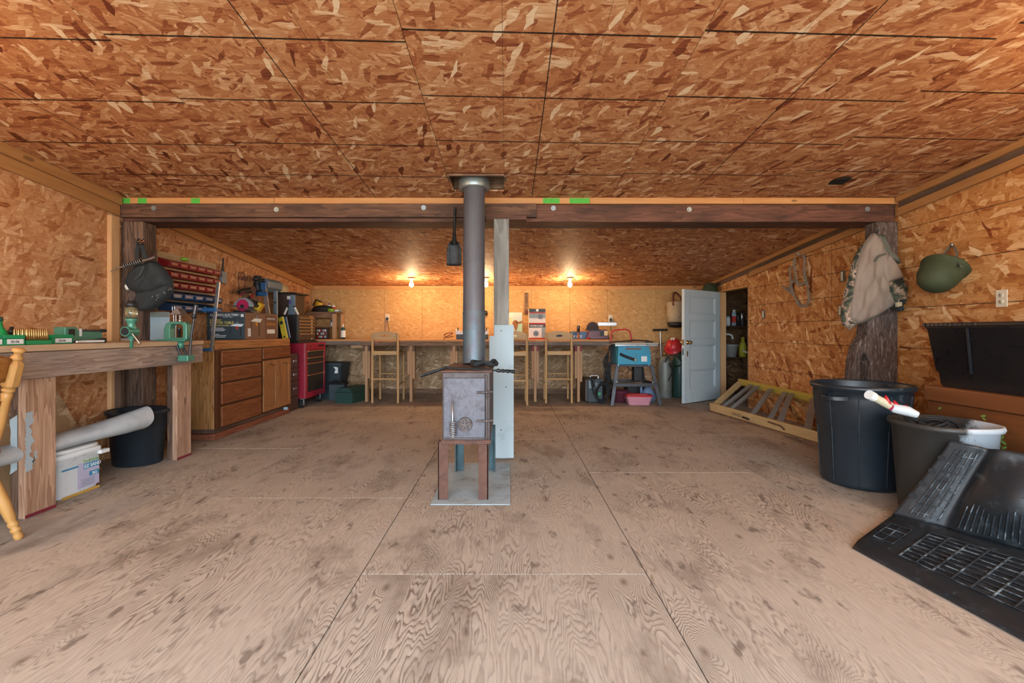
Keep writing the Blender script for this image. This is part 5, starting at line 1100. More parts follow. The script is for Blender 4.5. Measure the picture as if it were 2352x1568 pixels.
# shelf unit in the corner
su = thing('corner_shelf', 'rough wooden shelf unit standing on the rear workbench corner', 'shelf', (-3.05, 7.5, BZ)); SY0, SY1 = 7.38, 7.70
MB().box(-3.29, -2.80, SY0, SY1, 1.345, 1.378).build('top_board', 'lumber_brown_x', su, w=True, bevel=.003); MB().box(-3.29, -2.86, SY0 - .002, SY0 + .03, 1.28, 1.344).build('top_rail', 'lumber_brown_x', su, w=True, bevel=.003)
MB().box(-3.27, -2.80, SY0 + .04, SY1, 1.118, 1.135).build('mid_shelf', 'lumber_brown_x', su, w=True, bevel=.003)
for a, b, c in ((-2.86, -2.80, SY0), (-3.29, -3.25, SY0 + .01)): MB().box(a, b, c, c + .03, BZ + .001, 1.344).build('upright', 'lumber_tan_z', su, w=True, bevel=.003)
MB().box(-2.80, -2.775, SY0 + .2, SY1, BZ + .001, 1.344).build('side_board', 'lumber_tan_z', su, w=True, bevel=.003)
zt_ = 1.3785
t = thing('tool_bag', 'black and yellow tool bag slumped on the corner shelf top', 'bag', (-3.12, 7.5, zt_)); mb = MB(); mb.lathe([(0, 0), (.17, 0), (.18, .04), (.14, .09), (.05, .11), (0, .11)], (-3.07, 7.52, zt_ + .0005), n=22, sy=.6); mb.build('bag_body', 'bag_black', t, w=True); MB().lathe([(0, .07), (.06, .09), (.07, .13), (.04, .19), (0, .2)], (-3.14, 7.52, zt_), n=14, sy=.6).build('yellow_flap', 'yellow', t, w=True); MB().tube([(-3.2, 7.45, zt_ + .1), (-3.15, 7.44, zt_ + .2), (-3.06, 7.44, zt_ + .16)], .014, n=8).build('bag_handle', 'bag_black', t, w=True)
def bottle(name, label, cat, loc, r, h, body, cap, band=None, tip=True):
    t = thing(name, label, cat, loc); MB().lathe([(0, 0), (r, 0), (r, h * .62), (r * .8, h * .72), (r * .35, h * .78), (0, h * .78)], n=18).build('body', body, t)
    MB().lathe([(0, h * .775), (r * .4, h * .775), (r * .36, h * .86), (r * .1 if tip else r * .36, h), (0, h)], n=12).build('cap', cap, t)
    if band: MB().lathe([(r * 1.002, h * .12), (r * 1.02, h * .13), (r * 1.02, h * .55), (r * 1.002, h * .56)], n=18).build('label_band', band, t)
    return t
bottle('glue_bottle', 'white glue bottle with purple cap behind the tool bag', 'bottle', (-3.02, 7.66, zt_), .024, .165, 'white', 'purple'); bottle('glue_bottle', 'white glue bottle with red label behind the tool bag', 'bottle', (-2.945, 7.66, zt_), .03, .16, 'white', 'cream', 'ink_red')
t = thing('tape_roll', 'green tape roll on the corner shelf top', 'tape', (-2.905, 7.44, zt_)); MB().lathe([(.03, 0), (.05, 0), (.05, .05), (.03, .05), (.03, 0)], n=24).build('roll', 'tape_green', t); MB().lathe([(.026, .001), (.0298, .001), (.0298, .049), (.026, .049), (.026, .001)], n=20).build('core', 'cream', t)
t = thing('small_carton', 'little gray and white carton at the right of the corner shelf top', 'carton', (-2.81, 7.5, zt_)); MB().box(-.045, .045, -.05, .05, 0, .04).build('carton', 'grey_plastic', t, bevel=.002); MB().box(-.03, .03, -.0515, -.0505, .008, .034).build('label', 'paper', t)
t = thing('plastic_jar', 'white and blue plastic jar on the middle corner shelf', 'jar', (-2.895, 7.50, 1.1355)); MB().lathe([(0, 0), (.035, 0), (.036, .07), (.03, .085), (0, .085)], n=20).build('body', 'jar', t); MB().lathe([(0, .085), (.031, .085), (.031, .105), (0, .105)], n=20).build('lid', 'clamp_blue', t); MB().lathe([(.0362, .015), (.037, .016), (.037, .06), (.0362, .061)], n=20).build('label_band', 'white', t)
t = thing('hardware_organizer', 'clear organizer of red and white hardware under the corner shelf', 'organizer', (-3.06, 7.42, BZ)); xa = at(726, 0, 7.3).x; MB().box(xa, xa + .17, 7.30, 7.42, BZ + .0005, BZ + .175).build('case', 'steel_dark', t, w=True, bevel=.004)
for i in range(5):
    for j in range(3): MB().box(xa + .012 + i * .031, xa + .036 + i * .031, 7.292, 7.2995, BZ + .02 + j * .05, BZ + .055 + j * .05).build('drawer', ('ink_red', 'white', 'jar')[(i * 2 + j) % 3], t, w=True, bevel=.002)
bottle('cleaner_bottle', 'squeeze bottle of cleaner with white tip on the rear workbench', 'bottle', (-2.635, 7.25, BZ + .0005), .036, .245, 'cyl_green', 'white', 'paper')

# outlets
def outlet(name, label, origin, rot, plug=False):
    t = thing(name, label, 'outlet', origin, rot=rot); MB().box(-.036, .036, -.006, 0, -.058, .058).build('cover_plate', 'outlet', t, bevel=.002)
    for z in (-.022, .022):
        f = MB().lathe([(0, .0061), (.0165, .0061), (.0155, .0085), (0, .0085)], n=20, m=Matrix.Translation((0, 0, z)) @ Matrix.Rotation(R(90), 4, 'X')).build('socket', 'outlet', t)
        for x in (-.006, .006): MB().box(x - .0012, x + .0012, -.0092, -.0086, z, z + .008).build('slot', 'black', f)
        MB().cyl((0, -.0086, z - .006), (0, -.0092, z - .006), .0022, n=8).build('ground_hole', 'black', f)
    if plug: MB().box(-.02, .02, -.04, -.0093, -.045, .0).build('plug', 'black', t, bevel=.004)
    return t
o1 = outlet('wall_outlet', 'outlet with a black plug on the rear wall above the left bar stool', ((890 - CX) / F * YR, YR - .0005, 1.05 + 33 / F * YR), (0, 0, 0), True)
outlet('wall_outlet', 'outlet with a black plug on the rear wall above the belt sander', ((1402 - CX) / F * YR, YR - .0005, 1.05 + 31 / F * YR), (0, 0, 0), True)
outlet('wall_outlet', 'cream duplex outlet on the right wall above the storage tote', (XR - .0005, XR * F / (2302 - CX), atX(2302, 685, XR).z), (0, 0, R(-90)))
xo = (890 - CX) / F * YR
for dx, m in ((-.02, 'purple'), (.02, 'black')): tag(MB().tube([(xo + dx * .3, YR - .045, 1.255), (xo + dx, YR - .03, 1.15), (xo + dx * 2, YR - .04, 1.0), (xo + dx * 3, YR - .1, BZ + .006)], .004, n=6).build('power_cord', m), '%s cord hanging from the plug above the left bar stool' % ('purple' if m == 'purple' else 'thin black'), 'cord')
xo = (1402 - CX) / F * YR
tag(MB().tube([(xo, YR - .045, 1.24), (xo, YR - .04, 1.12), (xo + .02, YR - .06, 1.0), (xo + .0, YR - .2, BZ + .006)], .005, n=6).build('power_cord', 'black'), 'black cord hanging from the plug above the belt sander', 'cord')
def switch_box(px, py, label):
    y = XR * F / (px - CX); z = atX(px, py, XR).z; t = thing('switch_box', label, 'switch', (XR - .0005, y, z)); MB().box(-.004, 0, -.032, .032, -.055, .055).build('metal_box', 'steel_dark', t, bevel=.002); MB().box(-.012, -.0045, -.014, .014, -.045, .045).build('device', 'outlet', t, bevel=.003); MB().box(-.018, -.0125, -.005, .005, -.012, .012).build('toggle', 'white', t, bevel=.001)
switch_box(1754, 722, 'uncovered light switch beside the closet doorway'); switch_box(1936, 634, 'upper uncovered switch box left of the hanging vest'); switch_box(1931, 713, 'lower uncovered switch box left of the hanging vest')

# ------------------------------------------------------------------ things on the rear workbench
z0 = BZ + .0005
t = thing('white_machine', 'white and black bench machine behind the stove pipe', 'machine', (-.56, 7.05, z0)); 
MB().box(-.80, -.32, 6.95, 7.2, z0, z0 + .075).build('base', 'box_teal', t, w=True, bevel=.008); MB().prism([(-.81, z0 + .076), (-.31, z0 + .076), (-.31, z0 + .16), (-.34, z0 + .125), (-.78, z0 + .125), (-.81, z0 + .16)], 6.94, 7.2).build('cover', 'white', t, w=True, bevel=.006)
for x in (-.785, -.345): MB().tube([(x, 7.0, z0 + .12), (x + .01, 7.0, z0 + .18)], .008, n=8).build('lever', 'black', t, w=True)
tag(MB().tube([(-1.0, 7.0, z0 + .004), (-.93, 6.99, z0 + .05), (-.86, 7.0, z0 + .095), (-.9, 7.0, z0 + .10), (-.99, 7.0, z0 + .075), (-.95, 7.01, z0 + .03), (-.85, 7.0, z0 + .05)], .006, n=7).build('bent_twig', 'rope_brown'), 'dark bent twig lying left of the white machine', 'twig')
t = thing('framed_picture', 'unframed bird picture leaning on the rear wall behind the post', 'picture', (.06, 7.4, z0)); rm = Matrix.Translation((.06, 7.45, z0)) @ Matrix.Rotation(R(-8), 4, 'X')
MB().box(-.165, .165, 0, .012, 0, .44, m=rm).build('canvas', 'pic_sky', t, w=True)
def flat(poly, mt, nm, k): MB().prism(poly, -.001 * k - .0004, -.001 * k + .0004, m=rm).build(nm, mt, t, w=True)
flat([(-.16, .0), (.05, .0), (.03, .22), (.0, .36), (-.16, .36)], 'pic_cream', 'painted_ground', 1); flat([(.06, .0), (.165, .0), (.165, .30), (.09, .24)], 'pic_mint', 'painted_field', 1.2)
flat([(.0, .26), (.03, .31), (.07, .31), (.10, .28), (.16, .30), (.165, .26), (.10, .245), (.085, .17), (.06, .12), (.03, .2)], 'pic_brown', 'painted_bird', 2.2); flat([(.078 + .012 * math.cos(R(a)), .272 + .012 * math.sin(R(a))) for a in range(0, 360, 30)], 'ink', 'painted_eye', 3.2)
def tool_carton(label, zz, h, name, shade, txt):
    t = thing('tool_carton', label, 'carton', (.455, 7.3, zz)); MB().box(-.13, .13, -.1, .1, 0, h).build('carton', 'paper', t, bevel=.002)
    MB().box(-.1305, .1305, -.102, -.1005, h * .78, h).build('top_band', 'box_teal', t); MB().box(-.1305, .1305, -.102, -.1005, 0, h * .09).build('red_band', 'ink_red', t)
    if txt: text('lettering', 'PORTER+CABLE', .036, 'ink_white', t, (-.115, -.1025, h * .84), FACE_CAM, bold=.0008, sx=.8); MB().box(.07, .13, -.102, -.1005, h * .1, h * .77).build('gray_panel', 'gray_print', t)
    else: MB().box(-.13, .13, -.102, -.1005, h * .40, h * .70).build('gray_panel', 'gray_print', t); MB().box(-.13, .13, -.1025, -.1005, h * .71, h * .77).build('red_band', 'ink_red', t); MB().box(-.02, .02, -.1025, -.1022, h * .83, h * .98).build('white_mark', 'ink_white', t)
    c = (-.02, h * .38) if txt else (.05, h * .5); mb = MB(); mb.prism([(c[0] + .05 * math.cos(R(a)) * (1 if a % 60 else .8), c[1] + .045 * math.sin(R(a))) for a in range(0, 360, 30)], -.1032, -.1026); mb.build('printed_tool', 'ink_gray', t); MB().prism([(c[0] + .03 * math.cos(R(a)), c[1] + .02 * math.sin(R(a))) for a in range(0, 360, 45)], -.1038, -.1033).build('printed_tool_face', 'steel_dark', t)
tool_carton('lower white tool carton with gray panel on the rear workbench', z0, .235, 'a', 0, True); tool_carton('upper white tool carton stacked on the other carton', z0 + .2355, .245, 'b', 0, False)
t = thing('wall_hand_saw', 'dark wooden-handled tool hanging on the rear wall left of the cartons', 'tool', at(1210, 722, YR - .02)); MB().strap([at(1209, 672, YR - .015), at(1209, 700, YR - .015), at(1208, 722, YR - .015)], (1, 0, 0), .05, .012).build('blade', 'lumber_brown_x', t, w=True); MB().strap([at(1206, 716, YR - .025), at(1216, 716, YR - .025)], (0, 0, 1), .05, .02).build('handle', 'rope_brown', t, w=True)
t = thing('wall_hook_tool', 'small dark tool hanging on the rear wall right of the stove pipe', 'tool', at(1114, 725, YR - .02)); MB().tube([at(1114, 690, YR - .012), at(1114, 700, YR - .012)], .012, n=8).build('shank', 'yellow_dull', t, w=True); MB().lathe([(0, 0), (.03, 0), (.03, .06), (.015, .08), (0, .08)], at(1116, 724, YR - .04), n=14).build('cup', 'black', t, w=True)
t = thing('blue_level', 'blue aluminium level lying on the rear workbench behind a stool', 'level', (.85, 6.98, z0)); MB().box(.60, 1.08, 6.97, 6.995, z0, z0 + .022).build('rail', 'clamp_blue', t, w=True, bevel=.002); MB().prism([(.78 + .07 * math.cos(R(a)), z0 + .023 + .05 * math.sin(R(a))) for a in range(0, 181, 20)], 6.975, 6.99).build('arch_handle', 'clamp_blue', t, w=True)
t = thing('torch', 'copper-based slim torch standing on the rear workbench', 'torch', (1.065, 6.93, z0)); MB().lathe([(0, 0), (.014, 0), (.014, .12), (0, .12)], n=16).build('tube', 'copper', t); MB().lathe([(0, .12), (.023, .12), (.023, .20), (.018, .21), (0, .21)], n=18).build('head', 'steel_dark', t); MB().tube([(0, 0, .21), (0, 0, .26)], .003, n=6).build('needle', 'steel', t)
t = thing('blue_case', 'blue drill bit case with white letters on the rear workbench', 'case', (1.10, 7.15, z0)); MB().box(-.13, .13, -.05, .05, 0, .12).build('case', 'clamp_blue', t, bevel=.006); MB().box(-.131, .131, -.0505, -.05, .085, .09).build('seam', 'black', t); text('lettering', 'LY ICT', .055, 'ink_white', t, (-.12, -.052, .02), FACE_CAM, bold=.002, sx=1.05)
# belt and disc sander
t = thing('belt_sander', 'maroon bench belt and disc sander on the rear workbench', 'sander', (1.36, 7.05, z0)); sy_ = 6.98
xs = lambda px: at(px, 0, sy_).x
MB().prism([(xs(1347), z0), (xs(1402), z0), (xs(1400), z0 + .02), (xs(1394), z0 + .15), (xs(1354), z0 + .15), (xs(1350), z0 + .05)], sy_, sy_ + .16).build('body', 'maroon', t, w=True, bevel=.01, seg=3)
MB().prism([(xs(1361) + .095 * math.cos(R(a)), z0 + .155 + .115 * math.sin(R(a))) for a in range(0, 181, 12)], sy_ - .02, sy_ + .03).build('disc', 'disc_brown', t, w=True, bevel=.004); MB().box(xs(1345), xs(1377), sy_ - .06, sy_ + .04, z0 + .135, z0 + .155).build('work_table', 'black', t, w=True, bevel=.004)
MB().prism(arc(xs(1414), z0 + .235, .028, -90, 90, 8) + [(xs(1374), z0 + .263), (xs(1374), z0 + .207)], sy_ + .02, sy_ + .12).build('belt_arm', 'steel', t, w=True, bevel=.004)
MB().box(xs(1378), xs(1387), sy_ - .002, sy_ - .0005, z0 + .05, z0 + .13).build('label_panel', 'black', t, w=True); MB().box(xs(1388), xs(1396), sy_ - .002, sy_ - .0005, z0 + .06, z0 + .13).build('switch_panel', 'gold_trim', t, w=True)
MB().lathe([(0, -.015), (.02, -.012), (.02, .012), (0, .015)], (xs(1352), sy_ - .03, z0 + .02), n=12).build('knob', 'ink_red', t, w=True)

# ------------------------------------------------------------------ table saw corner
ts = thing('table_saw', 'blue bench table saw on a dark folding stand', 'table saw', (1.82, 6.8, 0)); A0, A1, B0, B1 = 1.58, 2.06, 6.58, 7.08
MB().prism([(A0, .575), (A1, .575), (A1, .72), (A1 - .03, .86), (A0 + .01, .86)], B0, B1).build('body', 'teal_saw', ts, w=True, bevel=.008, seg=3)
MB().box(A0 - .06, A1 + .09, B0 - .07, B1 + .1, .872, .895).build('table_top', 'saw_top', ts, w=True, bevel=.004); MB().box(A0 - .05, A1 + .08, B0 - .06, B0 - .03, .845, .8715).build('front_rail', 'steel', ts, w=True, bevel=.003)
sl_ = [at(1424 + 34 * i / 10, 812 + 14 * (i / 10) ** .8, B0 - .004) for i in range(11)]
MB().tube(sl_, .020, n=10).build('bevel_slot', 'black', ts, w=True); MB().cyl(sl_[-1], sl_[-1] - Vector((0, .02, 0)), .014, n=14).build('bevel_knob', 'brass', ts, w=True)
MB().box(at(1473, 0, B0).x, at(1486, 0, B0).x, B0 - .003, B0 - .001, at(0, 830, B0).z, at(0, 818, B0).z).build('warning_label', 'paper', ts, w=True); MB().box(at(1437, 0, B0).x, at(1473, 0, B0).x, B0 - .003, B0 - .001, at(0, 803, B0).z, at(0, 799, B0).z).build('name_strip', 'box_brown', ts, w=True)
MB().box(A0 - .03, A1 + .02, B0 - .015, B0 + .02, .545, .574).build('stand_rail', 'steel_dark', ts, w=True, bevel=.003); MB().box(A0 - .03, A1 + .02, B1 - .02, B1 + .015, .545, .574).build('stand_rail', 'steel_dark', ts, w=True, bevel=.003)
for s in (-1, 1):
    for yy, d in ((B0, -.09), (B1, .09)):
        x0 = A0 - .005 if s < 0 else A1 + .005; p0, p1 = Vector((x0 + s * .10, yy + d, 0)), Vector((x0, yy, .57))
        MB().strap([p0, p1], (1, 0, 0), .05, .028).build('leg', 'steel_dark', ts, w=True, bevel=.002)
    x0 = A0 - .06 if s < 0 else A1 + .06; MB().box(x0 - .008, x0 + .008, B0 - .05, B1 + .05, .27, .31).build('side_brace', 'steel_dark', ts, w=True)
MB().box(A0 - .08, A1 + .08, B0 - .062, B0 - .048, .265, .315).build('front_brace', 'steel_dark', ts, w=True, bevel=.003); MB().box(A0 - .05, A1 + .05, B1, B1 + .012, .27, .31).build('rear_brace', 'steel_dark', ts, w=True)
for px, py in ((1420, 838), (1490, 838), (1417, 876), (1499, 878)): p = at(px, py, B0 - .065); MB().cyl(p, p - Vector((0, .006, 0)), .010, n=8).build('bolt', 'galv', ts, w=True)
MB().tube([(A0 + .20, B1 - .1, .56), (A0 + .36, B0 + .1, .33)], .008, n=8).build('crank_rod', 'steel', ts, w=True); MB().box(A0 + .28, A0 + .40, B0 + .15, B0 + .3, .32, .5745).build('motor', 'black', ts, w=True, bevel=.01)
bs = thing('bow_saw', 'red bow saw lying on the table saw', 'bow saw', (1.65, 6.75, .896)); yb2 = 6.72
q = lambda px, py: at(px, py, yb2)
MB().tube([q(1403, 786), q(1405, 766), q(1410, 759), q(1425, 757), q(1440, 757), q(1447, 763), q(1450, 778), q(1451, 784)], .011, n=10).build('frame', 'hat_red', bs, w=True); MB().strap([q(1405, 784), q(1430, 783), q(1452, 785)], (0, 1, .3), .02, .002).build('blade', 'steel_dark', bs, w=True)
tag(MB().tube([q(1400, 785) + Vector((0, -.04, 0)), q(1430, 784) + Vector((0, -.06, .004)), q(1460, 781) + Vector((0, -.03, 0)), q(1500, 785) + Vector((0, .0, .0))], .009, n=8).build('black_hose', 'black'), 'black hose lying across the table saw top', 'hose')
tag(MB().box(2.02, 2.06, 6.68, 6.72, .8955, .93).build('small_block', 'black', bevel=.006), 'small black knob block on the right of the saw table', 'block')
# under the saw
t = thing('paint_tray', 'pink plastic tray on the floor under the table saw', 'tray', (1.88, 6.62, 0)); rings = [[Vector((1.88 + a, 6.62 + b, z)) for a, b in rrect(-w_, w_, -w_ * .6, w_ * .6, .03)] for z, w_ in ((0.001, .15), (.10, .178), (.115, .185), (.118, .178), (.02, .145))]
MB().loft(rings).build('tray', 'pink', t, w=True)
rings = [[Vector((1.88 + a, 6.62 + b, z)) for a, b in rrect(-w_, w_, -w_ * .6, w_ * .6, .03)] for z, w_ in ((.1185, .186), (.122, .19), (.14, .19), (.14, .18))]; MB().loft(rings, False).build('red_rim', 'hat_red', t, w=True)
t = thing('red_pan', 'red pan standing behind the pink tray under the saw', 'pan', (1.66, 6.84, 0)); MB().lathe([(0, 0), (.12, 0), (.15, .16), (.16, .17), (.15, .165), (.115, .012), (0, .01)], (1.66, 6.84, .001), n=26).build('pan', 'maroon', t, w=True); MB().tube([(1.56, 6.75, .16), (1.54, 6.7, .2), (1.56, 6.66, .18)], .008, n=8).build('handle', 'maroon', t, w=True)
t = thing('black_tool_case', 'black tool case on the floor behind the pink tray', 'case', (1.95, 7.1, 0)); MB().box(1.84, 2.12, 7.04, 7.25, .001, .22).build('body', 'black', t, w=True, bevel=.01); MB().box(1.86, 2.10, 7.025, 7.0395, .09, .11).build('latch_rail', 'red_bin', t, w=True)
t = thing('blue_jug', 'crumpled blue bag on the floor right of the pink tray', 'bag', (2.12, 6.85, 0)); mb = MB(); mb.lathe([(0, 0), (.10, 0), (.12, .06), (.09, .15), (.04, .22), (0, .24)], (2.12, 6.9, .001), n=18, sy=.8); mb.build('bag', 'blue_jug', t, w=True); MB().lathe([(0, .1), (.02, .11), (.02, .24), (0, .25)], (2.0, 6.86, 0.0), n=10).build('neck', 'blue_jug', t, w=True)
# welder
t = thing('welder', 'small dark welder with coiled black cables under the rear workbench', 'welder', (1.28, 6.85, 0)); wx0, wx1, wy = 1.17, 1.39, 6.72
MB().box(wx0 - .04, wx1 - .02, wy + .01, wy + .42, .02, .35).build('case', 'chest_brown', t, w=True, bevel=.01); MB().box(wx0, wx1, wy - .01, wy + .009, .015, .355).build('front_panel', 'box_teal', t, w=True, bevel=.008)
for x in (wx0 + .03, wx1 - .04):
    for y in (wy + .03, wy + .38): MB().box(x - .02, x + .02, y - .02, y + .02, 0, .02).build('foot', 'rubber', t, w=True)
MB().box(wx0 + .015, wx0 + .09, wy - .014, wy - .0105, .22, .33).build('white_label', 'gray_print', t, w=True); MB().box(wx0 + .10, wx1 - .02, wy - .014, wy - .0105, .23, .30).build('control_plate', 'grey_plastic', t, w=True); MB().cyl((wx1 - .045, wy - .0145, .265), (wx1 - .045, wy - .03, .265), .018, n=14).build('dial', 'hat_red', t, w=True); MB().box(wx1 - .075, wx1 - .03, wy - .018, wy - .0105, .11, .16).build('power_switch', 'green_plastic', t, w=True, bevel=.003)
MB().tube([(wx0 + .06, wy + .1, .35), (wx0 + .06, wy + .1, .39), (wx1 - .05, wy + .1, .39), (wx1 - .05, wy + .1, .35)], .012, n=8).build('carry_handle', 'steel', t, w=True)
for k in range(5):
    pts = []
    for i in range(26):
        a = 2 * math.pi * i / 26; pts.append(Vector((1.36 + .008 * k + (.075 + .012 * k) * math.cos(a), 6.60 + .012 * k + .02 * math.sin(2 * a + k), .17 + (.155 - .01 * k) * math.sin(a + .1 * k))))
    MB().tube(pts, .0085, n=7, closed=True).build('cable_loop', 'rubber', t, w=True)
MB().tube([(wx0 + .06, wy - .02, .36), (wx0 + .05, wy - .06, .28), (wx0 + .10, wy - .08, .12), (wx0 + .2, wy - .1, .03), (wx1 + .03, wy - .1, .02)], .011, n=8).build('torch_cable', 'rubber', t, w=True); MB().tube([(wx0 + .03, wy - .04, .38), (wx0 + .07, wy - .05, .35), (wx0 + .09, wy - .05, .24)], [.015, .017, .014], n=8).build('torch_handle', 'black', t, w=True)
t = thing('hanging_cables', 'black cables hanging from the rear workbench end beside the saw', 'cables', (1.47, 6.78, .1))
for k in range(4): MB().tube([(1.50 + .015 * k, 6.765, .85), (1.47 - .02 * k, 6.75, .6), (1.42 + .02 * k, 6.74, .42), (1.46 + .02 * k, 6.74, .30), (1.51, 6.745, .5), (1.52 + .01 * k, 6.76, .85)], .007, n=6).build('cable', 'rubber', t, w=True)
# gas cylinders, hard hat, pump
def cyl_tank(label, x, y, r, h, m, grp):
    t = thing('gas_cylinder', label, 'cylinder', (x, y, 0), group=grp); MB().lathe([(0, 0), (r * .95, 0), (r, .015), (r, h * .82), (r * .9, h * .9), (r * .55, h * .97), (r * .3, h), (0, h)], n=28).build('tank', m, t); MB().lathe([(0, h), (.02, h), (.022, h + .03), (.03, h + .035), (.03, h + .06), (0, h + .06)], n=14).build('valve', 'brass', t)
cyl_tank('gray gas cylinder standing right of the table saw', 2.50, 7.27, .105, .66, 'cyl_gray', 'gas cylinders'); cyl_tank('dark green gas cylinder partly behind the open white door', 2.76, 7.33, .115, .72, 'cyl_green', 'gas cylinders')
t = thing('hard_hat', 'red hard hat with a pale emblem resting on the gas cylinders', 'hard hat', (2.585, 7.16, .78)); hm = Matrix.Translation((2.60, 7.16, .82)) @ Vector((-.42, -.55, .72)).to_track_quat('Z', 'Y').to_matrix().to_4x4()
MB().lathe([(0, .125), (.05, .118), (.09, .09), (.118, .04), (.125, 0), (.145, -.008), (.145, -.014), (.118, -.004), (.08, .08), (0, .115)], n=30, sy=1.12, m=hm).build('shell', 'hat_red', t, w=True); MB().box(-.03, .03, .02, .07, .119, .127, m=hm).build('emblem', 'ink_white', t, w=True, bevel=.004); MB().tube([hm @ Vector((0, a, .128 - abs(a) ** 2 * 3.2)) for a in (-.1, -.05, 0, .05, .1)], .008, n=6).build('ridge', 'hat_red', t, w=True)
t = thing('hand_pump', 'upright black-handled tire pump behind the hard hat', 'pump', (2.52, 7.5, 0)); MB().tube([(2.51, 7.5, 0), (2.515, 7.5, .6)], .03, n=12).build('barrel', 'cyl_gray', t, w=True); MB().tube([(2.515, 7.5, .6), (2.50, 7.5, 1.06)], .012, n=8).build('rod', 'steel', t, w=True); MB().tube([(2.38, 7.5, 1.08), (2.62, 7.5, 1.085)], .018, n=10).build('grip', 'black', t, w=True)
tag(MB().tube([(2.45, 7.1, .58), (2.47, 7.05, .66), (2.55, 7.02, .69), (2.66, 7.05, .62), (2.70, 7.1, .55), (2.60, 7.05, .52), (2.50, 7.06, .56), (2.56, 7.1, .45), (2.50, 7.13, .28)], .008, n=7).build('gas_hose', 'rubber'), 'black gas hose draped around the cylinders under the hard hat', 'hose')
# canvas bucket on rear wall
t = thing('canvas_bucket', 'stained canvas bucket with rope handle hanging on the rear wall', 'bucket', at(1552, 750, 7.55)); cz_ = at(0, 740, 7.55).z; cx_ = at(1553, 0, 7.55).x
MB().lathe([(0, .0), (.135, .0), (.15, .1), (.155, .33), (.145, .34), (0, .33)], (cx_, 7.55, cz_), n=28).build('canvas_body', 'canvas', t, w=True); MB().lathe([(0, -.09), (.10, -.085), (.135, -.05), (.142, -.001), (0, -.001)], (cx_, 7.55, cz_), n=28).build('leather_base', 'black', t, w=True)
MB().tube([(cx_ - .09, 7.43, cz_ + .27), (cx_ - .085, 7.45, cz_ + .40), (cx_ - .06, 7.5, cz_ + .47), (cx_ + .0, 7.55, cz_ + .49), (cx_ + .06, 7.5, cz_ + .40), (cx_ + .08, 7.43, cz_ + .28)], .016, n=10).build('rope_handle', 'rope_brown', t, w=True)

# ------------------------------------------------------------------ closet door
DW, DH, TH = .92, 1.66, .046
hx, hy = 3.295, 7.13; fx, fy = 2.535, 6.61; ang = math.atan2(fy - hy, fx - hx)
d1 = bpy.data.objects.new('door_1', None); COL.objects.link(d1); d1.location = (hx, hy, .012); d1.rotation_euler = (0, 0, ang); struct(d1, 'pale four-panel wooden door standing open'); WM[d1.name] = Matrix.Translation((hx, hy, .012)) @ Matrix.Rotation(ang, 4, 'Z')
# local x runs from hinge to free edge; +y side faces the camera
st_w = .125
for a, b in ((0, st_w), (DW - st_w, DW)): MB().box(a, b, -TH / 2, TH / 2, 0, DH).build('stile', 'door_paint', d1, bevel=.003)
zr = [(0, .19), (.475, .56), (.845, .93), (1.215, 1.30), (1.565, DH)]
for a, b in zr: MB().box(st_w, DW - st_w, -TH / 2, TH / 2, a, b).build('rail', 'door_paint', d1, bevel=.003)
for (a, b), (c, d) in zip(zr[:-1], zr[1:]):
    p = MB().box(st_w, DW - st_w, -.004, .004, b, c).build('panel', 'door_paint', d1); x0, x1 = st_w, DW - st_w
    for sd in (1, -1):                                          # sloped molding from the frame face down to the panel
        o4 = [(x0, b), (x1, b), (x1, c), (x0, c)]; i4 = [(x0 + .03, b + .03), (x1 - .03, b + .03), (x1 - .03, c - .03), (x0 + .03, c - .03)]
        vs = [(u, sd * .0215, v) for u, v in o4] + [(u, sd * .0085, v) for u, v in i4] + [(u, sd * .0042, v) for u, v in o4] + [(u, sd * .0042, v) for u, v in i4]; fs = []
        for k in range(4): l_ = (k + 1) % 4; fs += [(k, l_, 4 + l_, 4 + k), (4 + k, 4 + l_, 12 + l_, 12 + k), (8 + k, 12 + k, 12 + l_, 8 + l_), (k, 8 + k, 8 + l_, l_)]
        MB().add(vs, fs).build('panel_molding', 'door_paint', p)
kx = DW - .07
for s in (1, -1):
    m_ = Matrix.Translation((kx, s * TH / 2, .885)) @ Matrix.Rotation(R(-90 * s), 4, 'X'); MB().lathe([(0, 0), (.033, 0), (.033, .006), (.012, .01), (.012, .03), (.027, .04), (.03, .052), (.02, .066), (0, .068)], n=22, m=m_).build('knob', 'brass', d1)
MB().box(DW + .0003, DW + .0025, -.014, .014, .84, .93).build('latch_plate', 'brass', d1); MB().box(DW + .0003, DW + .002, -.008, .008, .70, .80).build('old_mortise', 'black', d1); MB().box(kx - .012, kx + .012, TH / 2 + .0003, TH / 2 + .003, .68, .76).build('keyhole_plate', 'brass', d1, bevel=.002); MB().cyl((kx, TH / 2 + .003, .73), (kx, TH / 2 + .004, .73), .006, n=10).build('keyhole', 'black', d1)
struct(MB().box(XR - .001, XR + .11, DY1, DY1 + .035, 0, DZ).build('trim_13', 'lumber_new_z', bevel=.003)); struct(MB().box(XR - .001, XR + .11, DY0 - .02, DY0, 0, DZ).build('trim_14', 'lumber_brown_x', bevel=.003)); struct(MB().box(XR - .004, XR + .11, DY0, DY1 + .035, DZ - .02, DZ).build('trim_15', 'lumber_new', bevel=.003))
tag(MB().lathe([(0, 0), (.10, 0), (.115, .03), (.11, .10), (.07, .16), (0, .17)], (3.20, 7.22, 1.66), n=20, sy=.8).build('felt_hat', 'helmet_green'), 'dark green hat hanging in the corner above the open door', 'hat')
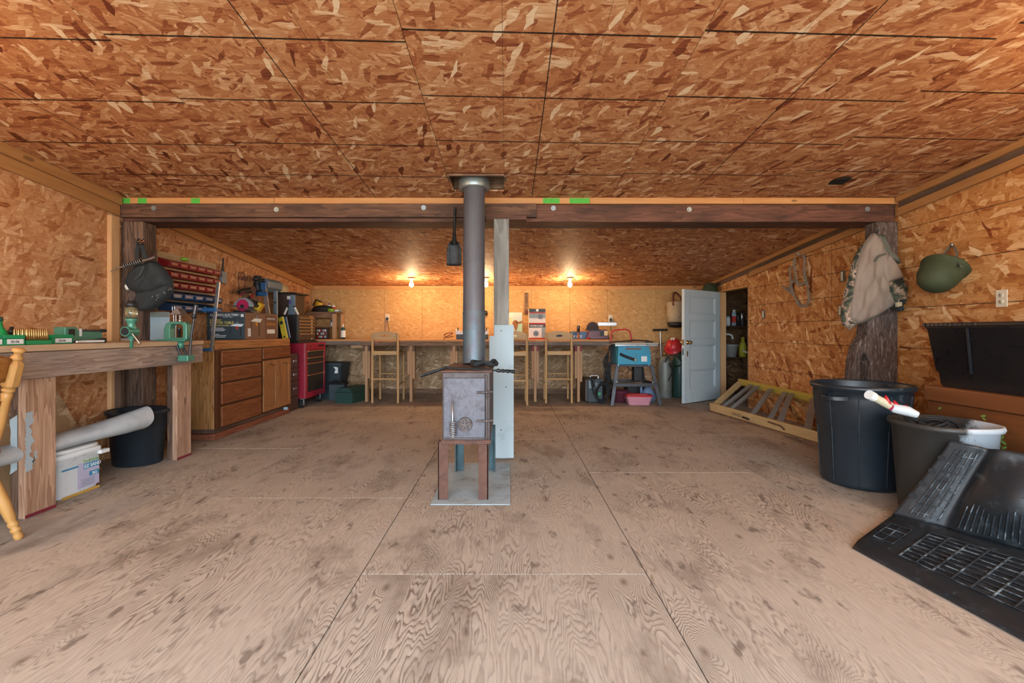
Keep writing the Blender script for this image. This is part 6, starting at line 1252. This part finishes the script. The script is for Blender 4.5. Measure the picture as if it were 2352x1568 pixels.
# closet interior
def plain_wall(nm, b, lab): return struct(MB().box(*b).build(nm, 'osb_low', origin=(0, 0, 0)), lab)
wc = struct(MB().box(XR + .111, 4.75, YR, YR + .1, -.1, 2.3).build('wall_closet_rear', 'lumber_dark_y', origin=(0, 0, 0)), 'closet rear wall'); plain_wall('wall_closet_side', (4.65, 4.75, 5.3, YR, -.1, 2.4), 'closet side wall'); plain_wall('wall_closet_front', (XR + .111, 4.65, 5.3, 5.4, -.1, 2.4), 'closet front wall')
M['osb_closet_shaded'] = m_osb('osb_closet_shaded', [(0.06, '2f2018'), (0.3, '4a3424'), (0.55, '63482f'), (0.8, '7d5f40'), (0.95, '95775a')], sx=8, sy=26, ax=1.4, ang0=1.0, lines=[(1, .1, .25, .004, 0, .8)])  # strand board colours darkened: the closet's shade is painted in
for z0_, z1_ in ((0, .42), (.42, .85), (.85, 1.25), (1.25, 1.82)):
    o = MB().box(0.002, 1.196, z0_ + .0015, z1_ - .0015, -.012, 0).build('osb_panel', 'osb_closet_shaded', wc, origin=(0, 0, 0)); o.matrix_local = Matrix.Translation((XR + .112, YR - .0005, 0)) @ Matrix(((1, 0, 0, 0), (0, 0, -1, 0), (0, 1, 0, 0), (0, 0, 0, 1)))
for i, zz in enumerate((.64, 1.15)): tag(MB().box(XR + .12, 4.63, YR - .36, YR - .02, zz - .02, zz).build('closet_shelf', 'lumber_dark_x', bevel=.003), ('lower', 'upper')[i] + ' closet shelf behind the open door', 'shelf')
def can(label, px, zz, r, h, body, cap, Y=7.5, band=None):
    t = thing('spray_can', label, 'can', (at(px, 0, Y).x, Y, zz), group='cans in the closet'); MB().lathe([(0, 0), (r, 0), (r, h * .8), (r * .7, h * .86), (0, h * .86)], n=18).build('body', body, t); MB().lathe([(0, h * .861), (r * .62, h * .861), (r * .62, h), (0, h)], n=14).build('cap', cap, t)
    if band: MB().lathe([(r * 1.003, h * .2), (r * 1.015, h * .21), (r * 1.015, h * .6), (r * 1.003, h * .61)], n=18).build('label_band', band, t)
can('pale squat can on the upper closet shelf', 1672, 1.1505, .036, .17, 'white', 'grey_plastic'); can('tall silver spray can on the upper closet shelf', 1686, 1.1505, .036, .26, 'jar', 'white', band='ink_red'); can('thin silver can at the right of the upper closet shelf', 1704, 1.1505, .025, .25, 'steel', 'black'); can('dark can at the left of the upper closet shelf', 1663, 1.1505, .034, .19, 'steel_dark', 'black', 7.6); can('dark spray can between the two silver cans', 1695, 1.1505, .03, .22, 'steel_dark', 'black', 7.62)
t = thing('planter_pot', 'pale gray planter pot on the lower closet shelf', 'pot', (at(1679, 0, 7.5).x, 7.5, .6405)); MB().lathe([(0, 0), (.075, 0), (.10, .17), (.115, .175), (.115, .205), (.10, .205), (.09, .18), (0, .17)], n=28).build('pot', 'pot_gray', t)
tag(MB().tube([(at(1664, 0, 7.5).x, 7.5, .86), (at(1664, 0, 7.5).x, 7.5, .98), (at(1668, 0, 7.5).x, 7.5, 1.01), (at(1680, 0, 7.5).x, 7.5, .995), (at(1683, 0, 7.5).x, 7.5, .93)], .016, n=8).build('white_handle_tool', 'white'), 'white curved handle sticking out of the planter pot', 'handle')
t = thing('garden_sprayer', 'yellow plastic sprayer on the lower closet shelf', 'sprayer', (at(1706, 0, 7.46).x, 7.46, .6405)); MB().lathe([(0, 0), (.055, 0), (.058, .15), (.045, .22), (.025, .27), (.03, .32), (0, .33)], n=20).build('tank', 'sprayer_yellow', t); MB().tube([(-.03, -.06, .10), (.05, -.07, .07)], .016, n=10).build('nozzle', 'white', t); MB().box(-.03, .045, -.03, .03, .22, .25).build('collar', 'black', t, bevel=.005)
# ------------------------------------------------------------------ attic ladder frame on the right
lf = thing('attic_ladder', 'folded pine attic ladder frame with gray metal treads leaning on the right wall', 'ladder', (2.95, 5.3, 0))
N0, N1, F0, F1 = Vector((2.66, 6.0, .0)), Vector((2.90, 4.2, .0)), Vector((3.26, 6.42, .30)), Vector((3.30, 4.5, .28))
def quad_board(p0, p1, up, th, nm, mt):
    p0, p1, up, th = Vector(p0), Vector(p1), Vector(up), Vector(th); mb = MB(); vs = [p0, p1, p1 + up, p0 + up]; vs = vs + [p + th for p in vs]
    mb.add(vs, [(0, 1, 2, 3), (7, 6, 5, 4), (0, 4, 5, 1), (1, 5, 6, 2), (2, 6, 7, 3), (3, 7, 4, 0)]); return mb.build(nm, mt, lf, w=True, bevel=.003)
quad_board(N0, N1, (-.012, 0, .118), (.028, .004, 0), 'near_rail', 'pine_frame'); quad_board(N0 + Vector((-.02, .01, 0)), N1 + Vector((-.03, -.1, 0)), (0, 0, .018), (.10, 0, 0), 'base_plank', 'lumber_brown_x')
quad_board(F0, F1, (-.03, 0, .085), (.03, 0, .01), 'far_rail', 'pine_yellow')
quad_board(N0 + Vector((.028, -.03, .03)), F0 + Vector((0, -.03, 0)), (-.02, 0, .08), (0, -.025, 0), 'end_rail', 'pine_frame'); quad_board(N1 + Vector((.028, .03, .03)), F1 + Vector((0, .03, 0)), (-.02, 0, .08), (0, .025, 0), 'end_rail', 'pine_frame')
for (a, b) in ((1660, 1728), (1675, 1742), (1713, 1771), (1744, 1802), (1762, 1816), (1812, 1866), (1845, 1895), (1872, 1915)):
    pn = atX(a, 0, 2.72); ta = min(max((6.0 - pn.y) / 1.8, .02), .97); A = N0.lerp(N1, ta) + Vector((.03, 0, .098)); pf_ = atX(b, 0, 3.26); tb = min(max((6.42 - pf_.y) / 1.92, .02), .97); B = F0.lerp(F1, tb) + Vector((-.02, 0, .055))
    tr = MB().strap([A, B], (0, 1, 0), .075, .006).build('tread', 'alu', lf, w=True, bevel=.001)
    for s in (-1, 1): MB().strap([A + Vector((0, s * .036, -.012)), B + Vector((0, s * .036, -.012))], (0, 0, 1), .02, .004).build('tread_lip', 'alu', tr, w=True)
MB().tube([N0.lerp(N1, .62) + Vector((-.022, 0, .085)), N0.lerp(N1, .72) + Vector((-.022, 0, .08)), N0.lerp(N1, .75) + Vector((-.02, 0, .05))], .008, n=6).build('hinge_bar', 'rust', lf, w=True); MB().box(2.72, 2.724, 5.15, 5.3, .05, .07).build('print_mark', 'ink', lf, w=True)
for dz in (0, .018): MB().tube([N0.lerp(N1, .27) + Vector((-.018, 0, .075 - dz)), N0.lerp(N1, .36) + Vector((-.018, 0, .072 - dz))], .0025, n=6).build('print_mark', 'ink', lf, w=True)
# halter
t = thing('rope_halter', 'gray webbing halter hanging on the right wall', 'halter', atX(1835, 700, XR - .03)); wr = lambda px, py, o_=.03: atX(px, py, XR - o_)
for pts in ([(1832, 655), (1824, 615), (1826, 592), (1834, 583), (1844, 586), (1848, 600), (1846, 630), (1856, 655)], [(1812, 664), (1822, 645), (1836, 655), (1850, 648), (1856, 660)], [(1824, 612), (1814, 618), (1818, 660), (1822, 676), (1830, 690), (1838, 702), (1850, 702), (1857, 690), (1855, 660), (1846, 620)], [(1796, 658), (1804, 662), (1820, 676)]):
    ds_ = [wr(a, b, .018 + .02 * (i % 2)) for i, (a, b) in enumerate(pts)]; MB().strap(ds_, (0, 1, .5), .028, .007).build('strap', 'halter', t, w=True)
for a, b in ((1820, 676), (1856, 658), (1824, 640)): MB().tube([wr(a, b, .03) + Vector((0, .022 * math.cos(k * .7), .022 * math.sin(k * .7))) for k in range(9)], .004, n=6, closed=True).build('ring', 'brass', t, w=True)
tag(MB().tube([wr(1833, 582, .0), wr(1833, 583, .05)], .004, n=6).build('wall_nail', 'steel'), 'nail holding the webbing halter', 'nail')

# ------------------------------------------------------------------ vest on the slab post
YH = 3.84
vt = thing('mesh_vest', 'tan mesh hunting vest with camouflage trim hanging on the slab post', 'vest', at(2000, 755, YH)); gv = lambda pts, Y=YH: [(at(a, b, Y).x, at(a, b, Y).z) for a, b in pts]
mb = MB(); pillow(mb, dens(gv([(2002, 536), (2012, 545), (2032, 580), (2024, 600), (2030, 640), (2040, 680), (2046, 703), (2000, 730), (1968, 742), (1950, 735), (1946, 705), (1958, 645), (1966, 600), (1984, 560)])), YH - .03, .035, .04, fold=.011, n=9); mb.build('mesh_panel', 'mesh_tan', vt, w=True)
mb = MB(); pillow(mb, dens(gv([(1984, 560), (1966, 592), (1950, 650), (1940, 690), (1936, 725), (1940, 745), (1955, 757), (1966, 750), (1952, 738), (1948, 705), (1960, 640), (1972, 590)])), YH + .0, .03, .03, fold=.004, seed=3); mb.build('side_trim', 'camo', vt, w=True)
mb = MB(); pillow(mb, dens(gv([(2012, 600), (2030, 585), (2048, 610), (2062, 640), (2024, 652), (2014, 625)])), YH - .05, .03, .05, fold=.003, seed=5); mb.build('collar_flap', 'mesh_tan', vt, w=True)
mb = MB(); pillow(mb, dens(gv([(2024, 650), (2062, 638), (2074, 655), (2070, 690), (2058, 712), (2044, 704), (2034, 680)])), YH - .04, .03, .05, fold=.005, seed=6); mb.build('camo_pocket', 'camo', vt, w=True)
mb = MB(); pillow(mb, dens(gv([(2008, 545), (2020, 540), (2026, 575), (2040, 585), (2056, 600), (2058, 606), (2040, 598), (2020, 578)])), YH - .045, .02, .04, fold=.003, seed=8); mb.build('neck_trim', 'webbing', vt, w=True)
MB().tube([at(1950, 737, YH - .03), at(1968, 743, YH - .032), at(2000, 731, YH - .032), at(2046, 704, YH - .032)], .006, n=7).build('hem_piping', 'webbing', vt, w=True); MB().tube([at(2010, 600, YH - .075), at(2018, 588, YH - .085), at(2034, 583, YH - .07)], .008, n=7).build('collar_piping', 'webbing', vt, w=True)
for a, b in ((2048, 700), (2056, 694), (2052, 710)): mb = MB(); pillow(mb, dens(gv([(a - 5, b - 5), (a + 5, b - 6), (a + 6, b + 4), (a - 4, b + 6)]), 2), YH - .075, .01, .02); mb.build('patch', 'canvas' if a == 2048 else 'cloth_black', vt, w=True)
tag(MB().tube([at(2008, 540, YH + .04), at(2014, 534, YH - .05), at(2022, 526, YH - .06)], .006, n=7).build('coat_hook', 'steel_dark'), 'dark hook holding the mesh vest', 'hook')
# helmet
hp = Vector((3.19, 3.19 * F / (2152 - CX), 0)); hp.z = at(0, 632, hp.y).z
ht = thing('army_helmet', 'olive green steel helmet hanging by its strap on the right wall', 'helmet', (hp.x, hp.y, hp.z - .14)); toc = (Vector((0, 0, H)) - hp).normalized()
axis = (Vector((-.66, -.22, -.72))).normalized(); qz = axis.to_track_quat('Z', 'Y').to_matrix().to_4x4(); hm = Matrix.Translation(hp + Vector((.02, 0, .01))) @ qz
bd = hm.to_3x3().inverted() @ Vector((.55, -.75, -.25)); a0 = math.atan2(bd.y, bd.x); rings = []
for r_, z_, br in [(.004, .15, 0), (.035, .147, 0), (.07, .131, 0), (.098, .10, 0), (.116, .05, .0), (.122, -.01, .03), (.124, -.04, .04), (.134, -.062, .09), (.136, -.067, .10), (.128, -.06, .08), (.117, -.02, .05), (.09, .09, 0), (.004, .14, 0)]:
    rings.append([hm @ Vector((r_ * (1 + br * max(0, math.cos(a - a0)) ** 2 + .04 * math.cos(a - a0) ** 2) * math.cos(a), r_ * (1 + br * max(0, math.cos(a - a0)) ** 2 + .04 * math.cos(a - a0) ** 2) * math.sin(a), z_)) for a in [2 * math.pi * k / 40 for k in range(40)]])
MB().loft(rings).build('shell', 'helmet_green', ht, w=True)
MB().strap([atX(2132, 598, 3.24), atX(2160, 590, 3.26), atX(2178, 572, 3.29), atX(2186, 561, 3.32), atX(2196, 575, 3.29), atX(2199, 596, 3.26), atX(2208, 612, 3.22)], (-1, -.6, 0), .025, .006).build('chin_strap', 'webbing', ht, w=True)
tag(MB().cyl(atX(2187, 562, XR), atX(2187, 562, XR - .04), .004, n=8).build('wall_nail', 'steel'), 'nail holding the green helmet strap', 'nail')

# ------------------------------------------------------------------ chest, tote, bins on the right
cz = thing('blanket_chest', 'brown painted wooden chest under the black storage tote', 'chest', (3.0, 2.35, 0)); q0, q1, qx = 1.6, 3.0, 2.76
MB().box(qx, 3.32, q0, q1, .0, .60).build('body', 'chest_wood', cz, w=True, bevel=.006); MB().box(qx - .015, 3.33, q0 - .01, q1 + .012, .603, .70).build('lid', 'chest_top', cz, w=True, bevel=.01, seg=3)
MB().box(qx - .006, qx - .0002, q0 + .3, q0 + .32, .02, .59).build('panel_seam', 'oak_frame', cz, w=True)
lm = None
for (px, py, s) in ((2298, 1005, 1), (2304, 1016, .8), (2293, 1024, .8), (2306, 1028, .7), (2158, 937, .6), (2258, 955, .7), (2260, 962, .5)):
    p = atX(px, py, qx - .002); a = random.uniform(-.8, .8); L_ = .022 * s; pts = [(L_ * math.cos(R(k)) * 1.0, L_ * .45 * math.sin(R(k))) for k in range(0, 360, 40)]
    MB().prism([(p.y + c * math.cos(a) - d * math.sin(a), p.z + c * math.sin(a) + d * math.cos(a)) for c, d in pts], qx - .0015, qx - .0004, 'X').build('painted_leaf', 'leaf', cz, w=True)
tt = thing('storage_tote', 'black lidded storage tote on the brown chest', 'tote', (3.03, 2.4, .7005)); 
rings = [[Vector((a, b, z)) for a, b in rrect(2.80 - s, 3.25 + s, 1.85 - s, 2.96 + s, .04)] for z, s in ((.7005, 0), (.72, .006), (.79, .012), (.80, .022), (1.07, .052), (1.075, .06), (1.082, .06))]
MB().loft(rings).build('tub', 'tote_black', tt, w=True); MB().prism(rrect(2.735, 3.315, 1.78, 3.03, .05), 1.083, 1.108, 'Z').build('lid', 'tote_black', tt, w=True, bevel=.006)
for y in (2.72, 2.2): MB().strap([(2.765, y, .80), (2.742, y, 1.07)], (0, 1, 0), .012, .006).build('rib', 'plastic_navy', tt, w=True)
for i in range(12): MB().box(2.7305, 2.735, 2.99 - i * .03, 3.005 - i * .03, 1.086, 1.105).build('lid_lug', 'tote_black', tt, w=True, bevel=.003)
# round trash can
tcn = thing('trash_can', 'large round black trash can with side handles', 'trash can', (2.47, 3.19, 0)); 
prof = [(0, .0), (.225, 0), (.235, .012), (.237, .03), (.256, .40), (.262, .405), (.28, .60), (.283, .655), (.297, .66), (.301, .675), (.297, .69), (.287, .692), (.283, .68), (.272, .60), (.228, .03), (0, .02)]
MB().lathe(prof, n=56).build('barrel', 'plastic_navy', tcn)
for k in range(10):
    a = 2 * math.pi * k / 10 + .25; MB().tube([(.2375 * math.cos(a), .2375 * math.sin(a), .03), (.2575 * math.cos(a), .2575 * math.sin(a), .40), (.281 * math.cos(a), .281 * math.sin(a), .63)], .005, n=6).build('rib', 'plastic_navy', tcn)
for a0 in (math.pi * 1.12, math.pi * .12):
    pts = [Vector(((.285 + .05 * math.sin(math.pi * i / 8)) * math.cos(a0 + (i - 4) * .07), (.285 + .05 * math.sin(math.pi * i / 8)) * math.sin(a0 + (i - 4) * .07), .605)) for i in range(9)]
    MB().strap(pts, (0, 0, 1), .03, .02).build('handle', 'plastic_navy', tcn, bevel=.004)
# oval tub with hose
def tub_mat():
    g = G('tub_wear'); v = g.obj(); n = g.noise(v, 14, 6, 0.75); d = g.sep(v); side = g.ma('MULTIPLY', g.ma('ADD', g.ma('MULTIPLY', d[0], 1.0), g.ma('MULTIPLY', d[1], -1.1)), 2.6)
    f = g.ramp(g.ma('ADD', g.ma('MULTIPLY', n, 1.0), g.ma('ADD', side, -.42)), [(0.38, 0.0), (0.62, 1.0)]); c = g.mix(g.noise(v, 9, 3), '2a2826', '3a3835'); c = g.mix(g.ma('MULTIPLY', f, .85), c, 'c3cbd2')
    return g.out(c, rough=.5)
M['tub_wear'] = tub_mat()
tb = thing('muck_tub', 'gray-black tub with white scuffs holding black hose', 'tub', (2.50, 2.62, 0)); 
MB().lathe([(0, 0), (.175, 0), (.182, .012), (.212, .50), (.226, .505), (.232, .52), (.228, .535), (.216, .537), (.206, .50), (.176, .03), (0, .02)], n=52, sq=2.6).build('tub', 'tub_wear', tb)
hs = thing('hose_coils', 'tangled black hose coiled inside the scuffed tub', 'hose', (2.50, 2.62, .46)); rn = random.Random(5)
for k in range(14):
    c = Vector((rn.uniform(-.09, .09), rn.uniform(-.09, .09), rn.uniform(.0, .05))); rr = rn.uniform(.045, .09); tl = rn.uniform(-.4, .4); tl2 = rn.uniform(-.4, .4)
    MB().tube([c + Vector((rr * math.cos(i * .35), rr * math.sin(i * .35), rr * (tl * math.cos(i * .35) + tl2 * math.sin(i * .35)))) for i in range(18)], .0075, n=7, closed=True).build('hose_loop', 'rubber', hs)
MB().lathe([(0, -.035), (.19, -.035), (.19, -.015), (0, -.015)], n=28).build('hose_bed', 'rubber', hs)
pv = thing('pvc_pipe', 'white plastic pipe end sticking out of the scuffed tub', 'pipe', (2.3, 2.7, .55)); a_, b_ = at(1996, 906, 2.56), at(2052, 936, 2.60)
MB().cyl(a_, b_, .022, n=18).build('pipe', 'cream', pv, w=True); MB().cyl(a_ + (a_ - b_).normalized() * .002, a_ - (a_ - b_).normalized() * .035, .026, n=18).build('coupling', 'white', pv, w=True)
bt = thing('clear_bottle', 'clear speckled plastic bottle lying on the tub rim', 'bottle', at(2075, 945, 2.55)); MB().tube([at(2046, 935, 2.58), at(2052, 937, 2.58), at(2085, 944, 2.55), at(2108, 953, 2.53)], [.012, .026, .028, .018], n=14).build('body', 'vinyl_gray', bt, w=True); MB().tube([at(2045, 934, 2.58), at(2050, 936, 2.58)], .017, n=12).build('cap', 'magenta', bt, w=True)
mc = thing('measuring_cups', 'set of small red cups lying on the white pipe in the tub', 'cups', at(2060, 930, 2.58))
for i, (px, py) in enumerate(((2038, 919), (2060, 930), (2088, 940))):
    p = at(px, py, 2.585); rt = Matrix.Translation(p) @ Matrix.Rotation(R(60 - 15 * i), 4, 'Y') @ Matrix.Rotation(R(30), 4, 'X'); MB().lathe([(0, -.01), (.022, -.008), (.03, .008), (.026, .008), (.018, -.004), (0, -.006)], n=18, m=rt).build('cup', 'hat_red', mc, w=True)
# ------------------------------------------------------------------ rubber floor mats
fm = thing('floor_mat', 'flat black rubber truck floor mat with ribbed grid on the floor', 'floor mat', (2.1, 1.9, 0))
Lp = [Vector(p) for p in ((1.665, 2.20, .006), (1.80, 1.10, .006), (2.17, 2.555, .012), (2.78, 1.55, .012))]
def bil(c, u, v): return c[0] * (1 - u) * (1 - v) + c[1] * u * (1 - v) + c[2] * (1 - u) * v + c[3] * u * v
def low(u, v):
    e = min(u * 6, (1 - u) * 6, v * 5, (1 - v) * 5, 1.0); rim = .018 * max(0, 1 - abs(v - .13) / .06) * 1.0
    return bil(Lp, u, v) + Vector((0, 0, .004 + .016 * min(1, v / .1) - (.010 if .16 < v < .9 and .14 < u else 0)))
NU, NV = 50, 26; MB().sheet([low(i / (NU - 1), j / (NV - 1)) for j in range(NV) for i in range(NU)], NU, NV, .006, (0, 0, -1)).build('mat_sheet', 'mat_rubber', fm, w=True)
mb = MB()
for k in range(10): v = .20 + .62 * k / 9; mb.tube([low(u, v) + Vector((0, 0, .004)) for u in [.16 + .8 * i / 24 for i in range(25)]], .0035, n=5)
for k in range(14): u = .16 + .8 * k / 13; mb.tube([low(u, v) + Vector((0, 0, .004)) for v in [.20 + .62 * i / 12 for i in range(13)]], .0045, n=5)
for k in range(4): v = .30 + .40 * k / 3; mb.tube([low(u, v) + Vector((0, 0, .004)) for u in (.03, .07, .11)], .003, n=5)
for k in range(3): u = .03 + .04 * k; mb.tube([low(u, v) + Vector((0, 0, .004)) for v in (.3, .5, .7)], .003, n=5)
mb.build('tread_ribs', 'mat_rib', fm, w=True)
um = thing('leaning_floor_mat', 'bent black rubber truck floor mat leaning on the scuffed tub', 'floor mat', (2.4, 2.3, .02))
Up = [Vector(p) for p in ((2.15, 2.55, .03), (2.62, 1.80, .035), (2.325, 2.395, .475), (2.64, 1.93, .46))]
def upf(u, v):
    p = bil(Up, u, v); n_ = Vector((-.75, -.5, .35))
    b_ = .10 * math.exp(-((u - .52) / .2) ** 2) * math.sin(math.pi * min(1, v * 1.1)) - .03 * math.exp(-((u - .24) / .05) ** 2)
    return p + n_ * (b_ - .02 * math.sin(math.pi * v) * (1 if u < .25 else .3))
NU, NV = 60, 30; MB().sheet([upf(i / (NU - 1), j / (NV - 1)) for j in range(NV) for i in range(NU)], NU, NV, .008, (.75, .5, -.35)).build('mat_sheet', 'mat_rubber', um, w=True)
nn = Vector((-.0045, -.003, .0025)); mb = MB()
for k in range(5): u = .075 + .032 * k; mb.tube([upf(u, .06 + .86 * i / 14) + nn for i in range(15)], .0035, n=5)
for k in range(8): v = .10 + .75 * k / 7; mb.tube([upf(.075 + .128 * i / 6, v) + nn for i in range(7)], .0035, n=5)
for k in range(24): u = .30 + .027 * k; mb.tube([upf(u, .04 + (.26 + .04 * math.sin(k)) * i / 5) + nn for i in range(6)], .0032, n=5)
for k in range(8): u = .56 + .045 * k; mb.tube([upf(u, .48 + .47 * i / 8) + nn for i in range(9)], .0028, n=5)
for k in range(6): v = .50 + .09 * k; mb.tube([upf(.52 + .4 * i / 10, v) + nn for i in range(11)], .0028, n=5)
mb.build('tread_ribs', 'mat_rib', um, w=True)
for k in range(4): c = upf(.025, .28 + .17 * k) + nn; MB().cyl(c, c + nn * .4, .016, n=14).build('edge_hole', 'ink', um, w=True)

# turn the lettering into plain meshes
dg = bpy.context.evaluated_depsgraph_get()
for o in TEXTS:
    me = bpy.data.meshes.new_from_object(o.evaluated_get(dg)); n_ = o.name; par, loc, rot, sc = o.parent, o.location.copy(), o.rotation_euler.copy(), o.scale.copy()
    bpy.data.objects.remove(o); k = bpy.data.objects.new(n_, me); COL.objects.link(k); k.parent = par; k.location = loc; k.rotation_euler = rot; k.scale = sc
